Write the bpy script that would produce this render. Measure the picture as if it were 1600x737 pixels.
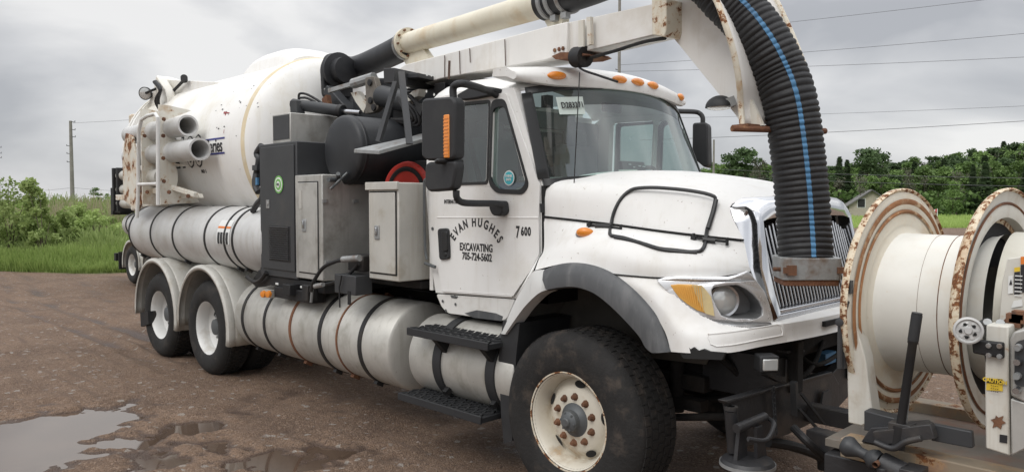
import bpy, bmesh, math, random
import numpy as np
from mathutils import Vector, Matrix, noise as mnoise
R = math.radians
for o in list(bpy.data.objects): bpy.data.objects.remove(o)
scene = bpy.context.scene
col = scene.collection
random.seed(7); rng = np.random.default_rng(7)

# ---------------------------------------------------------------- camera
CAM = Vector((3.058, -4.715, 1.8895))
cd = bpy.data.cameras.new('camera'); cam = bpy.data.objects.new('camera', cd); col.objects.link(cam)
cd.sensor_width = 36; cd.lens = 1202.9 / 1600 * 36; cd.clip_start = .05; cd.clip_end = 9000
cam.location = CAM; cam.rotation_euler = (R(90 - 2.601), 0, R(135.27 - 90))
scene.camera = cam
scene.render.resolution_x = 1024; scene.render.resolution_y = 471

# ---------------------------------------------------------------- sky, sun, exposure
SUN_EL, SUN_AZ = R(46), R(-82)         # azimuth measured from +X
w = bpy.data.worlds.new('World'); scene.world = w; w.use_nodes = True
nt = w.node_tree; nt.nodes.clear(); N = nt.nodes.new; K = nt.links.new
out = N('ShaderNodeOutputWorld'); bg = N('ShaderNodeBackground'); sky = N('ShaderNodeTexSky')
sky.sky_type = 'NISHITA'; sky.sun_disc = False; sky.sun_elevation = SUN_EL; sky.sun_rotation = R(90) - SUN_AZ
tc = N('ShaderNodeTexCoord'); mp = N('ShaderNodeMapping'); mp.inputs['Scale'].default_value = (1.0, 1.0, 2.3)
mp.inputs['Location'].default_value = (3.3, 1.2, .35)
K(tc.outputs['Generated'], mp.inputs['Vector'])
n1 = N('ShaderNodeTexNoise'); n1.inputs['Scale'].default_value = 2.7; n1.inputs['Detail'].default_value = 6; n1.inputs['Roughness'].default_value = .46
n1.inputs['Distortion'].default_value = .3
K(mp.outputs[0], n1.inputs['Vector'])
cr = N('ShaderNodeValToRGB'); e = cr.color_ramp.elements
e[0].position = .40; e[0].color = (.42, .43, .455, 1); e[1].position = .60; e[1].color = (.80, .795, .79, 1)
m_ = cr.color_ramp.elements.new(.5); m_.color = (.585, .59, .605, 1)
K(n1.outputs['Fac'], cr.inputs['Fac'])
sx = N('ShaderNodeSeparateXYZ'); K(tc.outputs['Generated'], sx.inputs[0])
zr = N('ShaderNodeMapRange'); zr.inputs['From Min'].default_value = .22; zr.inputs['From Max'].default_value = .9
zr.inputs['To Min'].default_value = 1.0; zr.inputs['To Max'].default_value = 2.75; K(sx.outputs['Z'], zr.inputs['Value'])
vm = N('ShaderNodeVectorMath'); vm.operation = 'SCALE'; K(cr.outputs['Color'], vm.inputs[0]); K(zr.outputs[0], vm.inputs['Scale'])
bg.inputs['Strength'].default_value = 1.12; K(vm.outputs[0], bg.inputs['Color'])
bg2 = N('ShaderNodeBackground'); bg2.inputs['Strength'].default_value = .1; K(sky.outputs[0], bg2.inputs['Color'])
mx = N('ShaderNodeMixShader'); mx.inputs[0].default_value = .07; K(bg.outputs[0], mx.inputs[1]); K(bg2.outputs[0], mx.inputs[2])
K(mx.outputs[0], out.inputs['Surface'])
sl = bpy.data.lights.new('sun', 'SUN'); sl.energy = 1.0; sl.angle = R(25); sl.color = (1, .97, .93)
so = bpy.data.objects.new('sun', sl); col.objects.link(so)
so.rotation_euler = (R(90) - SUN_EL, 0, SUN_AZ + R(90))
so.location = (0, -20, 20)
scene.view_settings.view_transform = 'Standard'; scene.view_settings.look = 'None'
scene.view_settings.exposure = 0; scene.view_settings.gamma = 1

# ---------------------------------------------------------------- materials
def mat(name, c, rough=.5, metal=0., dirt=None, da=0., ds=3., rust=0., rs=5., bump=0., bs=60., var=.06, coat=0., streak=1., fine=0., spec=.5, drip=0., chips=0.):
    """procedural: base tint variation, dirt patches, rust patches, bump"""
    m = bpy.data.materials.new(name); m.use_nodes = True; t = m.node_tree; n = t.nodes; b = n['Principled BSDF']
    b.inputs['Roughness'].default_value = rough; b.inputs['Metallic'].default_value = metal
    b.inputs['Specular IOR Level'].default_value = spec
    if coat: b.inputs['Coat Weight'].default_value = coat; b.inputs['Coat Roughness'].default_value = .12
    tc = n.new('ShaderNodeTexCoord'); mp = n.new('ShaderNodeMapping'); mp.inputs['Scale'].default_value = (1, 1, streak)
    t.links.new(tc.outputs['Object'], mp.inputs['Vector'])
    def noise(s, d=6, r=.6, vec=None):
        q = n.new('ShaderNodeTexNoise'); q.inputs['Scale'].default_value = s; q.inputs['Detail'].default_value = d; q.inputs['Roughness'].default_value = r
        t.links.new((vec or mp).outputs[0], q.inputs['Vector']); return q
    def ramp(src, a, bb):
        q = n.new('ShaderNodeMapRange'); q.interpolation_type = 'SMOOTHSTEP'; q.inputs['From Min'].default_value = a; q.inputs['From Max'].default_value = bb
        t.links.new(src.outputs[0], q.inputs['Value']); return q
    def mixc(f, ca, cb, k=1.):
        q = n.new('ShaderNodeMix'); q.data_type = 'RGBA'
        mu = n.new('ShaderNodeMath'); mu.operation = 'MULTIPLY'; mu.inputs[1].default_value = k
        t.links.new(f.outputs[0], mu.inputs[0]); t.links.new(mu.outputs[0], q.inputs['Factor'])
        for i, v in (('A', ca), ('B', cb)):
            s = [x for x in q.inputs if x.name == i and x.type == 'RGBA'][0]
            if isinstance(v, tuple): s.default_value = (*v, 1)
            else: t.links.new(v, s)
        return [x for x in q.outputs if x.type == 'RGBA'][0]
    lo = tuple(max(0, x * (1 - var)) for x in c); hi = tuple(min(1, x * (1 + var)) for x in c)
    cur = mixc(ramp(noise(2.3), .3, .7), lo, hi)
    if fine: cur = mixc(ramp(noise(90, 3), .42, .6), cur, tuple(x * (1 - fine) for x in c), .8)
    if dirt: cur = mixc(ramp(noise(ds), .5, .72), cur, dirt, da)
    if drip:
        mq = n.new('ShaderNodeMapping'); mq.inputs['Scale'].default_value = (13, 13, .9); t.links.new(tc.outputs['Object'], mq.inputs['Vector'])
        cur = mixc(ramp(noise(1., 5, .65, mq), .50, .74), cur, dirt or tuple(x * .5 for x in c), drip)
    if chips:
        cur = mixc(ramp(noise(46, 2, .5), .715, .745), cur, (.20, .13, .09), chips)
    if rust > 0:
        rf = ramp(noise(rs, 9, .7), .74 - rust, .78 - rust)
        rc = mixc(ramp(noise(rs * 7, 4), .35, .65), (.095, .033, .016), (.26, .105, .035))
        halo = ramp(noise(rs, 9, .7), .66 - rust, .78 - rust)
        cur = mixc(halo, cur, (.50, .30, .13), .55)
        cur = mixc(rf, cur, rc)
        rr = n.new('ShaderNodeMapRange'); rr.inputs['To Min'].default_value = rough; rr.inputs['To Max'].default_value = .9
        t.links.new(rf.outputs[0], rr.inputs['Value']); t.links.new(rr.outputs[0], b.inputs['Roughness'])
    elif dirt:
        rr = n.new('ShaderNodeMapRange'); rr.inputs['To Min'].default_value = rough * .85; rr.inputs['To Max'].default_value = min(1, rough * 1.4)
        t.links.new(noise(ds * 1.7).outputs[0], rr.inputs['Value']); t.links.new(rr.outputs[0], b.inputs['Roughness'])
    t.links.new(cur, b.inputs['Base Color'])
    if bump:
        bn = n.new('ShaderNodeBump'); bn.inputs['Strength'].default_value = bump; bn.inputs['Distance'].default_value = .01
        t.links.new(noise(bs, 5).outputs[0], bn.inputs['Height']); t.links.new(bn.outputs[0], b.inputs['Normal'])
    return m

def glass(name, tint=(.62, .75, .74), refl=1.5, film=.05, coat=0.):
    m = bpy.data.materials.new(name); m.use_nodes = True; t = m.node_tree; n = t.nodes; n.clear()
    o = n.new('ShaderNodeOutputMaterial'); tr = n.new('ShaderNodeBsdfTransparent'); tr.inputs['Color'].default_value = (*tint, 1)
    g = n.new('ShaderNodeBsdfGlossy'); g.inputs['Roughness'].default_value = .03; g.inputs['Color'].default_value = (.95, .97, 1, 1)
    f = n.new('ShaderNodeFresnel'); ge = n.new('ShaderNodeNewGeometry'); mi_ = n.new('ShaderNodeMapRange'); mi_.inputs['To Min'].default_value = refl; mi_.inputs['To Max'].default_value = 1 / refl; t.links.new(ge.outputs['Backfacing'], mi_.inputs['Value']); t.links.new(mi_.outputs[0], f.inputs['IOR'])
    mx = n.new('ShaderNodeMixShader'); t.links.new(f.outputs[0], mx.inputs[0]); t.links.new(tr.outputs[0], mx.inputs[1]); t.links.new(g.outputs[0], mx.inputs[2])
    d = n.new('ShaderNodeBsdfDiffuse'); d.inputs['Color'].default_value = (.45, .48, .46, 1)      # dust film
    m2 = n.new('ShaderNodeMixShader'); m2.inputs[0].default_value = film; ma = n.new('ShaderNodeMath'); ma.operation = 'ADD'; ma.use_clamp = True; t.links.new(f.outputs[0], ma.inputs[0]); ma.inputs[1].default_value = coat; t.links.new(ma.outputs[0], mx.inputs[0]); t.links.new(mx.outputs[0], m2.inputs[1]); t.links.new(d.outputs[0], m2.inputs[2])
    t.links.new(m2.outputs[0], o.inputs['Surface']); return m

MUD = (.17, .135, .105)
M = dict(
 white=mat('cab_white_paint', (.765, .76, .74), .48, dirt=(.60, .57, .51), da=.55, ds=1.9, var=.03, drip=.30, chips=.5),
 white_low=mat('lower_white_paint', (.72, .71, .68), .5, dirt=(.40, .36, .30), da=.6, ds=2.6, rust=.02, rs=7, var=.04, drip=.4),
 tank_white=mat('tank_white_paint', (.81, .805, .78), .5, dirt=(.64, .60, .50), da=.6, ds=1.1, var=.03, drip=.35, chips=.35),
 boom_white=mat('boom_white_paint', (.76, .75, .72), .48, dirt=(.55, .50, .42), da=.5, ds=2.2, rust=.015, rs=16, var=.04, drip=.4),
 rack_white=mat('rack_white_paint', (.68, .66, .59), .5, dirt=(.46, .33, .20), da=.8, ds=6, rust=.12, rs=11, var=.06, drip=.4),
 frame_white=mat('reel_frame_white_paint', (.60, .585, .53), .5, dirt=(.40, .34, .26), da=.8, ds=5, rust=.06, rs=13, var=.08, drip=.5),
 cream=mat('cream_pipe_paint', (.68, .64, .52), .45, dirt=(.55, .42, .25), da=.6, ds=3.5, rust=.045, rs=11, var=.06, drip=.3),
 alu=mat('brushed_aluminium', (.50, .49, .455), .46, .42, dirt=(.33, .315, .27), da=.8, ds=3.2, var=.14, bump=.10, bs=5, drip=.6, chips=.4),
 alu_cold=mat('upper_tank_aluminium', (.56, .56, .55), .45, .3, dirt=(.42, .40, .36), da=.7, ds=2.5, var=.1, bump=.06, bs=5, drip=.45, chips=.3),
 steel=mat('stainless_cabinet', (.47, .465, .44), .40, .45, dirt=(.28, .265, .235), da=.75, ds=4, var=.16, bump=.05, bs=20, drip=.5),
 fender=mat('fender_aluminium', (.54, .53, .49), .46, .25, dirt=(.38, .34, .27), da=.75, ds=4, var=.09, drip=.5),
 dgrey=mat('dark_grey_cabinet_paint', (.036, .038, .041), .45, dirt=(.065, .06, .056), da=.5, ds=3, var=.1),
 black=mat('black_chassis_paint', (.009, .009, .010), .55, dirt=(.030, .026, .022), da=.7, ds=4, var=.2, bump=.15, bs=30),
 tankblack=mat('dusty_black_tank_paint', (.017, .019, .022), .45, dirt=(.055, .055, .055), da=.55, ds=2.2, var=.15),
 plastic=mat('textured_black_plastic', (.020, .021, .023), .55, dirt=(.036, .036, .036), da=.5, ds=4, var=.08, bump=.1, bs=220),
 flare=mat('faded_grey_plastic', (.075, .078, .082), .5, dirt=(.17, .17, .17), da=.7, ds=4, var=.14, streak=.3, drip=.5),
 strap=mat('black_tank_strap', (.014, .014, .015), .55, dirt=(.06, .045, .03), da=.6, ds=8, var=.2),
 rubber=mat('dusty_tyre_rubber', (.013, .0125, .012), .8, dirt=(.055, .046, .038), da=.55, ds=6, var=.25, bump=.3, bs=45),
 rubber2=mat('muddy_front_tyre_rubber', (.014, .013, .0125), .8, dirt=(.070, .055, .044), da=.75, ds=8, var=.25, bump=.5, bs=35),
 hose=mat('corrugated_hose_rubber', (.010, .0105, .012), .55, dirt=(.030, .030, .031), da=.5, ds=9, var=.2, bump=.2, bs=60),
 boot=mat('rubber_sleeve', (.012, .013, .016), .5, dirt=(.04, .04, .042), da=.5, ds=3, var=.15),
 blue=mat('blue_hose_stripe', (.06, .18, .33), .55, dirt=(.05, .10, .17), da=.8, ds=14, var=.2),
 wheelwhite=mat('white_wheel_paint', (.66, .66, .64), .35, dirt=(.42, .38, .32), da=.6, ds=5, var=.04),
 wheelrust=mat('cream_rusty_wheel_paint', (.62, .58, .49), .42, dirt=(.40, .32, .22), da=.75, ds=6, rust=.07, rs=6.5, var=.06),
 lug=mat('rusty_lug_steel', (.16, .075, .04), .75, .1, dirt=(.08, .05, .04), da=.8, ds=30, var=.3, bump=.3, bs=90),
 hub=mat('grey_hub_paint', (.10, .108, .112), .45, .2, dirt=(.09, .085, .08), da=.6, ds=9, var=.1),
 rusty=mat('rusted_steel', (.145, .062, .032), .85, dirt=(.30, .16, .07), da=.8, ds=14, var=.35, bump=.5, bs=70),
 rustyedge=mat('rusted_painted_edge', (.66, .62, .52), .6, dirt=(.50, .34, .18), da=.9, ds=9, rust=.17, rs=19, var=.1, drip=.6, bump=.2, bs=40),
 chrome=mat('chrome', (.74, .75, .77), .10, 1., dirt=(.55, .55, .55), da=.4, ds=5, var=.03),
 silver=mat('bright_lamp_bezel', (.78, .79, .80), .24, .55, dirt=(.6, .6, .6), da=.4, ds=6, var=.03),
 worn=mat('scuffed_black_steel', (.026, .026, .028), .42, dirt=(.075, .065, .055), da=.7, ds=5, var=.25, bump=.2, bs=40),
 paleamber=mat('pale_amber_lens', (.62, .50, .26), .2, dirt=(.5, .42, .25), da=.6, ds=12, var=.1, coat=.6),
 chrome2=mat('dull_chrome', (.50, .51, .53), .24, 1., dirt=(.35, .35, .35), da=.5, ds=8, var=.05),
 zinc=mat('galvanised_clamp', (.33, .34, .34), .5, .5, dirt=(.18, .12, .08), da=.8, ds=9, var=.2, bump=.2, bs=60),
 amber=mat('amber_lens', (.75, .25, .03), .25, dirt=(.55, .17, .02), da=.4, ds=20, var=.08, coat=.4),
 amber2=mat('amber_parking_lens', (.78, .43, .10), .2, dirt=(.62, .55, .36), da=.7, ds=9, var=.1, coat=.6),
 red=mat('red_reel_paint', (.50, .035, .025), .4, dirt=(.28, .03, .02), da=.4, ds=4, var=.1),
 lens=mat('clear_lamp_lens', (.55, .56, .55), .12, .35, var=.15, ds=20, coat=.8),
 dark=mat('unlit_void_black', (.012, .012, .012), .85, var=.2),
 under=mat('muddy_underbody', (.010, .009, .0085), .85, dirt=(.035, .028, .022), da=.7, ds=3, var=.3, bump=.5, bs=20),
 ink=mat('black_lettering', (.02, .02, .022), .5, var=.1),
 inkblue=mat('blue_lettering', (.045, .05, .22), .5, var=.1),
 inkred=mat('dark_red_mark', (.28, .05, .05), .6, var=.1),
 paper=mat('white_sticker', (.72, .73, .71), .5, var=.03),
 teal=mat('teal_sticker', (.06, .45, .52), .45, var=.05),
 green=mat('green_sticker', (.16, .42, .10), .5, var=.05),
 yellow=mat('yellow_sticker', (.72, .50, .04), .5, dirt=(.45, .33, .08), da=.5, ds=20, var=.05),
 orange=mat('orange_sticker', (.72, .20, .03), .5, var=.05),
 seat=mat('grey_cab_upholstery', (.20, .22, .23), .85, var=.15),
 dash=mat('grey_dashboard', (.42, .47, .45), .6, var=.06),
 bluefab=mat('blue_cloth', (.16, .24, .42), .85, var=.1),
 wood=mat('weathered_deck', (.17, .15, .125), .7, dirt=(.22, .12, .08), da=.9, ds=3, var=.2, bump=.2, bs=30),
 polewood=mat('weathered_pole_wood', (.24, .225, .205), .85, var=.15),
 wire=mat('power_cable', (.10, .10, .11), .6, var=.1),
 bark=mat('bark', (.12, .095, .075), .9, var=.3),
 roof=mat('grey_roof_shingle', (.16, .155, .15), .85, var=.12),
 siding=mat('beige_house_siding', (.42, .38, .31), .8, var=.06),
 film=mat('dark_window_gasket', (.016, .017, .018), .42, var=.1),
 glass=glass('cab_glass', (.74, .90, .85), refl=1.75, film=.05, coat=.04), glass_dark=glass('tinted_windscreen_band', (.30, .36, .34), film=.03),
 glass_side=glass('side_window_glass', (.36, .46, .44), refl=1.6, film=.09, coat=.05),
)

# ---------------------------------------------------------------- helpers
SPLIT = set('base_rail mirror_arm base_plate safety_rod hydraulic_hose step_bracket lamp_bracket support_bracket rack_bracket rust_patch rust_run hose_coupling tan_bracket rear_hoist_frame rack_bolt hinge_bolt clamp_bolt rest_strut rear_door_flange hanging_wire pipe_fitting ground_hose slide_plate pipe_saddle boom_mount cab_rear_trim papers_on_dash left_post axle door_crease scuffed_primer grab_rail window_frame hose_fitting drain_valve'.split())
class MB:
    def __init__(s): s.v = []; s.f = []; s.m = []
    def add(s, vs, fs, mi=0):
        k = len(s.v); s.v += [tuple(v) for v in vs]; s.f += [tuple(i + k for i in f) for f in fs]; s.m += [mi] * len(fs); return s
    def box(s, c, d, rz=0, ry=0, rx=0, mi=0):
        m = Matrix.Rotation(rz, 3, 'Z') @ Matrix.Rotation(ry, 3, 'Y') @ Matrix.Rotation(rx, 3, 'X'); c = Vector(c)
        vs = [c + m @ Vector((x * d[0] / 2, y * d[1] / 2, z * d[2] / 2)) for x in (-1, 1) for y in (-1, 1) for z in (-1, 1)]
        return s.add(vs, [(0, 1, 3, 2), (4, 6, 7, 5), (0, 4, 5, 1), (2, 3, 7, 6), (0, 2, 6, 4), (1, 5, 7, 3)], mi)
    def b2(s, a, b, mi=0):
        return s.box([(a[i] + b[i]) / 2 for i in range(3)], [abs(a[i] - b[i]) for i in range(3)], mi=mi)
    def prism(s, pts, off, mi=0):
        """closed planar-ish outline extruded by vector off"""
        n = len(pts); off = Vector(off); a = [Vector(p) for p in pts]; b = [p + off for p in a]
        s.add(a + b, [tuple(range(n))[::-1], tuple(range(n, 2 * n))] + [(i, (i + 1) % n, n + (i + 1) % n, n + i) for i in range(n)], mi); return s
    def bar(s, p, q, w, h=None, up=(0, 0, 1), mi=0):
        p, q = Vector(p), Vector(q); h = h or w; d = (q - p).normalized(); up = Vector(up)
        if abs(d.dot(up)) > .95: up = Vector((0, 1, 0))
        a = d.cross(up).normalized() * w / 2; b = a.cross(d).normalized() * h / 2
        vs = [p - a - b, p + a - b, p + a + b, p - a + b, q - a - b, q + a - b, q + a + b, q - a + b]
        return s.add(vs, [(3, 2, 1, 0), (4, 5, 6, 7), (0, 1, 5, 4), (1, 2, 6, 5), (2, 3, 7, 6), (3, 0, 4, 7)], mi)
    def tube(s, path, r, seg=12, cap=True, mi=0, closed=False):
        P = [Vector(p) for p in path]; n = len(P); rr = r if isinstance(r, (list, tuple, np.ndarray)) else [r] * n
        T = []
        for i in range(n):
            a = P[(i - 1) % n] if closed or i else P[0]; b = P[(i + 1) % n] if closed or i < n - 1 else P[-1]
            T.append((b - a).normalized())
        u = T[0].orthogonal().normalized(); vs = []
        for i in range(n):
            u = (u - T[i] * u.dot(T[i])).normalized(); v = T[i].cross(u)
            for k in range(seg):
                a = 2 * math.pi * k / seg; vs.append(P[i] + (u * math.cos(a) + v * math.sin(a)) * rr[i])
        fs = []; m = n if closed else n - 1
        for i in range(m):
            for k in range(seg):
                a = i * seg + k; b = i * seg + (k + 1) % seg; j = ((i + 1) % n) * seg
                fs.append((a, b, j + (k + 1) % seg, j + k))
        if cap and not closed:
            fs.append(tuple(range(seg))[::-1]); fs.append(tuple(range((n - 1) * seg, n * seg)))
        return s.add(vs, fs, mi)
    def lathe(s, prof, o, ax, seg=40, mi=0, a0=0, a1=2 * math.pi, ref=None):
        """prof: (radius, distance along ax)"""
        o = Vector(o); ax = Vector(ax).normalized(); u = Vector(ref) if ref else ax.orthogonal(); u = (u - ax * u.dot(ax)).normalized(); v = ax.cross(u)
        full = abs(a1 - a0 - 2 * math.pi) < 1e-6; n = seg if full else seg + 1; vs = []
        for r_, h in prof:
            for k in range(n):
                a = a0 + (a1 - a0) * k / seg; vs.append(o + ax * h + (u * math.cos(a) + v * math.sin(a)) * r_)
        fs = []
        for i in range(len(prof) - 1):
            for k in range(seg):
                a = i * n + k; b = i * n + (k + 1) % n; fs.append((a, b, b + n, a + n))
        return s.add(vs, fs, mi)
    def grid(s, rows, mi=0, flip=False):
        n = len(rows[0]); vs = [p for r_ in rows for p in r_]; fs = []
        for i in range(len(rows) - 1):
            for j in range(n - 1):
                q = (i * n + j, i * n + j + 1, (i + 1) * n + j + 1, (i + 1) * n + j); fs.append(q[::-1] if flip else q)
        return s.add(vs, fs, mi)
    def pieces(s):
        p = list(range(len(s.v)))
        def find(a):
            while p[a] != a: p[a] = p[p[a]]; a = p[a]
            return a
        for f in s.f:
            for b in f[1:]:
                x, y = find(f[0]), find(b)
                if x != y: p[y] = x
        g = {}
        for f in s.f: g.setdefault(find(f[0]), []).append(f)
        res = []
        for fs in g.values():
            ids = sorted({i for f in fs for i in f}); mp_ = {i: k for k, i in enumerate(ids)}; mb = MB(); mb.add([s.v[i] for i in ids], [tuple(mp_[i] for i in f) for f in fs]); res.append(mb)
        return res
    def build(s, name, mats, parent=None, ang=35, bevel=0, solid=0, label=None):
        if name in SPLIT:
            ps = s.pieces()
            if len(ps) > 1:
                os_ = [q.build(name + ' ', mats, parent, ang, bevel, solid, label) for q in ps]
                for o in os_: o.name = name; o.data.name = name
                return os_[0]
        name = name.strip()
        me = bpy.data.meshes.new(name); me.from_pydata(s.v, [], s.f)
        ml = mats if isinstance(mats, (list, tuple)) else [mats]
        for m in ml: me.materials.append(M[m] if isinstance(m, str) else m)
        if len(ml) > 1: me.polygons.foreach_set('material_index', s.m)
        bm = bmesh.new(); bm.from_mesh(me); bmesh.ops.remove_doubles(bm, verts=bm.verts, dist=1e-5)
        bmesh.ops.recalc_face_normals(bm, faces=bm.faces); bm.to_mesh(me); bm.free()
        me.polygons.foreach_set('use_smooth', [True] * len(me.polygons)); me.set_sharp_from_angle(angle=R(ang))
        o = bpy.data.objects.new(name, me); col.objects.link(o); o.parent = parent
        if solid:
            k = o.modifiers.new('s', 'SOLIDIFY'); k.thickness = solid; k.offset = 0
        if bevel:
            k = o.modifiers.new('b', 'BEVEL'); k.width = bevel; k.segments = 2; k.limit_method = 'ANGLE'; k.angle_limit = R(40); k.harden_normals = False
        if label: o['label'] = label
        return o

def tag(o, label=None, cat=None, group=None, kind=None):
    if label: o['label'] = label
    if cat: o['category'] = cat
    if group: o['group'] = group
    if kind: o['kind'] = kind
    return o
def empty(name, loc, label, cat, group=None, rz=0):
    o = bpy.data.objects.new(name, None); col.objects.link(o); o.location = loc; o.rotation_euler = (0, 0, rz); o.empty_display_size = .2
    return tag(o, label, cat, group)
def copy_tree(o, parent=None):
    c = o.copy(); col.objects.link(c); c.parent = parent
    for ch in list(o.children): copy_tree(ch, c)
    return c
def spline(pts, n=8, closed=False):
    P = [Vector(p) for p in pts]; k = len(P); outp = []
    for i in range(k if closed else k - 1):
        if closed: a, b, c, d = P[(i - 1) % k], P[i], P[(i + 1) % k], P[(i + 2) % k]
        else: a, b, c, d = P[max(i - 1, 0)], P[i], P[i + 1], P[min(i + 2, k - 1)]
        for j in range(n):
            t = j / n
            outp.append(.5 * ((2 * b) + (c - a) * t + (2 * a - 5 * b + 4 * c - d) * t * t + (3 * b - a - 3 * c + d) * t ** 3))
    if not closed: outp.append(P[-1])
    return outp
def patch(rows, nu=6, nv=5):
    """smooth surface through a coarse grid of points"""
    R1 = [spline(r_, nu) for r_ in rows]; cols = [spline([r_[j] for r_ in R1], nv) for j in range(len(R1[0]))]
    return [[c[i] for c in cols] for i in range(len(cols[0]))]
FONT_CACHE = {}
def text_mb(txt, size, bold=.0, sx=1., depth=.0015, align='CENTER', space=1.):
    """flat lettering in local x (right) / y (up), as MB"""
    cu = bpy.data.curves.new('t', 'FONT'); cu.body = txt; cu.size = size; cu.extrude = depth; cu.offset = bold; cu.align_x = align; cu.space_character = space
    cu.resolution_u = 3
    o = bpy.data.objects.new('t', cu); col.objects.link(o); bpy.context.view_layer.update()
    me = bpy.data.meshes.new_from_object(o.evaluated_get(bpy.context.evaluated_depsgraph_get()))
    mb = MB(); mb.add([(v.co.x * sx, v.co.y, v.co.z) for v in me.vertices], [tuple(p.vertices) for p in me.polygons])
    bpy.data.objects.remove(o); bpy.data.meshes.remove(me); bpy.data.curves.remove(cu); return mb
def place(mb, o, right, up):
    o, r_, u_ = Vector(o), Vector(right).normalized(), Vector(up).normalized(); n_ = r_.cross(u_)
    mb.v = [tuple(o + r_ * v[0] + u_ * v[1] + n_ * v[2]) for v in mb.v]; return mb

# ---------------------------------------------------------------- ground
HX, HY = -.7104, .7038          # horizontal look direction; side = (HY, -HX)
def st(x, y):
    dx, dy = x - CAM.x, y - CAM.y; return dx * HY - dy * HX, dx * HX + dy * HY
def ws(s, t): return CAM.x + s * HY + t * HX, CAM.y - s * HX + t * HY
def sm(a, b, x):
    t = np.clip((x - a) / (b - a), 0, 1); return t * t * (3 - 2 * t)
def gz(x, y):
    """large-scale terrain height"""
    s, t = st(x, y)
    z = -.22 * sm(10, 18, t) * sm(4, -4, s)
    z = z + 1.15 * sm(23.5, 33, t) * sm(-5, -11, s) * (1 - .5 * sm(60, 200, t))
    z = z + sm(95, 260, t) * 9 * sm(-20, 60, s) + sm(60, 420, t) * 0
    return z
NZ = rng.random((64, 64))
def vnoise(x, y, f):
    x = np.asarray(x) * f; y = np.asarray(y) * f; xi = np.floor(x).astype(int); yi = np.floor(y).astype(int); fx = x - xi; fy = y - yi
    fx = fx * fx * (3 - 2 * fx); fy = fy * fy * (3 - 2 * fy); g = lambda a, b: NZ[a % 64, b % 64]
    return (g(xi, yi) * (1 - fx) + g(xi + 1, yi) * fx) * (1 - fy) + (g(xi, yi + 1) * (1 - fx) + g(xi + 1, yi + 1) * fx) * fy
PUD = [  # centre, side radius, depth radius, basin depth
 ((-3.939,-3.301,0.0), .72, 1.0, .075), ((-4.234,-2.717,0.0), .42, .40, .05), ((-3.373,-2.683,0.0), .27, .13, .034),
 ((-3.355,-2.071,0.0), .27, .20, .036), ((-2.791,-2.14,0.0), .22, .17, .034), ((-2.694,-2.639,-0.0), .20, .22, .036),
 ((-2.097,-1.914,-0.0), .42, .36, .036), ((-2.001,-1.564,0.0), .25, .22, .030), ((-2.181,-2.199,-0.0), .22, .25, .030)]
def relief(x, y):
    s, t = st(x, y)
    near = sm(26, 12, t)
    z = (vnoise(x, y, .9) - .5) * .020 + (vnoise(x, y, 3.1) - .5) * .022 + (vnoise(x + 7, y, 7.3) - .5) * .016 + (vnoise(x, y + 3, 17) - .5) * .009
    cl = vnoise(x + 5, y + 5, 5.1); z = z + np.clip(cl - .80, 0, 1) * .16 * sm(-4, -7, x)
    # wheel ruts running back along the yard, left of the trucks
    for (o_, a_, w_) in ((-.2, .035, .13), (.35, .03, .10), (2.0, .035, .14), (2.7, .03, .12), (-1.3, .02, .12), (-2.3, .025, .14)):
        d = (x * .10 + y + 2.2 * 0 + o_ + 1.9 + .25 * np.sin(x * .35))
        far = sm(-4.8, -8.0, x)
        z = z + far * (-a_ * np.exp(-(d / w_) ** 2) + a_ * .8 * np.exp(-((np.abs(d) - 1.6 * w_) / (w_ * .55)) ** 2)) * (.2 + 1.6 * vnoise(x, y, 4.2))
    for c, rs_, rt_, dp in PUD:
        cs, ct = st(c[0], c[1]); q = ((s - cs) / rs_) ** 2 + ((t - ct) / rt_) ** 2
        z = z - dp * np.exp(-(q * 1.1) ** 1.6)
    for c, rs_, rt_, dp in PUD:
        cs, ct = st(c[0], c[1]); q = ((s - cs) / rs_) ** 2 + ((t - ct) / rt_) ** 2
        z = z + np.exp(-(q / 3) ** 2) * ((vnoise(x + 3, y, 11.7) - .5) * .022 + (vnoise(x, y + 8, 5.3) - .5) * .026 + (vnoise(x + 4, y + 8, 26) - .5) * .010)
    return z * near
def axis(lo, hi, step, far, grow):
    a = list(np.arange(lo, hi, step)); s_ = step; x = a[-1]
    while x < far: s_ *= grow; x += s_; a.append(x)
    s_ = step; x = a[0]
    while x > -far: s_ *= grow; x -= s_; a.insert(0, x)
    return np.array(a)
gx = axis(-5.0, 2.4, .028, 5000, 1.06); gy = axis(-4.4, -.4, .028, 5000, 1.05)
X, Y = np.meshgrid(gx, gy, indexing='ij'); Z = gz(X, Y) + relief(X, Y)
def sheet(name, X, Y, Z, m, kind='structure'):
    n, k = X.shape; me = bpy.data.meshes.new(name); co = np.stack([X, Y, Z], -1).reshape(-1, 3)
    i = np.arange((n - 1) * k).reshape(n - 1, k)[:, :-1].ravel(); f = np.stack([i, i + k, i + k + 1, i + 1], 1)
    me.from_pydata(co.tolist(), [], f.tolist()); me.materials.append(m)
    me.polygons.foreach_set('use_smooth', [True] * len(me.polygons))
    o = bpy.data.objects.new(name, me); col.objects.link(o); o['kind'] = kind; return o
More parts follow.
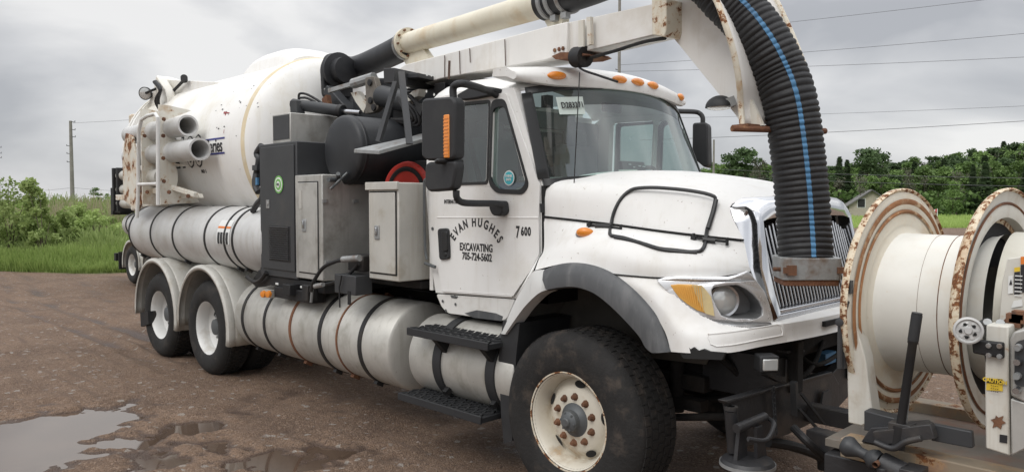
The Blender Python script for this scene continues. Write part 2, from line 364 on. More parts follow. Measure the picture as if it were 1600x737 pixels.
def ground_mat():
    m = bpy.data.materials.new('gravel_yard_and_field'); m.use_nodes = True; t = m.node_tree; n = t.nodes; b = n['Principled BSDF']; L = t.links.new
    tc = n.new('ShaderNodeTexCoord')
    def noise(s, d=6, r=.6, vec=None):
        q = n.new('ShaderNodeTexNoise'); q.inputs['Scale'].default_value = s; q.inputs['Detail'].default_value = d; q.inputs['Roughness'].default_value = r
        L(vec or tc.outputs['Object'], q.inputs['Vector']); return q.outputs[0]
    def ramp(src, a, bb):
        q = n.new('ShaderNodeMapRange'); q.interpolation_type = 'SMOOTHSTEP'; q.inputs['From Min'].default_value = a; q.inputs['From Max'].default_value = bb; L(src, q.inputs['Value']); return q.outputs[0]
    def mixc(f, a, c):
        q = n.new('ShaderNodeMix'); q.data_type = 'RGBA'
        if isinstance(f, float): q.inputs['Factor'].default_value = f
        else: L(f, q.inputs['Factor'])
        for i, v in (('A', a), ('B', c)):
            s = [x for x in q.inputs if x.name == i and x.type == 'RGBA'][0]
            if isinstance(v, tuple): s.default_value = (*v, 1)
            else: L(v, s)
        return [x for x in q.outputs if x.type == 'RGBA'][0]
    c0 = mixc(ramp(noise(1.1), .35, .65), (.110, .069, .046), (.205, .136, .092))
    c0 = mixc(ramp(noise(.35, 3), .4, .65), c0, (.175, .114, .076))
    vo = n.new('ShaderNodeTexVoronoi'); vo.inputs['Scale'].default_value = 75; L(tc.outputs['Object'], vo.inputs['Vector'])
    vs = n.new('ShaderNodeSeparateColor'); L(vo.outputs['Color'], vs.inputs[0])
    c1 = mixc(ramp(vs.outputs[0], .55, 1.), c0, (.25, .178, .130)); c1 = mixc(ramp(vs.outputs[1], .72, .95), c1, (.10, .066, .048))
    vo2 = n.new('ShaderNodeTexVoronoi'); vo2.inputs['Scale'].default_value = 24; L(tc.outputs['Object'], vo2.inputs['Vector'])
    vs2 = n.new('ShaderNodeSeparateColor'); L(vo2.outputs['Color'], vs2.inputs[0])
    c1 = mixc(ramp(vs2.outputs[0], .955, .985), c1, (.28, .25, .22)); c1 = mixc(ramp(noise(4.5, 9, .75), .54, .70), c1, (.115, .076, .055)); mt = n.new('ShaderNodeMapping'); mt.inputs['Rotation'].default_value = (0, 0, .1); mt.inputs['Scale'].default_value = (.5, 9, 1); L(tc.outputs['Object'], mt.inputs['Vector']); c1 = mixc(ramp(noise(1.3, 7, .7, mt.outputs[0]), .52, .66), c1, (.135, .092, .067))
    # damp low ground
    ge = n.new('ShaderNodeNewGeometry'); sp = n.new('ShaderNodeSeparateXYZ'); L(ge.outputs['Position'], sp.inputs[0])
    at = n.new('ShaderNodeAttribute'); at.attribute_name = 'wet'; wet = ramp(at.outputs['Fac'], .0, 1.)
    c1 = mixc(wet, c1, (.070, .043, .030))
    ga = n.new('ShaderNodeAttribute'); ga.attribute_name = 'grass'
    gcol = mixc(ramp(noise(.8), .35, .65), (.075, .125, .028), (.13, .17, .05))
    c2 = mixc(ga.outputs['Fac'], c1, gcol); L(c2, b.inputs['Base Color'])
    rr = n.new('ShaderNodeMapRange'); rr.inputs['To Min'].default_value = .88; rr.inputs['To Max'].default_value = .42; L(wet, rr.inputs['Value']); L(rr.outputs[0], b.inputs['Roughness'])
    b.inputs['Specular IOR Level'].default_value = .35
    ad = n.new('ShaderNodeMath'); ad.operation = 'MULTIPLY_ADD'; L(vo.outputs['Distance'], ad.inputs[0]); ad.inputs[1].default_value = -.8; L(noise(38, 8, .75), ad.inputs[2])
    bn = n.new('ShaderNodeBump'); bn.inputs['Strength'].default_value = .75; bn.inputs['Distance'].default_value = .02; L(ad.outputs[0], bn.inputs['Height']); L(bn.outputs[0], b.inputs['Normal'])
    return m
gnd = sheet('ground', X, Y, Z, ground_mat())
S_, T_ = st(X, Y)
rutd = 0
for o_, w_ in ((-.2, .11), (.35, .09), (2.0, .12), (2.7, .10), (-2.3, .11), (-1.3, .09)):
    d_ = X * .10 + Y + o_ + 1.9 + .25 * np.sin(X * .35); rutd = rutd + sm(-4.8, -8.0, X) * np.exp(-(d_ / (w_ * 1.5)) ** 2) * sm(.25, .7, vnoise(X, Y, 1.9))
wetv = .6 * np.clip(rutd, 0, 1) + sm(.0, .022, -(Z - gz(X, Y)) - .004) * sm(9, 7, T_) + .55 * sm(-7, -9, X) * sm(.012, .04, -(Z - gz(X, Y)))
edge = 22.8 + 1.4 * (vnoise(X, Y, .35) - .5) + .8 * (vnoise(X, Y, 1.3) - .5)
grs = sm(-.25, .35, T_ - edge) * sm(-4, -7, S_) + sm(-1, 2, T_ - 54) * sm(-8, -2, S_)
for nm, v in (('wet', wetv), ('grass', np.clip(grs, 0, 1))):
    a = gnd.data.attributes.new(nm, 'FLOAT', 'POINT'); a.data.foreach_set('value', v.astype(np.float32).ravel())
wm = mat('muddy_puddle_water', (.085, .058, .042), .045, var=.12, bump=.004, bs=3, spec=.6)
def puddle(k, c, rs_, rt_, z):
    cs, ct = st(c[0], c[1]); pts = [ws(cs + rs_ * math.cos(a) * 1.5, ct + rt_ * math.sin(a) * 1.5) for a in np.linspace(0, 2 * math.pi, 33)[:-1]]
    me = bpy.data.meshes.new('puddle'); me.from_pydata([(p[0], p[1], z) for p in pts], [], [tuple(range(32))]); me.materials.append(wm)
    o = bpy.data.objects.new('puddle', me); col.objects.link(o); o['kind'] = 'structure'
for k, (c, rs_, rt_, dp) in enumerate(PUD): puddle(k, c, rs_, rt_, -.024 - .0003 * k)
# loose stones lying on the yard
def stones():
    n = 1500; vs = []; fs = []
    ico = [(-1, 0, 0), (1, 0, 0), (0, -1, 0), (0, 1, 0), (0, 0, -1), (0, 0, 1)]; tf = [(0, 2, 5), (2, 1, 5), (1, 3, 5), (3, 0, 5), (2, 0, 4), (1, 2, 4), (3, 1, 4), (0, 3, 4)]
    for i in range(n):
        t = 4.2 + 10 * random.random() ** 1.6; s = (random.random() * 2 - 1) * .75 * t; x, y = ws(s, t)
        z = float(gz(x, y) + relief(x, y)); r_ = .004 + .014 * random.random() ** 4; k = len(vs); a = random.random() * 6
        for p in ico:
            q = [p[j] * r_ * (.7 + .6 * random.random()) for j in range(3)]
            vs.append((x + q[0] * math.cos(a) - q[1] * math.sin(a), y + q[0] * math.sin(a) + q[1] * math.cos(a), z + q[2] * .7))
        fs += [tuple(j + k for j in f) for f in tf]
    mb = MB(); mb.v = vs; mb.f = fs; mb.m = [0] * len(fs)
    o = mb.build('loose_gravel', mat('loose_stone', (.20, .165, .14), .85, var=.35), ang=20); o['kind'] = 'stuff'
    tag(o, 'loose brown gravel scattered over the muddy yard', 'gravel')
stones()

# ================================================================ VACUUM TRUCK (x forward, camera side is -y)
truck = empty('vacuum_truck', (0, 0, 0), 'white vacuum excavation truck with boom over the cab, the large one in the foreground', 'truck')
def P(mb, name, m, parent=None, **k): return mb.build(name, m, parent or truck, **k)
def holed(outer, holes, off):
    """3D coplanar outline with holes, extruded by off"""
    from mathutils.geometry import tessellate_polygon
    loops = [[Vector(p) for p in outer]] + [[Vector(p) for p in h] for h in holes]
    tri = tessellate_polygon(loops); flat = [p for l in loops for p in l]; n = len(flat); off = Vector(off); mb = MB()
    fs = [tuple(t) for t in tri] + [tuple(i + n for i in t[::-1]) for t in tri]; k = 0
    for l in loops:
        m = len(l); fs += [(k + i, k + (i + 1) % m, n + k + (i + 1) % m, n + k + i) for i in range(m)]; k += m
    return mb.add(flat + [p + off for p in flat], fs)
def flip(mb):
    mb.v = [(v[0], -v[1], v[2]) for v in mb.v]; return mb
def rnd(pts, r=.03, n=4):
    """round the corners of a closed outline"""
    P_ = [Vector(p) for p in pts]; o = []; k = len(P_)
    for i in range(k):
        a, b, c = P_[i - 1], P_[i], P_[(i + 1) % k]; ra = min(r, (a - b).length * .45, (c - b).length * .45)
        p = b + (a - b).normalized() * ra; q = b + (c - b).normalized() * ra
        for j in range(n + 1):
            t = j / n; o.append((1 - t) ** 2 * p + 2 * t * (1 - t) * b + t * t * q)
    return o

# ---- wheels (built at the origin, axle along y, outer face towards -y)
def tyre_mb(R0, W, rim=.285, blocks=52, rows=4, bl=.55, worn=0):
    m = MB(); sh = R0 - .012
    prof = [(rim, .0), (rim + .012, .012), (rim + .06, .028), (R0 * .80, .034), (R0 * .90, .018), (R0 - .035, -.002), (sh - .008, -.018), (sh, -.04),
            (sh, -W + .04), (sh - .008, -W + .018), (R0 - .035, -W + .002), (R0 * .9, -W - .018), (R0 * .8, -W - .03), (rim + .02, -W - .01), (rim, -W)]
    m.lathe(prof, (0, 0, 0), (0, -1, 0), 72)
    for j in range(rows):
        yc = -.03 - (W - .06) * (j + .5) / rows; bw = (W - .06) / rows - .014
        for k in range(blocks):
            a = 2 * math.pi * (k + .5 * (j % 2)) / blocks; lug = j in (0, rows - 1)
            L_ = 2 * math.pi * R0 / blocks * (bl if not lug else bl + .12)
            c = Vector((math.cos(a), 0, math.sin(a))) * (R0 - .016 - worn); c.y = -yc
            m.box((c.x, -yc if True else 0, c.z), (.026, bw, L_), ry=-a)
            if lug:   # block wraps down over the shoulder
                c2 = Vector((math.cos(a), 0, math.sin(a))) * (R0 - .046 - worn); y2 = -(yc - (bw / 2 + .006) * (1 if j else -1))
                m.box((c2.x, y2, c2.z), (.062, .018, L_ * .8), ry=-a)
    return m
def ring(m, r0, r1, h, o=(0, 0, 0)): return m
def make_wheel(kind):
    if kind == 'front': R0, W, rm, tm = .56, .37, 'wheelrust', 'rubber2'
    else: R0, W, rm, tm = .522, .265, 'wheelwhite', 'rubber'
    m = MB()
    if kind == 'front':
        prof = [(.285, -.34), (.30, -.30), (.265, -.20), (.255, -.10), (.272, -.03), (.288, .006), (.303, .014), (.305, .004), (.296, -.004)]
        m.lathe(prof[::-1], (0, 0, 0), (0, -1, 0), 64)
        m.lathe([(.262, -.12), (.240, -.115), (.215, -.085), (.185, -.062), (.10, -.055), (.085, -.055), (.085, -.12)], (0, 0, 0), (0, -1, 0), 64)
        d_face = -.062
    else:
        prof = [(.27, -.25), (.262, -.16), (.256, -.08), (.270, -.03), (.287, .004), (.302, .012), (.304, .002), (.295, -.004)]
        m.lathe(prof[::-1], (0, 0, 0), (0, -1, 0), 56)
        m.lathe([(.262, -.12), (.235, -.145), (.20, -.158), (.11, -.160), (.11, -.20)], (0, 0, 0), (0, -1, 0), 56)
        d_face = -.158
    w_ = P(m, 'wheel', rm, ang=50)
    ty = P(tyre_mb(R0, W, rows=5 if kind == 'front' else 4, blocks=58 if kind == 'front' else 54, bl=.72 if kind == 'front' else .55, worn=.004 if kind == 'front' else 0), 'tyre', tm, w_, ang=40)
    # hand holes
    for k in range(5 if kind == 'front' else 6):
        a = 2 * math.pi * k / (5 if kind == 'front' else 6) + .35; rr = .222 if kind == 'front' else .205
        h = MB(); c = Vector((math.cos(a) * rr, 0, math.sin(a) * rr)); tg = Vector((-math.sin(a), 0, math.cos(a))); ra = c.normalized()
        yo = .088 if kind == 'front' else .1565
        sl = .55 if kind == 'front' else .1
        pts = [c + tg * math.cos(b) * .042 + (ra + Vector((0, sl, 0))).normalized() * math.sin(b) * .024 + Vector((0, yo - .006, 0)) for b in np.linspace(0, 2 * math.pi, 15)[:-1]]
        h.add(pts, [tuple(range(14))]); P(h, 'hand_hole', 'dark', w_)
    # lug nuts
    for k in range(10):
        a = 2 * math.pi * (k + .5) / 10 + .12; n_ = MB(); rr = .143; o = (math.cos(a) * rr, -d_face - .0, math.sin(a) * rr)
        n_.lathe([(.0, .034), (.012, .033), (.015, .026), (.019, .012), (.024, .006), (.026, 0)], o, (0, -1, 0), 8)
        P(n_, 'lug_nut', 'lug' if kind == 'front' else 'zinc', w_)
    if kind == 'front':
        P(MB().lathe([(.2945, -.001), (.299, .0165), (.3075, .0165), (.3085, .002), (.3, -.008)], (0, 0, 0), (0, -1, 0), 64), 'rim_lip', mat('rusty_rim_lip', (.60, .55, .45), .6, rust=.22, rs=13, dirt=(.45, .30, .16), da=.9, bump=.2, bs=60), w_)
    hb = MB()
    if kind == 'front':
        hb.lathe([(0, .035), (.022, .035), (.028, .030), (.030, .020), (.048, .015), (.062, .003), (.066, -.03), (.088, -.05), (.105, -.055), (.105, -.07)][::-1], (0, 0, 0), (0, -1, 0), 32)
        for k in range(6):
            a = k * math.pi / 3; hb.lathe([(0, .012), (.007, .010), (.008, 0)], (math.cos(a) * .053, -.006, math.sin(a) * .053), (0, -1, 0), 6)
    else: hb.lathe([(0, -.06), (.05, -.062), (.085, -.075), (.095, -.11), (.105, -.155), (.115, -.165)], (0, 0, 0), (0, -1, 0), 32)
    P(hb, 'hub_cap', 'hub', w_)
    return w_
wf = make_wheel('front'); wf.location = (0, -1.2, .545); wf['label'] = 'cream steer wheel with rusty rim and ten rusty lug nuts'
wf.rotation_euler = (0, R(8), 0)
c_ = copy_tree(wf, truck); c_.location = (0, 1.2, .545); c_.rotation_euler = (0, 0, R(180))
wr = make_wheel('rear'); wr.location = (-5.209, -1.2, .507)
for x, y, f in ((-6.574, -1.2, 0), (-5.209, -.86, 0), (-6.574, -.86, 0), (-5.209, 1.2, 1), (-6.574, 1.2, 1), (-5.209, .86, 1), (-6.574, .86, 1)):
    c_ = copy_tree(wr, truck); c_.location = (x, y, .507); c_.rotation_euler = (0, x * 3.1, R(180) * f)

# ---- chassis
m = MB()
for s in (-1, 1): m.b2((-8.6, s * .43 - .04, .78), (1.1, s * .43 + .04, 1.08))
for x in (-8.4, -7.4, -5.9, -4.4, -3.2, -2.0, -.8, .7): m.b2((x - .06, -.39, .82), (x + .06, .39, 1.04))
P(m, 'chassis_frame', 'under', bevel=.008)
m = MB()
for x in (-5.209, -6.574):
    m.tube([(x, -1.0, .507), (x, 1.0, .507)], .075, 14); m.lathe([(.0, -.2), (.15, -.17), (.21, 0), (.15, .17), (0, .2)], (x, 0, .507), (1, 0, 0), 20)
    m.tube([(x, -.62, .507), (x, -.75, .507)], .2, 20); m.tube([(x, .62, .507), (x, .75, .507)], .2, 20)
m.tube([(0, -1.0, .50), (0, 1.0, .50)], .07, 14); m.box((-.0, -.55, .62), (1.1, .09, .07)); m.box((0, .55, .62), (1.1, .09, .07))
m.box((0, -.8, .5), (.2, .14, .26)); m.box((0, .8, .5), (.2, .14, .26))
P(m, 'axle', 'under')
m = MB()   # engine and running gear seen in the dark of the wheel arch and under the bumper
m.b2((-.5, -.36, .62), (.75, .36, 1.45)); m.b2((.62, -.42, .9), (.80, .42, 1.7)); m.tube([(-.5, .05, .6), (-5, .05, .6)], .06, 10)
m.tube([(.35, -.55, .55), (.35, -.55, 1.1)], .045, 12); m.tube([(-.3, -.62, .62), (-.25, -.55, 1.2)], .035, 10); m.box((.2, -.5, .75), (.7, .12, .1))
m.tube(spline([(.6, -.6, 1.0), (.75, -.45, .8), (.6, -.35, .65), (.2, -.5, .6)]), .025, 8); m.tube([(.9, -.5, .62), (.2, -.75, .52)], .025, 8)
P(m, 'engine', 'under', bevel=.01)
m = MB()   # inner wheel housing
m.grid([[(x, y, z) for y in (-1.12, -.62)] for x, z in ((-.66, .75), (-.62, 1.05), (-.48, 1.28), (-.22, 1.42), (.08, 1.46), (.36, 1.40), (.56, 1.24), (.66, 1.05))])
m.add([(-.66, -.62, .75), (-.62, -.62, 1.05), (-.48, -.62, 1.28), (-.22, -.62, 1.42), (.08, -.62, 1.46), (.36, -.62, 1.40), (.56, -.62, 1.24), (.66, -.62, 1.05), (.6, -.62, .9), (-.5, -.62, .85)], [tuple(range(10))])
P(m, 'wheel_housing', mat('dirty_inner_arch', (.09, .085, .075), .8, dirt=(.16, .14, .12), da=.7, ds=3, var=.2), solid=.01)
m = MB(); m.prism([(-0.595,-1.18,1.099),(-0.639,-1.18,0.835),(-0.614,-1.18,0.45),(-0.589,-1.18,0.273),(-0.51,-1.18,0.308),(-0.475,-1.18,0.859),(-0.44,-1.18,1.095)], (0, .5, 0)); P(m, 'mud_flap', 'plastic', label='black rubber flap behind the steer wheel')

# ---- silver arched mudguards over the rear wheels
for xc in (-5.209, -6.574):
    m = MB(); a0, a1 = R(-12), R(186); n = 26; r0 = .635
    A_ = [a0 + (a1 - a0) * i / n for i in range(n + 1)]
    pt = lambda a, r_, y: (xc + math.cos(a) * r_ * 1.0, y, .53 + math.sin(a) * r_)
    m.grid([[pt(a, r0 - .02, -1.27), pt(a, r0 + .005, -1.275), pt(a, r0 + .03, -1.262), pt(a, r0 + .035, -1.235), pt(a, r0 + .022, -1.19), pt(a, r0 + .03, -1.17), pt(a, r0 + .03, -.62)] for a in A_])
    P(m, 'mudguard', 'fender', solid=.006)
    c_ = flip(MB().grid([[pt(a, r0 + .02, -1.27), pt(a, r0 + .02, -.62)] for a in A_])); P(c_, 'mudguard', 'fender', solid=.006)
m = MB(); m.prism([(-7.106,-1.25,0.483),(-6.84,-1.25,0.527),(-6.828,-1.25,0.369),(-7.094,-1.25,0.306)], (0, .5, 0)); P(m, 'mud_flap', 'black')

# ---- debris tank
TZ, TR, TX = 2.5, 1.0, -4.73
m = MB(); dome = [(TR * math.cos(a), .34 * math.sin(a) ** .9) for a in np.linspace(0, math.pi / 2, 14)]
prof = [(0, -3.62), (.7, -3.60), (.98, -3.55), (TR, -3.52), (TR, -.02), (TR, 0)] + dome[1:]
m.lathe(prof, (TX, 0, TZ), (1, 0, 0), 96); tank = P(m, 'debris_tank', 'tank_white', ang=25)
stain = mat('tan_weld_seam', (.66, .56, .38), .55, dirt=(.72, .68, .58), da=.9, ds=5, var=.12)
m = MB(); m.lathe([(TR - .002, -.045), (TR + .006, -.03), (TR + .009, 0), (TR + .002, .03), (TR - .012, .045)], (TX, 0, TZ), (1, 0, 0), 120); P(m, 'weld_seam', stain, tank)
m = MB()
for x in (-8.26, -8.14): m.lathe([(TR, 0), (TR + .05, 0), (TR + .05, .05), (TR, .05)], (x, 0, TZ), (1, 0, 0), 72)
P(m, 'rear_door_flange', 'tank_white', tank)
# rounded inlet hood on the crown of the tank
def hump(x0, x1, wy, z0, z1, nx=18, ny=18, e=2.6):
    rows = []
    for i in range(nx + 1):
        u = -1 + 2 * i / nx; row = []
        for j in range(ny + 1):
            v = -1 + 2 * j / ny; h = max(0, 1 - abs(u) ** e) ** (1 / e) * max(0, 1 - abs(v) ** e) ** (1 / e)
            row.append(((x0 + x1) / 2 + u * (x1 - x0) / 2, v * wy, z0 + (z1 - z0) * h))
        rows.append(row)
    return MB().grid(rows)
P(hump(-6.0, -4.70, .45, 3.2, 3.66, e=3.2), 'inlet_hood', 'tank_white', tank)
m = MB(); m.lathe([(TR + .001, -.30), (TR + .006, -.2), (TR + .010, -.05)], (TX, 0, TZ), (1, 0, 0), 40, a0=R(-62), a1=R(-12), ref=(0, 0, 1))
P(m, 'inlet_hood_stain', mat('rust_stained_paint', (.62, .50, .33), .5, dirt=(.74, .71, .62), da=.9, ds=3, rust=.06, rs=4), tank, label='tan stained lip of the inlet hood')
def on_tank(mb, x0, ang, side=1):
    """wrap flat lettering on the near side of the tank; local x -> +x, local y -> round the shell"""
    mb.v = [(x0 + v[0], -(TR + .004 + v[2]) * math.cos(ang + v[1] / TR), TZ + (TR + .004 + v[2]) * math.sin(ang + v[1] / TR)) for v in mb.v]; return mb
ax0 = (-5.799,-1.0,2.359)
def outline_txt(t, size, sx):
    mb = MB(); 
    for dx, dy in ((0, 0),): mb2 = text_mb(t, size, .012, sx, .002, 'LEFT')
    return mb2
tb0 = (-6.653,-0.985,2.297); tb1 = (-5.578,-0.985,2.265); bx = tb0[0]; ba = (tb0[2] - TZ) / TR; wd_ = (tb1[0] - tb0[0])
for b_, mm, dp_ in ((.016, 'ink', .002), (-.004, 'tank_white', .005)):
    m = text_mb('2100', .50, b_, wd_ / 1.18, dp_, 'LEFT'); P(on_tank(m, bx, ba), 'lettering', mm, tank)
sr = (-5.205,-1.0,2.435); m = text_mb('Series', .21, .002, .82, .002, 'RIGHT'); P(on_tank(m, sr[0], math.asin(sr[2] - TZ)), 'lettering', 'ink', tank)
for q_ in ((-5.159,-1.0,2.405), (-5.152,-1.0,2.568)):
    m = MB(); m.add([(-.9 + .1 * (i // 2), (.02 if i % 2 else 0), 0) for i in range(20)], [(2 * i, 2 * i + 2, 2 * i + 3, 2 * i + 1) for i in range(9)])
    P(on_tank(m, q_[0], math.asin(q_[2] - TZ)), 'lettering_stripe', 'inkblue', tank)
m = text_mb('NO 1', .06, .001, 1, .001); q_ = (-5.783,-0.98,2.212); P(on_tank(m, q_[0], math.asin(q_[2] - TZ)), 'lettering', 'ink', tank)
em_ = (-5.312,-0.93,2.868)
m = MB()       # worn bird shaped emblem
for a, b in (((0, 0), (.16, -.02)), ((.05, .0), (.13, -.25))):
    d = Vector((b[0] - a[0], b[1] - a[1])).normalized() * .013; n_ = Vector((-d.y, d.x))
    m.add([(a[0] - n_.x, a[1] - n_.y, 0), (b[0] - n_.x * .4, b[1] - n_.y * .4, 0), (b[0] + n_.x * .4, b[1] + n_.y * .4, 0), (a[0] + n_.x, a[1] + n_.y, 0)], [(0, 1, 2, 3)])
P(on_tank(m, em_[0], math.asin((em_[2] - TZ) / TR)), 'emblem', 'inkred', tank)
m = MB()
for k in range(26):
    x = random.uniform(-.35, .75); y = random.gauss(0, .25); s = random.uniform(.006, .022)
    m.add([(x + s * math.cos(a), y + s * .5 * math.sin(a) * random.uniform(.5, 1.2), 0) for a in np.linspace(0, 6.28, 7)[:-1]], [tuple(range(6))])
P(on_tank(m, -5.2, .42), 'paint_chips', 'ink', tank)['kind'] = 'stuff'

# rear hoist frame and work lamps on top of the rear door
m = MB(); m.prism([(-8.323,-0.55,3.665),(-7.905,-0.55,3.565),(-6.139,-0.55,3.33),(-6.507,-0.55,3.282),(-7.696,-0.55,3.23),(-7.925,-0.55,3.18),(-8.055,-0.55,3.351)], (0, .22, 0)); m.prism([(-7.858,-0.72,3.592),(-7.552,-0.72,3.371),(-7.454,-0.72,3.142),(-7.637,-0.72,3.038),(-8.419,-0.72,3.046),(-8.161,-0.72,3.256),(-7.961,-0.72,3.43)], (0, .12, 0))
P(m, 'rear_hoist_frame', 'tank_white', bevel=.01)
m = MB(); o = Vector((-8.048,-0.8,3.361)); d = Vector((.62, -.74, -.2)).normalized()
m.lathe([(0, .0), (.05, .005), (.085, .03), (.09, .07), (.085, .075)], o - d * .06, d, 24); m.tube([o, (-7.843,-0.78,3.386), (-7.876,-0.7,3.423)], .018, 8)
wl = P(m, 'work_lamp', 'black'); m = MB(); m.lathe([(0, .02), (.05, .015), (.083, 0)], o + d * .008, d, 24); P(m, 'lamp_lens', 'lens', wl)
m = MB()
for k in range(3): m.tube(spline([Vector((-7.795,-0.77,3.494)) + Vector((k * .03, 0, 0)), Vector((-7.516,-0.8,3.351)) + Vector((k * .04, -.01 * k, 0)), Vector((-7.59,-0.8,3.223)) + Vector((-k * .04, 0, 0)), Vector((-7.639,-0.76,3.087)) + Vector((k * .02, 0, 0))]), .022, 8)
P(m, 'hydraulic_hose', 'black')
m = MB(); o = (-7.211,-0.6,3.474); m.tube([(-7.649,-0.6,3.35), o], .02, 8); m.tube([o, Vector(o) + Vector((.07, -.03, .02))], .045, 12); P(m, 'camera_arm', 'black')
m = MB(); m.b2((-8.44, -.9, 1.75), (-8.30, .9, 3.1)); P(m, 'rear_door', 'rack_white', bevel=.03, label='rust streaked rear door of the tank')
m = MB(); m.prism([(-7.219,-1.34,2.735),(-6.996,-1.34,2.689),(-6.801,-1.34,2.291),(-6.762,-1.34,1.856),(-6.876,-1.34,1.762),(-7.343,-1.34,1.903),(-7.357,-1.34,2.405)], (0, .03, 0)); P(m, 'rear_side_plate', mat('flaking_rust_plate', (.62, .60, .53), .6, rust=.22, rs=3.4, dirt=(.4, .3, .2), da=.7), bevel=.006)

# ---- suction tube rack
rack = P(MB().b2((-7.7, -1.32, 1.90), (-6.7, -1.28, 1.97)), 'tube_rack', 'rack_white', bevel=.004)
tubes = [(Vector((-5.631,-1.2,2.73)), .118), (Vector((-5.317,-1.2,2.452)), .122), (Vector((-6.371,-1.2,2.168)), .112)]
for o, r_ in tubes:
    m = MB(); L_ = o.x + 7.45
    m.lathe([(r_ - .022, -L_), (r_ - .004, -L_), (r_ - .004, -.09), (r_, -.08), (r_, 0), (r_ - .022, 0), (r_ - .03, -.04), (r_ - .03, -L_)], o, (1, 0, 0), 36)
    P(m, 'suction_tube', 'alu_cold' if r_ > .115 else 'fender', rack)
for px in ((-6.664,-1.34,2.417), (-6.098,-1.34,2.394)):
    xx = px[0]; zs = [t_[0].z for t_ in tubes]; out_ = [(xx, -1.35, zs[2] - .32), (xx, -1.35, zs[0] + .26), (xx, -1.24, zs[0] + .26), (xx, -.98, zs[0] + .22)]
    for z_, r_ in zip(zs, (.118, .122, .112)):
        for a in np.linspace(R(70), R(-70), 8): out_.append((xx, -1.2 + .01 + .135 * math.cos(a) * .0 + .04 * math.cos(a), z_ + .135 * math.sin(a)))
        out_.append((xx, -.98, z_ - .155))
    out_ += [(xx, -.90, zs[2] - .3)]
    m = MB(); m.prism(out_, (.02, 0, 0)); P(m, 'rack_plate', 'rack_white', rack)
m = MB(); m.tube([(-6.645,-1.42,1.688),(-6.584,-1.42,1.994),(-6.52,-1.42,2.709),(-6.429,-1.42,2.837),(-6.244,-1.42,2.867),(-5.988,-1.42,2.869),(-5.914,-1.42,2.82),(-5.92,-1.42,2.706),(-5.967,-1.42,1.844)], .022, 10); m.tube([(-6.579,-1.42,2.085),(-5.974,-1.42,2.083)], .02, 10)
P(m, 'tube_ladder', mat('white_tube_paint', (.68, .68, .66), .4, dirt=(.4, .36, .3), da=.4, ds=5), rack)
m = MB(); m.prism([(-6.842,-1.12,2.03),(-6.47,-1.12,2.072),(-5.581,-1.12,1.967),(-5.549,-1.12,1.923),(-6.806,-1.12,1.919)], (0, .05, 0)); m.bar((-6.258,-1.2,2.068), (-5.458,-1.2,1.958), .05); m.bar((-7.006,-1.2,1.999), (-6.26,-1.2,2.023), .07)
m.prism([(-7.682,-1.0,1.819),(-7.26,-1.0,2.035),(-6.801,-1.0,1.823)], (0, .04, 0))
P(m, 'rack_bracket', 'rack_white', rack, bevel=.004)
m = MB()
for o in [(-6.522,-1.37,2.659),(-5.947,-1.37,2.625),(-5.96,-1.37,2.373),(-5.955,-1.37,2.112),(-5.811,-1.37,1.988),(-6.478,-1.37,1.993),(-5.28,-1.37,1.942),(-5.918,-1.37,2.81)]: m.lathe([(0, .02), (.022, .018), (.024, 0)], Vector(o) + Vector((.0, .02, 0)), (.5, -.85, 0), 6)
P(m, 'rack_bolt', 'lug', rack)

# ---- upper side tank (long aluminium cylinder)
def cyl_tank(name, x0, x1, yc, zc, r_, m_, bulge=.05):
    m = MB(); e = [(r_ * math.cos(a), bulge * math.sin(a)) for a in np.linspace(0, math.pi / 2, 9)]
    m.lathe([(p[0], -p[1]) for p in e[::-1]] + [(r_, x1 - x0)][:1] + [(p[0], x1 - x0 + p[1]) for p in e], (x0, yc, zc), (1, 0, 0), 80)
    return P(m, name, m_, ang=40)
def strap(par, x, yc, zc, r_, w_=.035, m_='strap', th=.008, hook=True):
    m = MB(); m.lathe([(r_, -w_ / 2), (r_ + th, -w_ / 2), (r_ + th, w_ / 2), (r_, w_ / 2)], (x, yc, zc), (1, 0, 0), 72)
    if hook:
        for a in (R(-62), R(118)):
            m.box((x, yc - math.cos(a) * (r_ + .018), zc + math.sin(a) * (r_ + .018)), (.045, .03, .07), rx=-a)
    return P(m, 'strap', m_, par)
ut = cyl_tank('upper_side_tank', (-7.484,-1.2,1.589)[0], (-3.904,-1.2,1.543)[0], -.90, 1.49, .34, 'alu_cold')
for p_ in [(-7.469,-0.88,1.828),(-6.725,-0.88,1.831),(-6.036,-0.88,1.834),(-5.155,-0.88,1.838),(-4.671,-0.88,1.84),(-4.485,-0.88,1.841)]: strap(ut, p_[0], -.90, 1.49, .34)
def side_sticker(par, o, w_, h_, r_, yc, zc, name='sticker', m_='paper', lift=.004):
    """label wrapped on a cylinder lying along x; o is a point on its near side"""
    a0 = math.asin(max(-1, min(1, (o[2] - zc) / r_))); m = MB(); n = 6
    m.add([(o[0] + (w_ / 2 if j else -w_ / 2), yc - (r_ + lift) * math.cos(a0 + (i / n - .5) * h_ / r_), zc + (r_ + lift) * math.sin(a0 + (i / n - .5) * h_ / r_)) for i in range(n + 1) for j in (0, 1)],
          [(2 * i, 2 * i + 1, 2 * i + 3, 2 * i + 2) for i in range(n)])
    return P(m, name, m_, par)
o = (-4.703,-1.22,1.57); side_sticker(ut, o, .30, .26, .34, -.9, 1.49, 'warning_sticker')
side_sticker(ut, (o[0], o[1], o[2] + .045), .29, .022, .34, -.9, 1.49, 'sticker_band', 'orange', .006)
for dx in (-.1, -.035, .03, .095): side_sticker(ut, (o[0] + dx, o[1], o[2] - .065), .05, .12, .34, -.9, 1.49, 'sticker_print', 'ink', .006)

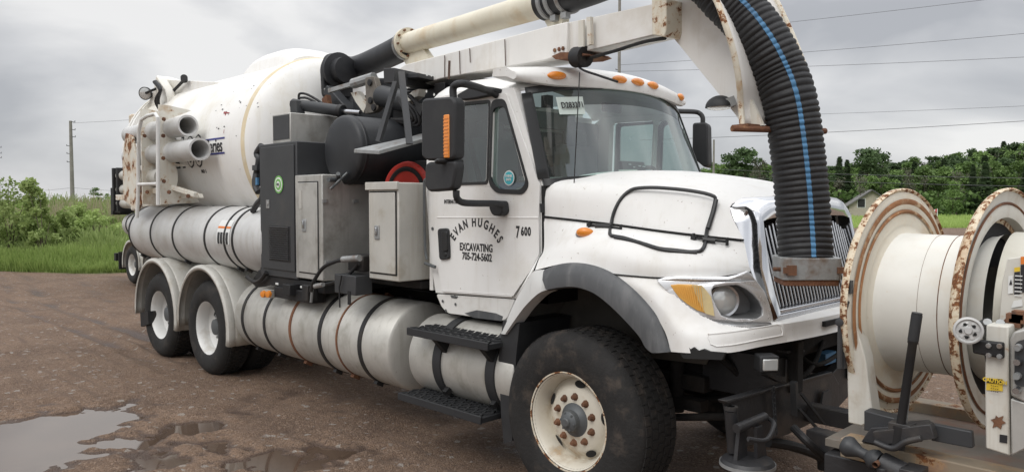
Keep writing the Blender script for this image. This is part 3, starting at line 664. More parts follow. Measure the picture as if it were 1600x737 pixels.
# ---- lower side tank and fuel tank
lt = cyl_tank('lower_side_tank', (-4.497,-1.2,0.669)[0], -1.86, -.858, .71, .362, 'alu', .045)
for p_, mm, w_ in zip([(-4.326,-1.225,0.756),(-3.865,-1.225,0.773),(-3.369,-1.225,0.797),(-2.855,-1.225,0.82),(-2.577,-1.225,0.819),(-2.231,-1.225,0.818)], ('strap', 'strap', 'rusty', 'strap', 'rusty', 'strap'), (.045, .04, .035, .05, .02, .05)):
    strap(lt, p_[0], -.858, .71, .362, w_, mm)
ft = cyl_tank('fuel_tank', -1.60, -.50, -.90, .71, .30, 'alu', .04)
for p_ in [(-1.263,-1.2,0.676),(-0.699,-1.2,0.708)]: strap(ft, p_[0], -.90, .71, .30, .085, 'plastic', .014, False)
def step(x0, x1, y0, y1, z, name='step'):
    m = MB(); m.b2((x0, y0, z - .05), (x1, y1, z - .012)); m.b2((x0, y0 - .008, z - .055), (x1, y0 + .012, z)); m.b2((x0, y1 - .012, z - .055), (x1, y1, z))
    s_ = P(m, name, 'plastic', bevel=.004); n = 22; t = MB()
    for i in range(n):
        for j in range(4):
            x = x0 + (x1 - x0) * (i + .5 + .25 * (j % 2)) / (n + .5); y = y0 + (y1 - y0) * (j + .6) / 4.2
            t.box((x, y, z - .006), (.018, .05, .012), rz=.5 if (i + j) % 2 else -.5)
    P(t, 'step_tread', 'plastic', s_); return s_
us = step(-1.47, -.60, -1.31, -1.02, .965); step(-1.60, -.68, -1.30, -1.06, .46)
m = MB()
for x in (-1.22, -.72): m.prism([(x, -1.3, .92), (x, -1.1, .92), (x, -1.19, .80)], (.05, 0, 0)); m.bar((x + .02, -1.18, .5), (x + .02, -1.0, .62), .04)
P(m, 'step_bracket', 'black')

# ---- cabinets behind the cab
def box_part(name, a, b, m_, bevel=.008, **k): return P(MB().b2(a, b), name, m_, bevel=bevel, **k)
dk = box_part('dark_cabinet', (-3.915, -1.22, 1.18), (-3.21, -.15, 2.425), 'dgrey')
m = MB(); m.b2((-3.86, -1.232, 1.25), (-3.245, -1.22, 2.395)); P(m, 'cabinet_door', 'dgrey', dk, bevel=.004)
m = MB(); m.b2((-3.72, -1.236, 1.33), (-3.32, -1.226, 1.66)); P(m, 'vent_frame', 'black', dk, bevel=.003)
for k in range(16): z = 1.352 + .0195 * k; P(MB().box((-3.52, -1.240, z), (.36, .010, .009), rx=.5), 'vent_slat', 'dgrey', dk)
m = MB(); m.b2((-3.76, -1.238, 1.82), (-3.70, -1.23, 1.90)); m.lathe([(0, .008), (.016, .006), (.018, 0)], (-3.73, -1.238, 1.86), (0, -1, 0), 12); P(m, 'latch', 'zinc', dk)
o = Vector((-3.514,-1.235,2.041))
for r_, mm, d_ in ((.082, 'green', 0), (.066, 'paper', .002), (.052, 'green', .004), (.03, 'paper', .006)):
    m = MB(); m.lathe([(0, d_ + .002), (r_, d_ + .002), (r_, 0)], o, (0, -1, 0), 28); P(m, 'round_sticker', mm, dk)
P(place(text_mb('OIL', .03, .001), o + Vector((0, -.009, -.01)), (1, 0, 0), (0, 0, 1)), 'lettering', 'ink', dk)
box_part('cabinet_plinth', (-3.9, -1.2, 1.085), (-2.8, -.3, 1.178), 'black')
for px in (((-3.627,-1.205,1.112)), ((-3.167,-1.205,1.118))): P(MB().box(px, (.05, .008, .018)), 'plinth_plate', 'paper')
c1 = box_part('steel_cabinet', (-3.235, -1.225, 1.20), (-2.775, -.35, 2.118), 'steel', label='brushed steel cabinet with the narrow door')
m = MB(); m.b2((-3.165, -1.236, 1.26), (-2.845, -1.225, 2.05)); P(m, 'cabinet_door', 'steel', c1, bevel=.003)
m = holed([(-3.175, -1.226, 1.25), (-2.835, -1.226, 1.25), (-2.835, -1.226, 2.06), (-3.175, -1.226, 2.06)], [[(-3.165, -1.226, 1.26), (-2.845, -1.226, 1.26), (-2.845, -1.226, 2.05), (-3.165, -1.226, 2.05)]], (0, -.003, 0)); P(m, 'door_gap', 'dark', c1)
def latch(par, o):
    m = MB(); m.box(o, (.062, .012, .11)); l = P(m, 'latch', 'zinc', par, bevel=.01); m = MB(); m.box((o[0], o[1] - .012, o[2] + .01), (.028, .014, .06)); P(m, 'latch_handle', 'chrome2', par, bevel=.005)
latch(c1, (-3.059,-1.24,1.674)); 
m = MB(); m.box((-3.12, -1.238, 1.90), (.05, .003, .16)); P(m, 'faded_sticker', 'alu', c1)
m = MB(); o = Vector((-2.76,-1.071,2.071)); m.tube([o, o + Vector((.09, -.06, .05))], .018, 10); m.tube([o + Vector((.03, -.1, -.08)), o + Vector((.11, .02, .06))], .012, 8); m.tube([o + Vector((.0, 0, 0)), o + Vector((.05, -.13, .0))], .02, 8); P(m, 'drain_valve', 'hub')
m = MB()
for o in [(-2.77,-1.2,1.888),(-2.77,-0.891,1.888),(-2.77,-1.181,1.359)]: m.box(o, (.02, .05, .03))
P(m, 'hinge_bolt', 'zinc', c1)
# wedge shaped steel duct on top of the dark cabinet
m = MB(); m.prism([(-3.42, -1.16, 2.43), (-3.42, -1.16, 2.70), (-3.42, -.62, 2.70), (-3.42, -.30, 2.43)], (-.34, 0, 0)); P(m, 'air_duct', 'steel', bevel=.006)
P(MB().b2((-3.74, -1.165, 2.46), (-3.44, -1.155, 2.685)), 'duct_opening', 'dgrey')
m = MB(); m.prism([(-3.5, -.55, 2.43), (-3.5, -.45, 2.74), (-3.5, .3, 2.70), (-3.5, .3, 2.2)], (-.1, 0, 0)); P(m, 'dark_guard_plate', 'dgrey')
c2 = box_part('white_cabinet', (-2.088, -1.22, 1.275), (-1.69, -.5, 2.03), 'fender', label='pale aluminium cabinet directly behind the cab')
m = MB(); m.b2((-2.06, -1.232, 1.33), (-1.725, -1.22, 1.955)); P(m, 'cabinet_door', 'fender', c2, bevel=.003)
m = holed([(-2.07, -1.221, 1.318), (-1.712, -1.221, 1.318), (-1.712, -1.221, 1.965), (-2.07, -1.221, 1.965)], [[(-2.06, -1.221, 1.33), (-1.725, -1.221, 1.33), (-1.725, -1.221, 1.955), (-2.06, -1.221, 1.955)]], (0, -.003, 0)); P(m, 'door_gap', 'dark', c2)
m = MB(); m.b2((-2.10, -1.245, 1.975), (-1.68, -1.222, 2.036)); P(m, 'rain_gutter', 'fender', c2, bevel=.004); latch(c2, (-1.953,-1.236,1.644))
# black transverse air tank
o = Vector((-2.78, -1.0, 2.335)); m = MB(); e = [(.30 * math.cos(a), .06 * math.sin(a)) for a in np.linspace(0, math.pi / 2, 8)]
m.lathe([(.30, -2.0), (.30, 0)] + e[1:], o, (0, -1, 0), 64); at_ = P(m, 'air_tank', 'tankblack', ang=40)
m = MB(); m.lathe([(.30, -.06), (.305, -.055), (.305, -.035), (.30, -.03)], o, (0, -1, 0), 64); P(m, 'weld_band', 'tankblack', at_)
box_part('deck_plate', (-3.2, -1.0, 1.2), (-1.7, .9, 1.26), 'under'); box_part('engine_cover', (-2.72, -.45, 1.26), (-1.75, .9, 2.25), 'black'); box_part('blower_housing', (-2.7, -.2, 2.2), (-1.8, .9, 2.42), 'tankblack', .03)
# red hose reel above the white cabinet
o = Vector((-2.239,-0.72,1.981)); m = MB(); m.lathe([(.05, 0), (.07, .015), (.20, .02), (.215, .03), (.235, .03), (.245, 0), (.235, -.02), (.05, -.03)], o, (.25, -1, 0), 48); rr_ = P(m, 'small_hose_reel', 'red')
m = MB(); m.lathe([(.16, .026), (.185, .034), (.2, .026)], o, (.25, -1, 0), 48); P(m, 'reel_groove', 'dark', rr_); m = MB(); m.lathe([(.08, -.1), (.16, -.1), (.16, 0), (.08, 0)], o, (.25, -1, 0), 32); P(m, 'reel_core', 'black', rr_)
# lamp cluster, brackets, coupling and short hose below the cabinets
m = MB(); m.box((-3.726,-1.24,1.015), (.16, .05, .07)); mk = P(m, 'marker_lamp_bracket', 'fender')
for p_ in [(-3.736,-1.28,1.012),(-3.635,-1.28,1.02)]: P(MB().lathe([(0, .03), (.03, .025), (.034, .0)], p_, (.2, -1, 0), 16), 'amber_marker', 'amber', mk)
m = MB(); m.b2((-3.62, -1.24, .99), (-2.95, -1.1, 1.09)); m.box((-3.281,-1.25,1.089), (.13, .1, .10)); m.box((-2.956,-1.25,1.088), (.1, .1, .14)); m.prism([(-4.172,-1.2,1.089),(-4.006,-1.2,1.22),(-3.901,-1.2,1.202),(-3.879,-1.2,1.08),(-4.065,-1.2,1.04)], (0, .1, 0)); P(m, 'support_bracket', 'black', bevel=.006)
m = MB(); m.box((-2.286,-1.24,1.217), (.31, .16, .155)); hb_ = P(m, 'connector_box', 'dgrey', bevel=.006); m = MB(); m.b2((-2.24, -1.325, 1.06), (-2.20, -1.318, 1.17)); P(m, 'box_slot', 'dark', hb_)
m = MB(); m.box((-2.271,-1.15,1.385), (.22, .16, .13)); P(m, 'valve_block', 'black', bevel=.01)
m = MB(); m.tube(spline([(-2.848,-1.3,1.112),(-2.804,-1.3,1.198),(-2.646,-1.3,1.329),(-2.446,-1.3,1.394),(-2.302,-1.3,1.418)]), .016, 10); m.tube(spline([(-2.784,-1.25,1.169),(-2.579,-1.25,1.206),(-2.335,-1.25,1.293),(-2.194,-1.25,1.385)]), .014, 10); m.tube(spline([(-4.17,-1.24,1.142),(-4.009,-1.24,1.104),(-3.876,-1.24,1.138),(-3.77,-1.24,1.213)]), .02, 8); P(m, 'hydraulic_hose', 'black')
m = MB(); m.tube([(-2.34,-1.3,1.416),(-2.099,-1.3,1.439)], .026, 12); m.tube([(-2.783,-1.3,1.162),(-2.649,-1.3,1.188)], .02, 10); m.tube([(-2.878,-1.27,1.124),(-2.902,-1.27,1.01)], .012, 8); P(m, 'hose_coupling', 'zinc')
m = MB(); m.tube([(-2.337,-1.34,1.205),(-2.331,-1.34,1.029)], .007, 6); m.tube([(-2.298,-1.34,1.291),(-2.328,-1.34,1.206)], .007, 6); P(m, 'hanging_wire', 'black')
# pipes and fittings between the tank head and dark cabinet
m = MB(); m.tube(spline([(-4.182,-1.1,1.977),(-4.248,-1.1,2.074),(-4.159,-1.1,2.294),(-4.198,-1.1,2.359),(-4.101,-1.1,2.431)]), .035, 10); m.tube(spline([(-4.312,-1.1,1.785),(-4.213,-1.1,1.862),(-4.117,-1.1,1.913),(-4.074,-1.1,2.008)]), .03, 10); m.box((-4.079,-1.15,2.095), (.08, .08, .12)); m.box((-4.161,-1.1,2.218), (.1, .1, .05)); P(m, 'pipe_fitting', 'dgrey')
P(MB().box((-4.005,-1.2,2.08), (.04, .02, .07)), 'valve_tag', 'blue')
for c_ in (((-3.999,-1.15,1.211)),): m = MB(); m.bar(c_, Vector(c_) + Vector((.1, 0, .12)), .05); P(m, 'tank_bracket', 'black')

# ================================================================ CAB
WB, WT = (-.40, 1.0, 2.00), (-.635, .935, 2.645)      # windscreen corner: base, top  (x, half width, z)
def ws_pt(s, v, off=0.):
    x = WB[0] + (WT[0] - WB[0]) * v + (.25 - .03 * v) * (1 - s * s); y = s * (WB[1] + (WT[1] - WB[1]) * v)
    z = WB[2] + (WT[2] - WB[2]) * v + (.045 + .05 * v) * (1 - s * s)
    return (x + off, y, z + off * .35)
def ws_patch(s0, s1, v0, v1, off=0., n=22, k=8):
    return MB().grid([[ws_pt(s0 + (s1 - s0) * j / n, v0 + (v1 - v0) * i / k, off) for j in range(n + 1)] for i in range(k + 1)])
side_out = [(-1.565,-1.0,2.599),(-1.443,-1.0,2.67),(-1.224,-1.0,2.691),(-0.675,-1.0,2.657),(-0.406,-1.0,1.994),(-0.405,-1.0,1.779),(-0.393,-1.0,1.526),(-0.462,-1.0,1.42),(-0.661,-1.0,1.222),(-1.521,-1.0,1.189),(-1.582,-1.0,1.416),(-1.633,-1.0,1.958),(-1.622,-1.0,2.301)]
win_r = rnd([(-1.369,-1.0,2.606),(-0.89,-1.0,2.595),(-0.917,-1.0,2.011),(-1.394,-1.0,2.008)], .03)
win_v = rnd([(-0.877,-1.0,2.585),(-0.749,-1.0,2.591),(-0.517,-1.0,1.991),(-0.57,-1.0,1.936),(-0.832,-1.0,1.947),(-0.904,-1.0,2.006)], .05)
cab = P(holed(side_out, [win_r, win_v], (0, .06, 0)), 'cab_side', 'white', bevel=.006, ang=30)
P(flip(holed(side_out, [win_r, win_v], (0, .06, 0))), 'cab_side', 'white', ang=30)
# roof: crowned, from windscreen header back
m = MB(); rows = []
for i in range(9):
    u = i / 8; row = []
    for j in range(25):
        s = -1 + j / 12; hx, hy, hz = ws_pt(s, 1.0)
        x = hx + (-1.60 - hx) * u; z = hz + (.055 + .06 * math.sin(math.pi * min(1, u * 1.2) * .5)) * (1 - s ** 6) * min(1, u * 3 + .35) ; y = s * (.935 + .04 * u)
        row.append((x, y, z + (.03 * u) * (1 - abs(s) ** 4)))
    rows.append(row)
m.grid(rows); P(m, 'cab_roof', 'white', solid=.012)
m = holed([(-1.58, -.98, 1.2), (-1.58, .98, 1.2), (-1.60, .96, 2.66), (-1.60, -.96, 2.66)], [[(-1.59, -.6, 2.1), (-1.59, .6, 2.1), (-1.595, .6, 2.5), (-1.595, -.6, 2.5)]], (-.04, 0, 0)); P(m, 'cab_back', 'white')
m = MB(); m.add([(-1.60, -.6, 2.1), (-1.60, .6, 2.1), (-1.605, .6, 2.5), (-1.605, -.6, 2.5)], [(0, 1, 2, 3)]); P(m, 'rear_window', 'glass_side')
P(MB().b2((-1.57, -.93, 1.2), (-.42, .93, 1.27)), 'cab_floor', 'dark'); P(MB().b2((-.48, -.93, 1.2), (-.42, .93, 1.93)), 'firewall', 'dark')
# sill with chipped paint
m = MB(); m.prism(rnd([(-1.521,-1.0,1.179),(-0.661,-1.0,1.216),(-0.737,-1.0,1.077),(-0.788,-1.0,1.054),(-1.377,-1.0,1.044),(-1.452,-1.0,1.082)], .03), (0, .07, 0)); P(m, 'cab_sill', 'white_low', bevel=.005)
m = MB()
for p_ in [(-1.433,-1.003,1.133),(-1.396,-1.003,1.064),(-1.285,-1.003,1.123),(-1.292,-1.003,1.18)]: m.lathe([(0, .003), (.012, .003)], p_, (0, -1, 0), 8)
m.prism([(-1.346,-1.001,1.185),(-1.258,-1.001,1.185),(-1.272,-1.001,1.167),(-1.331,-1.001,1.167)], (0, -.003, 0)); m.prism([(-1.187,-1.0,1.066),(-1.053,-1.0,1.103),(-0.852,-1.001,1.101),(-0.781,-1.0,1.086),(-0.794,-1.001,1.053),(-1.088,-1.0,1.044)], (0, -.002, 0)); P(m, 'scuffed_primer', 'flare')
# door: own panel standing proud of the cab side
dr_out = rnd([(-1.469,-1.004,2.591),(-1.364,-1.004,2.669),(-0.733,-1.004,2.624),(-0.413,-1.004,1.994),(-0.424,-1.004,1.775),(-0.418,-1.004,1.542),(-0.488,-1.004,1.436),(-0.67,-1.004,1.233),(-1.424,-1.004,1.205),(-1.487,-1.004,1.446),(-1.519,-1.004,1.957)], .02)
door = P(holed(dr_out, [rnd([(-1.342,-1.004,2.589),(-0.905,-1.004,2.583),(-0.933,-1.004,2.024),(-1.367,-1.004,2.022)], .03), rnd([(-0.853,-1.004,2.569),(-0.758,-1.004,2.576),(-0.537,-1.004,1.987),(-0.584,-1.004,1.949),(-0.815,-1.004,1.96),(-0.88,-1.004,2.01)], .05)], (0, -.016, 0)), 'door', 'white', bevel=.006, ang=30, label='white cab door with black company lettering')
m = MB(); m.tube([(-1.473,-1.017,1.765),(-0.424,-1.017,1.779)], .007, 8); m.tube([(-1.431,-1.017,1.217),(-0.657,-1.017,1.246)], .005, 6); m.tube([(-1.353,-1.016,2.003),(-0.887,-1.016,1.992)], .006, 6); P(m, 'door_crease', 'white', door)
def frame(outer, k, m_, name, par, d=.012):
    """rubber gasket round a window"""
    P_ = [Vector(p) for p in outer]; c = sum(P_, Vector()) / len(P_); inner = [c + (p - c) * k for p in P_]
    return P(holed(outer, [inner], (0, -d, 0)), name, m_, par)
wr0 = rnd([(-1.352,-1.008,2.604),(-0.882,-1.008,2.593),(-0.909,-1.008,2.006),(-1.377,-1.008,2.003)], .03); wv0 = rnd([(-0.875,-1.008,2.588),(-0.741,-1.008,2.591),(-0.506,-1.008,1.991),(-0.562,-1.008,1.932),(-0.824,-1.008,1.942),(-0.902,-1.008,2.006)], .05)
frame(wr0, .935, 'film', 'window_gasket', door, .018)
frame(wv0, .87, 'film', 'window_gasket', door, .018)
m = MB(); m.add([(-1.366,-1.002,2.601),(-0.895,-1.002,2.591),(-0.922,-1.002,2.011),(-1.377,-1.002,2.008)], [(0, 1, 2, 3)]); P(m, 'side_window', 'glass_side', door)
m = MB(); m.add([(-0.868,-1.002,2.584),(-0.753,-1.002,2.587),(-0.527,-1.002,1.996),(-0.574,-1.002,1.941),(-0.824,-1.002,1.951),(-0.895,-1.002,2.01)], [tuple(range(6))]); P(m, 'vent_window', 'glass_side', door)
for m_ in (MB().add([(-1.366,-1.002,2.601),(-0.895,-1.002,2.591),(-0.922,-1.002,2.011),(-1.377,-1.002,2.008)], [(0, 1, 2, 3)]), MB().add([(-0.868,-1.002,2.584),(-0.753,-1.002,2.587),(-0.527,-1.002,1.996),(-0.574,-1.002,1.941),(-0.824,-1.002,1.951),(-0.895,-1.002,2.01)], [tuple(range(6))])): P(flip(m_), 'far_side_window', 'glass_side')
P(flip(holed(wr0, [rnd([(-1.308,-1.008,2.572),(-0.921,-1.008,2.57),(-0.948,-1.008,2.033),(-1.326,-1.008,2.031)], .03)], (0, -.015, 0))), 'window_gasket', 'film')
P(flip(frame_ := holed(wv0, [rnd([(-0.836,-1.008,2.545),(-0.76,-1.008,2.56),(-0.569,-1.008,1.996),(-0.605,-1.008,1.967),(-0.792,-1.008,1.977),(-0.856,-1.008,2.018)], .05)], (0, -.015, 0))), 'window_gasket', 'film')
o = Vector((-0.709,-1.012,2.046))
for r_, mm, d_ in ((.052, 'paper', 0), (.044, 'teal', .002)): P(MB().lathe([(0, d_ + .001), (r_, d_ + .001), (r_, 0)], o, (0, -1, 0), 28), 'round_sticker', mm, door)
t_ = text_mb('THINK\nSAFE', .024, .0005); P(place(t_, o + Vector((0, -.005, .006)), (1, 0, 0), (0, 0, 1)), 'lettering', 'paper', door)
# handle
m = MB(); m.prism(rnd([(-1.455,-1.02,1.681),(-1.328,-1.02,1.689),(-1.314,-1.02,1.461),(-1.434,-1.02,1.445)], .03), (0, -.018, 0)); h_ = P(m, 'door_handle', 'plastic', door, bevel=.006)
m = MB(); m.prism(rnd([(-1.397,-1.037,1.664),(-1.33,-1.037,1.666),(-1.323,-1.037,1.519),(-1.39,-1.037,1.511)], .02), (0, -.012, 0)); m.lathe([(0, .008), (.018, .006), (.02, 0)], (-1.362,-1.036,1.493), (0, -1, 0), 14); P(m, 'handle_grip', 'film', door, bevel=.004)
# lettering on the door
DX, DZ = (1, 0, 0), (0, 0, 1)
def door_text(t, p, size, sx=1., bold=.004, **k): return P(place(text_mb(t, size, bold, sx, **k), p, DX, DZ), 'lettering', 'ink', door)
pc = Vector((-1.04,-1.021,1.55)); s0_ = (-1.247,-1.021,1.54); s1_ = (-0.846,-1.021,1.558); wid = s1_[0] - s0_[0]
door_text('EXCAVATING', (pc.x, pc.y, (-1.043,-1.021,1.531)[2]), .077, wid / .077 / 7.05, .002)
door_text('705-724-5602', (pc.x + .01, pc.y, (-1.03,-1.021,1.465)[2]), .075, wid / .075 / 7.15, .002)
arc = 'EVAN HUGHES'; ac = Vector((pc.x, pc.y, (-1.043,-1.021,1.549)[2] - .035)); wsum = []
for ch in arc: wsum.append({'E': .60, 'V': .62, 'A': .64, 'N': .68, ' ': .30, 'H': .68, 'U': .66, 'G': .70, 'S': .60}[ch])
tot = sum(wsum); acc = 0; al = MB(); ra, rb = .255, .195
for ch, w_ in zip(arc, wsum):
    u = (acc + w_ / 2) / tot; acc += w_
    if ch == ' ': continue
    a = R(158) - R(136) * u; tm = text_mb(ch, .090, .0025, .72); th = a - math.pi / 2
    th = math.atan2(rb * math.cos(a) * -1, -ra * -math.sin(a)) ; c_, s_ = math.cos(th), math.sin(th)
    tm.v = [(v[0] * c_ - v[1] * s_, v[0] * s_ + v[1] * c_, v[2]) for v in tm.v]
    place(tm, ac + Vector((math.cos(a) * ra, 0, math.sin(a) * rb)), DX, DZ); al.add(tm.v, tm.f)
P(al, 'lettering', 'ink', door)
e_ = (-0.561,-1.021,1.661); door_text('7', (e_[0] - .055, e_[1], e_[2] - .018), .110, .60, .003); door_text('600', (e_[0] + .022, e_[1], e_[2] - .002), .080, .70, .003, space=1.15)
e_ = (-1.289,-1.021,1.87); door_text('INTERNATIONAL', e_, .042, .62, .001)
m = MB(); m.tube(spline([(-1.581,-1.04,2.04),(-1.605,-1.04,2.006),(-1.601,-1.04,1.565),(-1.578,-1.04,1.443)]), .011, 8); m.tube([(-1.589,-1.04,2.05),(-1.511,-1.04,2.082)], .013, 8); m.tube([(-1.589,-1.05,1.414),(-1.466,-1.05,1.392)], .013, 8); P(m, 'grab_rail', 'hub')
for p_ in [(-1.553,-1.003,1.678),(-1.506,-1.003,1.665)]: P(MB().lathe([(0, .006), (.012, .004), (.013, 0)], p_, (0, -1, 0), 10), 'bolt', 'hub')
P(MB().prism([(-0.412,-1.005,1.99),(-0.389,-1.005,1.99),(-0.382,-1.005,1.548),(-0.405,-1.005,1.534)], (0, .1, 0)), 'door_seam', 'dark')
P(MB().prism([(-0.411,-1.012,1.872),(-0.383,-1.012,1.872),(-0.382,-1.012,1.814),(-0.405,-1.012,1.813)], (0, -.01, 0)), 'door_hinge', 'plastic')

# windscreen
fr = MB()
for a in ((-1, 1, -.03, .05), (-1, 1, .945, 1.02), (-1.03, -.965, .05, .96), (.965, 1.03, .05, .96)):
    q = ws_patch(*a, off=.004); fr.add(q.v, q.f)
wsf = P(fr, 'windscreen_frame', 'film', solid=.01)
P(ws_patch(-.975, .975, .035, .78), 'windscreen', 'glass'); P(ws_patch(-.975, .975, .78, .955), 'windscreen_sun_band', 'glass_dark')
P(MB().grid([[ws_pt(s, v, .006) for s in (-.975, -.955)] for k, v in enumerate(np.linspace(.05, .95, 8))]), 'windscreen_gasket', 'film')
m = MB(); pst = lambda s, v: ws_pt(s, v, .012)
m.add([pst(-.80, .875), pst(-.585, .86), pst(-.60, .675), pst(-.80, .69)], [(0, 1, 2, 3)]); sk = P(m, 'permit_sticker', mat('pale_green_permit', (.56, .64, .60), .5, var=.03))
ta = Vector(ws_pt(-.80, .69, .01)); tb_ = Vector(ws_pt(-.585, .68, .01)); tu = Vector(ws_pt(-.7, .88, .01)) - Vector(ws_pt(-.7, .68, .01))
t_ = text_mb('D283271', .062, .001, .78); P(place(t_, Vector(ws_pt(-.693, .745, .020)), tb_ - ta, tu), 'lettering', 'ink', sk)
for s_, v_, w_, h_ in ((-.33, .055, .09, .03),):
    P(MB().add([ws_pt(s_ - w_, v_, -.01), ws_pt(s_ + w_, v_, -.01), ws_pt(s_ + w_, v_ + .05, -.01), ws_pt(s_ - w_, v_ + .05, -.01)], [(0, 1, 2, 3)]), 'serial_plate', 'alu')
# wipers, aerial
for s_ in (-.42, .5):
    m = MB(); a = Vector(ws_pt(s_ + .2, -.03, .03)); b = Vector(ws_pt(s_ - .22, .01, .035)); m.tube([a, (a + b) / 2 + Vector((0, 0, .03)), b], .008, 8); m.bar(Vector(ws_pt(s_ - .42, .03, .02)), Vector(ws_pt(s_ + .1, .045, .03)), .012, .02); P(m, 'wiper', 'film')
P(MB().tube([(-0.203,-0.92,1.992), (-0.159,-0.92,2.709)], .0035, 6), 'aerial', 'film')
# sun visor wing with five marker lamps
def visor_pt(s, k):
    xb = -.65 + .23 * (1 - s * s); w_ = 1.03; fade = 1 - abs(s) ** 5 * .55
    zt = 2.80 + .055 * (1 - s * s); h = .125 * fade; f = .05 * fade
    prof = [(-.30, .0 + .03), (-.10, .015 + .01), (-.02 - f * .2, -.004), (.03, -.035 * fade), (.05, -h * .65), (.035, -h), (.0, -h - .008), (-.10, -h + .02), (-.32, -h + .035)]
    dx, dz = prof[k]; return (xb + dx * (1 - .35 * abs(s) ** 3), s * w_, zt + dz - .03)
rows = [[visor_pt(s, k) for k in range(9)] + [visor_pt(s, 0)] for s in np.linspace(-1, 1, 45)]
m = MB().grid(rows); m.add(rows[0][:9], [tuple(range(9))]); m.add(rows[-1][:9], [tuple(range(9))[::-1]]); vis = P(m, 'sun_visor', 'white', ang=50)
for s_ in (-.73, -.2, 0, .2, .76):
    a = Vector(visor_pt(s_, 3)); b = Vector(visor_pt(s_, 4)); tg = (Vector(visor_pt(s_ + .01, 3)) - Vector(visor_pt(s_ - .01, 3))).normalized(); n_ = tg.cross(b - a).normalized()
    if n_.x < 0: n_ = -n_
    c_ = (a + b) / 2 + n_ * .002; u = (a - b).normalized(); vs = []; fs = []
    for i, (k_, d_) in enumerate(((1, 0), (.92, .014), (.6, .026), (.2, .03))):
        for j in range(20): t_ = 2 * math.pi * j / 20; vs.append(c_ + tg * math.cos(t_) * .074 * k_ + u * math.sin(t_) * .030 * k_ + n_ * d_)
    for i in range(3):
        for j in range(20): fs.append((i * 20 + j, i * 20 + (j + 1) % 20, (i + 1) * 20 + (j + 1) % 20, (i + 1) * 20 + j))
    fs.append(tuple(range(60, 80))); P(MB().add(vs, fs), 'roof_marker_lamp', 'amber', vis)
# interior
m = MB(); m.grid([[(x, y, z) for y in np.linspace(-.92, .92, 9)] for x, z in ((-.30, 1.97), (-.52, 2.01), (-.72, 1.97), (-.78, 1.85), (-.74, 1.45))]); P(m, 'dashboard', 'dash', solid=.02)
for y in (-.52, .50):
    m = MB(); m.box((-1.15, y, 1.62), (.5, .5, .14)); m.box((-1.38, y, 2.02), (.14, .48, .72), ry=-.12); m.box((-1.42, y, 2.44), (.10, .26, .16), ry=-.1); P(m, 'seat', 'seat', bevel=.04)
m = MB(); c_ = Vector((-.80, .50, 2.04)); ax = Vector((-.55, 0, .83)).normalized(); u = Vector((0, 1, 0)); v = ax.cross(u)
m.tube([c_ + (u * math.cos(a) + v * math.sin(a)) * .22 for a in np.linspace(0, 2 * math.pi, 33)[:-1]], .016, 8, closed=True); m.lathe([(0, .02), (.06, .01), (.07, -.03)], c_ - ax * .03, ax, 20)
for a in (0, 2.1, 4.2): m.bar(c_ - ax * .02, c_ + (u * math.cos(a) + v * math.sin(a)) * .21, .03, .012)
m.tube([c_, c_ - ax * .35], .03, 8); P(m, 'steering_wheel', 'film')
m = MB(); m.box((-.62, .28, 2.10), (.04, .30, .2), ry=-.2); m.box((-.60, .28, 2.02), (.1, .1, .05)); P(m, 'dash_monitor', 'film')
m = MB()
for k in range(26): m.box((-.597, .28 + random.uniform(-.13, .13), 2.1 + random.uniform(-.085, .085)), (.004, random.uniform(.01, .04), .006), ry=-.2)
P(m, 'monitor_text', 'paper')['kind'] = 'stuff'
P(hump(-1.30, -1.0, .0, 0, 0) if False else MB().box((-1.2, -.42, 1.86), (.3, .34, .34), rz=.3), 'folded_blue_jacket', 'bluefab', bevel=.06)
m = MB(); m.box((-.55, -.62, 2.03), (.22, .16, .05), rz=.4); m.box((-.50, -.30, 2.03), (.2, .26, .02), rz=-.2); P(m, 'papers_on_dash', 'paper', bevel=.004)
m = MB(); m.bar((-1.3, -.9, 2.5), (-.95, -.88, 1.5), .05, .006); P(m, 'seat_belt', 'film')
m = MB(); m.box((-.62, 0, 2.60), (.03, .22, .07)); P(m, 'inside_mirror', 'film', bevel=.01)
m = MB(); m.b2((-1.56, -.94, 2.0), (-1.50, -.6, 2.6)); m.b2((-1.56, .6, 2.0), (-1.50, .94, 2.6)); m.b2((-1.56, -.6, 2.52), (-1.50, .6, 2.66)); m.b2((-1.56, -.94, 1.3), (-1.50, .94, 2.06)); P(m, 'cab_rear_trim', 'seat')

# mirrors
def mirror_mb(sgn, pts_top, pts_low, d=.11):
    a = MB().prism(rnd(pts_top, .05, 5), (d, -.02 * sgn, 0)); b = MB().prism(rnd(pts_low, .05, 5), (d, -.02 * sgn, 0)); return a, b
ym = -1.50
pt_ = [(-0.936,-1.5,2.553),(-0.635,-1.5,2.538),(-0.599,-1.5,2.506),(-0.606,-1.5,2.147),(-0.886,-1.5,2.149),(-0.939,-1.5,2.18)]; pl_ = [(-0.912,-1.5,2.141),(-0.612,-1.5,2.139),(-0.606,-1.5,2.098),(-0.638,-1.5,1.958),(-0.88,-1.5,1.948),(-0.92,-1.5,1.99)]
m = MB(); m.prism(rnd(pt_, .045, 5), (0, -.09, 0)); m.prism(rnd(pl_, .045, 5), (0, -.08, 0)); m.bar((-0.721,-1.54,2.153), (-0.709,-1.54,2.125), .22, .05)
mh = P(m, 'mirror_housing', 'plastic', bevel=.018, ang=50)
cn = Vector((-0.677,-1.592,2.294)); m = MB(); m.box(cn, (.052, .012, .27)); P(m, 'mirror_marker_lens', 'amber', mh, bevel=.006)
for k in range(11): P(MB().box((cn.x, cn.y - .0075, cn.z - .11 + .022 * k), (.046, .004, .006)), 'lens_rib', 'amber', mh)
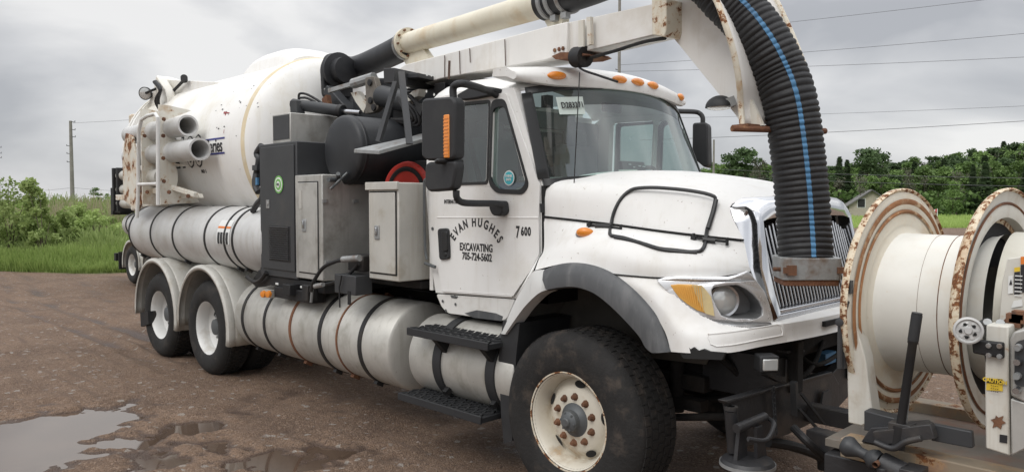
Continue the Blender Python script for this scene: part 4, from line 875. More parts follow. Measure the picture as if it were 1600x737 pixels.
m = MB(); m.tube(spline([(-0.693,-1.52,2.533),(-0.698,-1.52,2.594),(-0.673,-1.52,2.62),(-0.6,-1.52,2.62)] + [(-0.663,-1.35,2.624),(-0.809,-1.1,2.635),(-0.824,-1.02,2.618)]), .024, 12); m.tube(spline([(-0.659,-1.53,1.954),(-0.664,-1.52,1.909),(-0.684,-1.46,1.881),(-0.685,-1.36,1.874),(-0.702,-1.16,1.872),(-0.705,-1.08,1.863)]), .022, 12)
P(m, 'mirror_arm', 'plastic')
m = MB(); m.prism(rnd([(-0.824,-1.02,1.893),(-0.704,-1.02,1.889),(-0.691,-1.02,1.819),(-0.722,-1.02,1.784),(-0.799,-1.02,1.791),(-0.831,-1.02,1.84)], .02), (0, -.07, 0)); P(m, 'mirror_foot', 'plastic', bevel=.01)
m = MB(); m.prism(rnd([(-1.193,-0.99,2.652),(-1.061,-0.99,2.689),(-0.894,-0.99,2.685),(-0.778,-0.99,2.656),(-0.817,-0.99,2.616),(-1.027,-0.99,2.609),(-1.165,-0.99,2.612)], .03), (0, -.08, 0)); P(m, 'mirror_foot', 'plastic', bevel=.02)
fm = [Vector(p) for p in [(-0.798,1.42,2.6),(-0.659,1.42,2.596),(-0.64,1.42,2.566),(-0.628,1.42,2.211),(-0.667,1.42,2.189)]]
m = MB(); m.prism(rnd([fm[0], fm[1], fm[2], fm[3], fm[4], Vector((fm[0].x, fm[0].y, fm[4].z + .1))], .03), (-.08, .2, 0)); P(m, 'mirror_housing', 'plastic', bevel=.015)
m = MB(); m.tube(spline([(-0.716,1.46,2.591),(-0.717,1.46,2.643),(-0.738,1.45,2.679),(-0.767,1.4,2.695),(-0.707,1.0,2.663)]), .022, 10); P(m, 'mirror_arm', 'plastic')

# ================================================================ HOOD AND FENDERS
K1, K2, K3, K4, K5 = [(-0.434,-0.97,1.991),(-0.134,-0.95,1.979),(0.133,-0.9,1.96),(0.384,-0.82,1.939),(0.597,-0.77,1.912),(0.79,-0.7,1.856)], [(-0.393,-1.0,1.784),(-0.099,-0.99,1.764),(0.181,-0.96,1.741),(0.449,-0.91,1.712),(0.697,-0.86,1.689),(0.925,-0.78,1.668)], [(-0.356,-1.04,1.58),(-0.075,-1.08,1.682),(0.249,-1.08,1.7),(0.545,-1.05,1.664),(0.792,-0.98,1.618),(0.975,-0.82,1.545)], [(-0.326,-1.12,1.515),(-0.031,-1.16,1.6),(0.297,-1.17,1.592),(0.584,-1.13,1.547),(0.835,-1.03,1.535),(0.983,-0.82,1.517)], [(-0.293,-1.19,1.452),(0.04,-1.2,1.52),(0.313,-1.19,1.472),(0.592,-1.14,1.466),(0.836,-1.03,1.472),(0.987,-0.82,1.503)]
xs = [p[0] for p in K1]
zc = [np.interp(x, [-.4, -.15, .1, .35, .55, .75, .93], [2.105, 2.105, 2.08, 2.045, 2.005, 1.95, 1.885]) for x in xs]
K0 = [(x + .14 * (1 if i < 5 else .9), 0, zc[i]) for i, x in enumerate(xs)]
K0b = [(x + .10, y * .45, zc[i] - .012) for i, (x, y, z) in enumerate(K1)]
K0c = [(x + .05, y * .75, (zc[i] * .55 + z * .45) - .004) for i, (x, y, z) in enumerate(K1)]
hood_rows = patch([K0, K0b, K0c, K1, K2], 6, 5)
hood = P(MB().grid(hood_rows), 'hood', 'white', ang=60); P(flip(MB().grid(hood_rows)), 'hood', 'white', ang=60)
K2b = [(p[0], p[1] - .001, p[2] - .006) for p in K2]
fen_rows = patch([K2b, K3, K4, K5], 6, 6)
P(MB().grid(fen_rows), 'fender', 'white', ang=60, label='bulging near side fender'); P(flip(MB().grid(fen_rows)), 'fender', 'white', ang=60)
L1 = [(0.313,-1.19,1.469),(0.464,-1.18,1.467),(0.592,-1.14,1.464),(0.763,-1.06,1.467),(0.924,-0.96,1.473),(0.987,-0.82,1.5)]
L2 = [(0.471,-1.2,1.4),(0.575,-1.2,1.391),(0.686,-1.16,1.379),(0.83,-1.07,1.374),(0.962,-0.93,1.366),(1.038,-0.76,1.365)]
L3_ = [(0.619,-1.2,1.271),(0.714,-1.2,1.27),(0.802,-1.15,1.264),(0.917,-1.05,1.252),(1.028,-0.91,1.246),(1.096,-0.73,1.241)]
L4 = [(0.698,-1.205,1.175),(0.79,-1.21,1.18),(0.886,-1.17,1.18),(0.999,-1.06,1.194),(1.089,-0.92,1.213),(1.141,-0.74,1.222)]
L5 = [(0.732,-1.205,1.078),(0.831,-1.21,1.086),(0.933,-1.17,1.092),(1.023,-1.06,1.096),(1.104,-0.91,1.117),(1.16,-0.73,1.125)]
low_rows = patch([L1, L2, L3_, L4, L5], 18, 16)
# torn black edge below the bumper corner
m = MB(); tp = [(1062,549),(1065,541),(1070,546),(1074,539),(1079,545),(1084,542),(1088,548),(1096,546),(1104,549)]
m.prism([(0.788,-1.205,1.079),(0.8,-1.205,1.115),(0.82,-1.205,1.101),(0.835,-1.205,1.127),(0.855,-1.205,1.109),(0.874,-1.205,1.122),(0.897,-1.205,1.105),(0.928,-1.205,1.119),(0.965,-1.205,1.111),(1.057,-1.205,1.117),(1.04,-1.205,1.079),(0.812,-1.205,1.052)], (.0, .02, 0)); P(m, 'torn_bumper_edge', 'dark')
# flat front bumper between the corners
e3, e4, e5 = L3_[-1], L4[-1], L5[-1]
def bow(e, n=13, k=.06): return [(e[0] + k * (1 - (2 * j / (n - 1) - 1) ** 2), e[1] + (-2 * e[1]) * j / (n - 1), e[2]) for j in range(n)]
q4 = bow(e4); q5 = bow(e5); qb = [(p[0] - .10, p[1], p[2] - .01) for p in q5]; qt = [(p[0] - .2, p[1], p[2] + .012) for p in q4]
mid1 = [(p[0] + .004, p[1], p[2] * .72 + r_[2] * .28) for p, r_ in zip(q4, q5)]; mid2 = [(p[0] + .004, p[1], p[2] * .3 + r_[2] * .7) for p, r_ in zip(q4, q5)]
bp = P(MB().grid([qt, q4, mid1, mid2, q5, qb]), 'front_bumper', 'white', ang=30)
P(MB().box((e4[0] + .055, 0, (e4[2] * .62 + e5[2] * .38)), (.03, .72, .03)), 'bumper_slot', 'dark', bp)
m = MB(); lr = low_rows; pth_ = [lr[47][c] for c in range(42, 87, 3)] + [lr[r][87] for r in (49, 52, 55)] + [lr[57][c] for c in range(86, 41, -3)] + [lr[r][41] for r in (55, 52, 49)]; m.tube([Vector(p) + Vector((.001, -.001, 0)) for p in pth_], .004, 6, closed=True); P(m, 'bumper_pressing', 'white', bp)
# panel gaps
m = MB(); m.tube([Vector(p) + Vector((.004, -.010, .004)) for p in spline(K2, 6)], .0055, 6); m.tube([Vector(p) + Vector((.003, -.006, .0)) for p in spline(L1, 6)], .0045, 6); P(m, 'panel_gap', 'dark')
# black rubber loop and hood latches
m = MB(); lp = [(0.231,-1.099,1.693),(0.146,-0.978,1.749),(0.149,-0.958,1.815),(0.166,-0.935,1.877),(0.191,-0.911,1.924),(0.227,-0.888,1.956),(0.273,-0.874,1.967),(0.349,-0.85,1.97),(0.426,-0.828,1.966),(0.511,-0.808,1.958),(0.576,-0.792,1.95),(0.633,-0.775,1.94),(0.675,-0.76,1.93),(0.713,-0.746,1.915),(0.72,-0.745,1.9),(0.721,-0.753,1.867),(0.722,-0.774,1.834),(0.726,-0.806,1.783),(0.727,-0.842,1.728),(0.741,-0.878,1.68),(0.778,-0.951,1.641),(0.788,-1.001,1.618),(0.769,-1.015,1.611),(0.733,-1.034,1.609),(0.693,-1.049,1.613),(0.635,-1.069,1.618),(0.574,-1.091,1.623),(0.49,-1.096,1.642),(0.403,-1.099,1.661),(0.327,-1.101,1.677),(0.271,-1.108,1.683)]
m.tube(spline(lp, 2, True), .011, 8, closed=True); m.tube(spline([(0.728,-0.75,1.897),(0.73,-0.786,1.823),(0.733,-0.844,1.733)], 4), .014, 8); m.tube(spline([(0.276,-1.114,1.679),(0.415,-1.103,1.658),(0.576,-1.095,1.622),(0.696,-1.054,1.609),(0.774,-1.022,1.608)], 4), .011, 8); P(m, 'rubber_seal_loop', 'film')
for pl in ([(0.015,-1.027,1.743),(0.069,-1.03,1.736),(0.175,-1.016,1.735),(0.25,-1.02,1.725)], [(0.686,-0.915,1.682),(0.741,-0.91,1.673),(0.803,-0.879,1.667),(0.86,-0.852,1.662)]):
    m = MB(); m.bar(pl[0], pl[3], .012, .014); m.tube([pl[1], pl[2]], .015, 8); m.tube([Vector(pl[0]) + Vector((0, 0, .025)), Vector(pl[0]) - Vector((0, 0, .025))], .009, 8); m.tube([Vector(pl[3]) + Vector((0, 0, .025)), Vector(pl[3]) - Vector((0, 0, .02))], .009, 8); m.box(pl[0], (.03, .02, .02)); P(m, 'hood_latch', 'film')
o = Vector((0.03,-1.082,1.686)); m = MB(); n_ = Vector((.25, -.8, .35)).normalized(); tgt = Vector((1, .3, 0)).normalized(); u = n_.cross(tgt)
def blob(o, tg, u, n_, a, b, h, mb=None):
    mb = mb or MB(); vs = []; fs = []; K_ = 7
    for i in range(K_):
        t_ = i / (K_ - 1) * math.pi / 2; 
        for j in range(20): q = 2 * math.pi * j / 20; vs.append(o + tg * math.cos(q) * a * math.cos(t_) + u * math.sin(q) * b * math.cos(t_) + n_ * h * math.sin(t_))
    for i in range(K_ - 1):
        for j in range(20): fs.append((i * 20 + j, i * 20 + (j + 1) % 20, (i + 1) * 20 + (j + 1) % 20, (i + 1) * 20 + j))
    return mb.add(vs, fs)
P(blob(o, tgt, u, n_, .066, .036, .03), 'marker_lamp_bezel', 'chrome2'); P(blob(o + n_ * .006 + Vector((0, 0, .006)), tgt, u, n_, .058, .032, .045), 'side_marker_lamp', 'amber')
# grey wheel arch flare
fo = [(-0.211,-1.19,1.463),(-0.089,-1.2,1.501),(0.044,-1.205,1.52),(0.183,-1.205,1.513),(0.311,-1.205,1.48),(0.474,-1.205,1.401),(0.62,-1.21,1.283),(0.689,-1.21,1.175),(0.735,-1.21,1.079)]
fi = [(-0.144,-1.25,1.344),(-0.044,-1.25,1.366),(0.083,-1.25,1.381),(0.206,-1.25,1.364),(0.306,-1.25,1.322),(0.43,-1.25,1.243),(0.552,-1.25,1.148),(0.597,-1.25,1.09),(0.639,-1.25,1.065)]
def between(a, b, k, bulge): return [Vector(p) * (1 - k) + Vector(q) * k + Vector((0, -bulge, 0)) for p, q in zip(a, b)]
rows = [spline([(p[0], p[1] + .02, p[2]) for p in fo], 5), spline(fo, 5), spline(between(fo, fi, .12, .014), 5), spline(between(fo, fi, .5, .026), 5), spline(fi, 5), spline([(p[0], p[1] + .03, p[2] - .01) for p in fi], 5), spline([(p[0], p[1] + .14, p[2] - .0) for p in fi], 5)]
P(MB().grid(rows), 'wheel_arch_flare', 'flare', ang=50); P(flip(MB().grid(rows)), 'wheel_arch_flare', 'flare', ang=50)
fo2 = [(-0.624,-1.17,1.009),(-0.563,-1.17,1.114),(-0.485,-1.17,1.245),(-0.382,-1.18,1.371),(-0.315,-1.185,1.442),(-0.206,-1.195,1.462)]; fi2 = [(-0.556,-1.2,1.012),(-0.469,-1.21,1.104),(-0.366,-1.22,1.207),(-0.261,-1.235,1.287),(-0.192,-1.245,1.326),(-0.133,-1.25,1.345)]
rows = [spline([(p[0], p[1] + .12, p[2]) for p in fo2], 5), spline(fo2, 5), spline(between(fo2, fi2, .5, .014), 5), spline(fi2, 5), spline([(p[0], p[1] + .1, p[2] - .01) for p in fi2], 5)]
P(MB().grid(rows), 'fender_tail', mat('scuffed_white_fender', (.60, .60, .585), .45, dirt=(.28, .28, .27), da=.7, ds=9, streak=.2, var=.08), ang=50)
m = MB(); m.add([(-0.416,-1.0,1.546),(-0.337,-1.12,1.515),(-0.31,-1.19,1.451),(-0.485,-1.17,1.253),(-0.641,-1.02,1.226)], [(0, 1, 2, 3, 4)]); P(m, 'fender_back', 'white', solid=.006)
# headlamp
bez = [(0.611,-1.168,1.455),(0.66,-1.154,1.466),(0.719,-1.136,1.471),(0.835,-1.081,1.472),(0.948,-1.002,1.476),(0.992,-0.96,1.496),(1.018,-0.913,1.515),(1.038,-0.865,1.464),(1.057,-0.806,1.398),(1.073,-0.785,1.339),(1.085,-0.769,1.275),(1.093,-0.76,1.222),(1.065,-0.8,1.206),(1.036,-0.889,1.202),(0.984,-0.978,1.213),(0.908,-1.034,1.225),(0.864,-1.066,1.248),(0.82,-1.091,1.274),(0.768,-1.115,1.309),(0.72,-1.136,1.349),(0.661,-1.154,1.401)]
pk = [(0.884,-1.05,1.414),(0.897,-1.04,1.434),(0.945,-1.004,1.447),(0.989,-0.967,1.449),(1.015,-0.92,1.422),(1.035,-0.884,1.39),(1.047,-0.842,1.349),(1.055,-0.814,1.305),(1.054,-0.818,1.27),(1.046,-0.851,1.255),(1.022,-0.913,1.249),(0.992,-0.967,1.251),(0.959,-0.996,1.261),(0.926,-1.02,1.277),(0.904,-1.036,1.325),(0.887,-1.048,1.374)]
lz = [(0.691,-1.153,1.432),(0.733,-1.14,1.439),(0.795,-1.11,1.44),(0.847,-1.085,1.435),(0.869,-1.071,1.404),(0.886,-1.059,1.375),(0.894,-1.053,1.326),(0.901,-1.049,1.274),(0.862,-1.076,1.287),(0.824,-1.097,1.301),(0.778,-1.119,1.332),(0.737,-1.139,1.368),(0.71,-1.147,1.401)]
def holed2(outer, holes):
    """like holed but for a gently curved outline: triangulate, no extrusion; edge band folded back"""
    from mathutils.geometry import tessellate_polygon
    q = lambda p: Vector((p[0] * .6 + p[1] * .8, p[2], 0))
    loops = [[q(p) for p in outer]] + [[q(p) for p in h] for h in holes]; tri = tessellate_polygon(loops); flat = list(outer) + [p for h in holes for p in h]
    return MB().add(flat, [tuple(t) for t in tri])
def inside(p, poly):
    c = False; k = len(poly)
    for i in range(k):
        a, b = poly[i], poly[i - 1]
        if (a[1] > p[1]) != (b[1] > p[1]) and p[0] < (b[0] - a[0]) * (p[1] - a[1]) / (b[1] - a[1]) + a[0]: c = not c
    return c
q2 = lambda p: (p[0] * .6 + p[1] * .8, p[2])
bq = [Vector(q2(p)) for p in bez]; bc = sum(bq, Vector((0, 0))) / len(bq); bq = [bc + (p - bc) * .93 for p in bq]
g = MB().grid(low_rows); g.f = [f for f in g.f if not inside(q2(sum((Vector(g.v[i]) for i in f), Vector()) / 4), bq)]; g.m = [0] * len(g.f)
P(g, 'bumper_corner', 'white', ang=60); g2 = MB(); g2.v = list(g.v); g2.f = list(g.f); g2.m = list(g.m); P(flip(g2), 'bumper_corner', 'white', ang=60)
m = holed2(bez, [pk]); hl = P(m, 'headlamp_bezel', 'silver', solid=.02, bevel=.004, ang=20)
m = MB(); n = len(pk); back = [Vector(p) + Vector((-.10, .10, 0)) for p in pk]; cb = sum(back, Vector()) / n; back = [cb + (p - cb) * .85 for p in back]
m.add(list(pk) + back, [(i, (i + 1) % n, n + (i + 1) % n, n + i) for i in range(n)]); m.add(back, [tuple(range(n))]); P(m, 'headlamp_pocket', mat('grey_lamp_pocket', (.22, .225, .23), .4, .4, var=.1), hl, ang=50)
m = MB().add(lz, [tuple(range(len(lz)))]); P(m, 'parking_lamp_lens', 'amber2', hl, solid=.012, bevel=.004); lz2 = [Vector(lz[2]), Vector(lz[3]), Vector(lz[4]), Vector(lz[5]), Vector(lz[6]), Vector(lz[7]), Vector(lz[8]), Vector(lz[2]) * .45 + Vector(lz[8]) * .55 + Vector((-.0, 0, -.01))]; P(MB().add([p + Vector((.008, -.010, 0)) for p in lz2], [tuple(range(8))]), 'parking_lamp_clear_part', 'paleamber', hl)
for k in range(15):
    t0 = k / 14; a = Vector(lz[1]) * (1 - t0) + Vector(lz[7]) * t0
for k in range(13):
    t0 = (k + 1) / 14; m = MB(); a = Vector(lz[0]) * (1 - t0) + Vector(lz[3]) * t0 if t0 < 1 else 0; b = Vector(lz[12]) * (1 - t0) + Vector(lz[8]) * t0
    a = a + Vector((.011, -.014, .0)); b = b + Vector((.011, -.014, 0)); m.bar(a, b, .003); P(m, 'lens_rib', 'amber2', hl)
m = MB(); c_ = Vector((0.9,-0.95,1.345)); n_ = Vector((.75, -.55, 0)).normalized(); m.lathe([(.0, .02), (.05, .016), (.075, .0), (.08, -.05)], c_, n_, 28); P(m, 'headlamp_lens', 'lens', hl)
m = MB(); m.lathe([(.075, .0), (.088, .004), (.088, -.06)], c_, n_, 28); P(m, 'headlamp_rim', 'chrome2', hl)

# chrome grille
go = [(0.796,-0.71,1.849),(0.839,-0.72,1.758),(0.893,-0.735,1.633),(0.946,-0.75,1.511),(1.023,-0.76,1.364),(1.093,-0.77,1.234)]
gm = [(0.919,-0.665,1.831),(0.94,-0.665,1.759),(0.967,-0.675,1.634),(0.996,-0.69,1.51),(1.045,-0.7,1.36),(1.089,-0.71,1.245)]
gi = [(0.95,-0.61,1.776),(0.959,-0.61,1.715),(0.979,-0.615,1.606),(1.003,-0.62,1.488),(1.034,-0.625,1.375),(1.068,-0.63,1.281)]
def arch(side, topx, topz, r_=.1):
    a = [Vector(p) for p in side[::-1]]; c0 = a[-1]; n = 6
    cor = [Vector((c0.x + (topx - c0.x) * (t ** 2) * .3, c0.y + .16 * t, c0.z + (topz - c0.z) * .75 * math.sin(t * math.pi / 2))) for t in np.linspace(0, 1, n)[1:]]
    l = cor[-1]; topp = [Vector((l.x + (topx - l.x) * t, l.y * (1 - t), l.z + (topz - l.z) * math.sin(t * math.pi / 2))) for t in np.linspace(0, 1, 6)[1:]]
    h = a + cor + topp; return h + [Vector((p.x, -p.y, p.z)) for p in h[-2::-1]]
Go, Gm, Gi = arch(go, .84, 1.93), arch(gm, 1.00, 1.90), arch(gi, .99, 1.80); Gb = [p + Vector((-.08, 0, 0)) for p in Gi]
Gt = [(a * .5 + b * .5) + Vector((.018, 0, .012)) for a, b in zip(Go, Gm)]; Gu = [(a * .45 + b * .55) + Vector((.012, 0, .0)) for a, b in zip(Gm, Gi)]
gr = P(MB().grid([Go, Gt, Gm, Gu, Gi, Gb]), 'grille_surround', 'chrome', ang=70)
x_b, x_t = gi[-1][0] - .05, gi[0][0] - .05; zb, zt = gi[-1][2], 1.80
m = MB(); m.add([(x_b - .06, -.66, zb - .02), (x_b - .06, .66, zb - .02), (x_t - .08, .66, zt + .02), (x_t - .08, -.66, zt + .02)], [(0, 1, 2, 3)]); P(m, 'radiator_screen', 'dark', gr)
nb = 29
for k in range(nb):
    y = -.595 + 1.19 * k / (nb - 1); top = 1.80 - .10 * (abs(y) / .61) ** 3 - .01
    P(MB().bar((x_b, y, zb + .0), (x_t, y, top), .017, .03, up=(1, 0, 0)), 'grille_bar', 'chrome2', gr, bevel=.004)
m = MB(); m.bar((x_b + .03, -.63, zb - .012), (x_b + .03, .63, zb - .012), .05, .025); m.bar((gi[-1][0] - .01, -.72, zb - .075), (gi[-1][0] - .01, .72, zb - .075), .05, .10); P(m, 'lower_chrome_strip', 'chrome2', gr, bevel=.006)

# ================================================================ BOOM
EX = Vector((.985, -.173, 0)).normalized(); EY = Vector((-EX.y, EX.x, 0))      # boom heading (swung slightly to the camera side), lateral away from the camera
def beam(pts_px_face, depth, name, m_, par=None, **k):   # outline on the near face, extruded away
    return P(MB().prism(pts_px_face, EY * depth), name, m_, par, **k)
boom = beam([(-3.867,-0.128,2.99),(-2.805,-0.315,3.161),(-0.666,-0.691,3.112),(-0.433,-0.732,3.103),(-0.432,-0.732,2.888),(-0.687,-0.687,2.881),(-2.139,-0.432,2.944),(-3.257,-0.235,2.921)], .26, 'boom_outer_beam', 'boom_white', bevel=.008)
beam([(-0.479,-0.694,3.108),(0.328,-0.836,3.065),(0.391,-0.847,3.063),(0.393,-0.847,2.879),(0.33,-0.836,2.879),(-0.316,-0.722,2.882),(-0.477,-0.694,2.899)], .20, 'boom_inner_beam', 'boom_white', boom, bevel=.006)
m = MB(); m.prism([(-0.3,-0.755,3.082),(-0.248,-0.765,3.076),(-0.247,-0.765,2.905),(-0.299,-0.756,2.905)], -EY * .012); m.prism([(-0.204,-0.772,3.084),(-0.166,-0.779,3.081),(-0.158,-0.78,2.903),(-0.196,-0.774,2.901)], -EY * .025); P(m, 'slide_plate', 'rack_white', boom)
for a, b in ((696,88),(708,86),(726,80),(788,62)):
    pass
m = MB()
for seg in ([(-2.057,-0.456,3.127),(-2.058,-0.456,2.937)], [(-1.816,-0.499,3.126),(-1.807,-0.5,2.936)], [(-1.657,-0.527,3.121),(-1.648,-0.528,3.007)], [(-1.158,-0.615,3.107),(-1.149,-0.616,2.909)]): m.tube(seg, .004, 5)
m.prism([(-2.005,-0.457,3.077),(-1.973,-0.463,3.072),(-1.985,-0.461,2.918),(-2.017,-0.455,2.922)], -EY * .003); P(m, 'rust_run', mat('dark_rust_run', (.10, .06, .045), .9, var=.3), boom)
m = MB()
for p_ in [(-0.559,-0.715,2.93),(-0.51,-0.724,2.93),(-0.468,-0.731,2.928)]: m.lathe([(0, .008), (.014, .006), (.015, 0)], p_, -EY, 8)
m.prism([(-0.589,-0.715,2.894),(-0.49,-0.732,2.905),(-0.275,-0.77,2.871),(-0.237,-0.777,2.848),(-0.328,-0.761,2.841),(-0.546,-0.722,2.865)], EY * .24); P(m, 'boom_foot_plate', 'rusty', boom)
m = MB(); m.tube([(-0.358,-0.725,2.854), (-0.26,-0.742,2.843)], .07, 16); m.tube(spline([(-0.351,-0.746,2.841),(-0.324,-0.751,2.795),(-0.259,-0.763,2.752),(-0.114,-0.788,2.699),(0.066,-0.82,2.635)]), .008, 6); m.tube(spline([(-0.26,-0.722,2.833),(-0.001,-0.767,2.842),(0.253,-0.812,2.855),(0.436,-0.844,2.847)]), .011, 6); P(m, 'cable_and_roller', 'black')
# end bracket, curved web and guide rods of the elbow
m = MB(); m.prism([(0.361,-0.882,3.077),(0.478,-0.902,3.059),(0.48,-0.903,2.876),(0.465,-0.9,2.841),(0.368,-0.883,2.87)], EY * .28); P(m, 'boom_end_bracket', 'rustyedge', boom, bevel=.006)
web = [(0.366,-0.751,3.123),(0.586,-0.789,3.06),(0.704,-0.81,2.97),(0.796,-0.826,2.86),(0.85,-0.836,2.752),(0.886,-0.842,2.648),(0.914,-0.847,2.533),(0.933,-0.851,2.409),(0.943,-0.852,2.301),(0.9,-0.845,2.36),(0.672,-0.805,2.607),(0.415,-0.759,2.885),(0.368,-0.751,2.909)]
m = MB().prism(web, EY * .03); P(m, 'elbow_web', 'boom_white', boom)
elbow_l = [(1078,-60,-.17),(1096,-30,-.17),(1119,0,-.17),(1131,32,-.17),(1142,66,-.17),(1150,98,-.17),(1155,130,-.17),(1158,165,-.17),(1160,197,-.17)]
el = spline([(0.785,-1.129,3.155), (0.873,-1.145,3.034), (0.954,-1.159,2.918), (1.005,-1.168,2.805), (1.038,-1.153,2.693), (1.052,-1.125,2.592), (1.055,-1.095,2.491), (1.038,-1.042,2.384), (1.048,-1.043,2.277)], 4)
er = spline([(0.837,-0.641,3.249), (0.951,-0.661,3.115), (1.036,-0.676,2.991), (1.119,-0.69,2.83), (1.184,-0.702,2.689), (1.232,-0.71,2.564), (1.261,-0.715,2.443), (1.278,-0.718,2.314)], 4)
n = min(len(el), len(er)); fl = [el[int(i * (len(el) - 1) / 24)] for i in range(25)]; fr2 = [er[int(i * (len(er) - 1) / 24)] for i in range(25)]
P(MB().grid([[a + (b - a) * k - EX * .06 * math.sin(k * math.pi) for k in np.linspace(0, 1, 7)] for a, b in zip(fl, fr2)]), 'hose_guide_trough', 'boom_white', boom, solid=.008)
m = MB(); m.tube(el, .016, 10); P(m, 'trough_edge_rod', 'rustyedge', boom); m = MB(); m.tube(er, .016, 10); P(m, 'trough_edge_rod', 'rustyedge', boom)
P(MB().prism([(1.002,-0.964,2.444),(1.043,-0.971,2.446),(1.132,-0.987,2.278),(1.005,-0.965,2.282)], EY * .02), 'elbow_gusset', 'rack_white', boom)
m = MB(); m.tube([(1.053,-1.156,2.256), (1.297,-0.61,2.262)], .016, 10); m.box((1.066,-0.975,2.274), (.10, .20, .02), rz=-.17); P(m, 'elbow_cross_bar', 'rusty', boom)
# lamp under the elbow
o = Vector((0.825,-0.892,2.405)); m = MB(); P(blob(o, EX, Vector((-EX.y, EX.x, 0)), Vector((0, 0, 1)), .085, .065, .065), 'boom_work_lamp', 'plastic', boom); P(blob(o, EX, EY, Vector((0, 0, -1)), .078, .058, .016), 'lamp_lens', 'lens', boom)
P(MB().bar((0.877,-0.902,2.42), (0.913,-0.878,2.436), .05), 'lamp_bracket', 'zinc', boom)
# cream suction pipe above the boom
a, b = Vector((-2.913,-0.194,3.39)), Vector((-0.741,-0.576,3.316)); d = (b - a).normalized(); L_ = (b - a).length
pipe = P(MB().lathe([(.095, 0), (.10, 0), (.10, L_), (.095, L_)], a, d, 44), 'suction_pipe', 'cream', boom)
P(MB().lathe([(.10, -.02), (.145, -.02), (.145, .02), (.10, .02)], a, d, 40), 'pipe_flange', 'cream', pipe); P(MB().lathe([(.10, .0), (.125, .0), (.125, .05), (.10, .05)], b - d * .05, d, 40), 'pipe_flange', 'black', pipe)
for k in range(10):
    t_ = 2 * math.pi * k / 10; u = d.orthogonal().normalized(); v = d.cross(u); P(MB().lathe([(0, .025), (.01, .025), (.011, 0)], a + (u * math.cos(t_) + v * math.sin(t_)) * .125 + d * .02, d, 6), 'flange_bolt', 'lug', pipe)
m = MB(); m.prism([(-2.975,-0.193,3.386),(-2.643,-0.252,3.319),(-2.475,-0.281,3.176),(-2.925,-0.202,3.172),(-3.03,-0.184,3.273)], EY * .06); m.prism([(-0.805,-0.575,3.217),(-0.57,-0.616,3.198),(-0.584,-0.614,3.129),(-0.745,-0.586,3.141)], EY * .06); P(m, 'pipe_saddle', 'cream', pipe)
# rubber sleeve from tank elbow to pipe
sl_ = spline([(-4.66,0.235,3.416), (-4.348,0.16,3.376), (-3.925,0.035,3.351), (-3.42,-0.084,3.356), (-3.073,-0.166,3.367), a], 6)
P(MB().tube(sl_, .128, 32), 'rubber_sleeve', 'boot', boom)
for q, r_ in ((sl_[1], .138), (sl_[-4], .138)): P(MB().lathe([(r_ - .012, -.02), (r_, -.018), (r_, .018), (r_ - .012, .02)], q, (sl_[2] - sl_[0]) if q is sl_[1] else d, 32), 'sleeve_clamp', 'zinc', boom)
m = MB(); s2_ = spline([b, Vector((-0.582,-0.604,3.317)), Vector((-0.236,-0.675,3.316)), Vector((0.095,-0.734,3.331))], 5); m.tube(s2_, .118, 32); P(m, 'rubber_sleeve', 'boot', boom)
for t_ in (.02, .10, .22): q = b + (s2_[3] - s2_[0]).normalized() * t_; P(MB().lathe([(.115, -.02), (.13, -.016), (.13, .016), (.115, .02)], q, d, 32), 'sleeve_clamp', 'zinc', boom)
m = MB(); u = Vector((0, 0, -1))
for t_ in (.10, .22): m.box(b + d * t_ + Vector((0, -.03, -.135)), (.05, .05, .04))
P(m, 'clamp_bolt', 'zinc', boom)
# elbow and flange on the tank head
n_ = Vector((1, 0, 0)); m = MB()
m.prism(rnd([(-4.22,-0.32,2.992),(-4.22,-0.339,3.314),(-4.22,-0.275,3.457),(-4.22,-0.133,3.49),(-4.22,-0.005,3.466),(-4.22,0.044,3.416),(-4.22,0.04,3.026)], .05), (-.06, 0, 0)); fp = P(m, 'elbow_flange', 'boot', bevel=.01)
P(MB().lathe([(.2, 0), (.2, .04), (.14, .05), (.14, .16), (.0, .17)], Vector((-4.21,-0.15,3.281)), n_, 32), 'inlet_collar', 'boot', fp)
for q_ in [(-4.218,-0.312,3.074),(-4.218,-0.318,3.222),(-4.218,-0.285,3.368),(-4.218,-0.175,3.45),(-4.218,-0.047,3.439)]: P(MB().lathe([(0, .02), (.014, .018), (.016, 0)], q_, n_, 8), 'flange_bolt', 'zinc', fp)
P(MB().prism([(-3.971,-0.5,2.938),(-3.884,-0.5,2.969),(-3.839,-0.5,2.797),(-3.949,-0.5,2.793)], (0, .05, 0)), 'rust_patch', 'rusty', tank)
# pedestal, cylinders and brackets
m = MB(); m.lathe([(.32, 0), (.32, .1), (.22, .12), (.22, .5), (.28, .52), (.28, .6)], (-3.7, 0, 2.2), (0, 0, 1), 32); m.box((-3.45, -.12, 2.75), (.6, .3, .4)); P(m, 'boom_pedestal', 'tankblack')
m = MB(); m.bar((-3.741,-0.55,2.988), (-3.392,-0.5,3.026), .04); m.tube([(-3.392,-0.5,3.026), (-3.108,-0.45,3.062)], .05, 10); P(m, 'swing_link', 'zinc')
hc = Vector((-3.825,-0.9,2.832)), Vector((-3.232,-0.72,2.729)), Vector((-3.035,-0.66,2.706)); m = MB(); m.tube([hc[0], hc[1]], .055, 20); m.prism([(-3.808,-0.95,2.857),(-3.685,-0.95,2.851),(-3.664,-0.95,2.728),(-3.799,-0.95,2.732)], (0, .08, 0)); cy = P(m, 'hydraulic_cylinder', 'tankblack'); m = MB(); m.tube([hc[1], hc[2]], .022, 12); P(m, 'cylinder_rod', 'chrome2', cy)
m = MB(); m.lathe([(.055, 0), (.062, .005), (.062, .05), (.055, .055)], hc[1] - (hc[1] - hc[0]).normalized() * .05, hc[1] - hc[0], 20); P(m, 'cylinder_gland', 'black', cy)
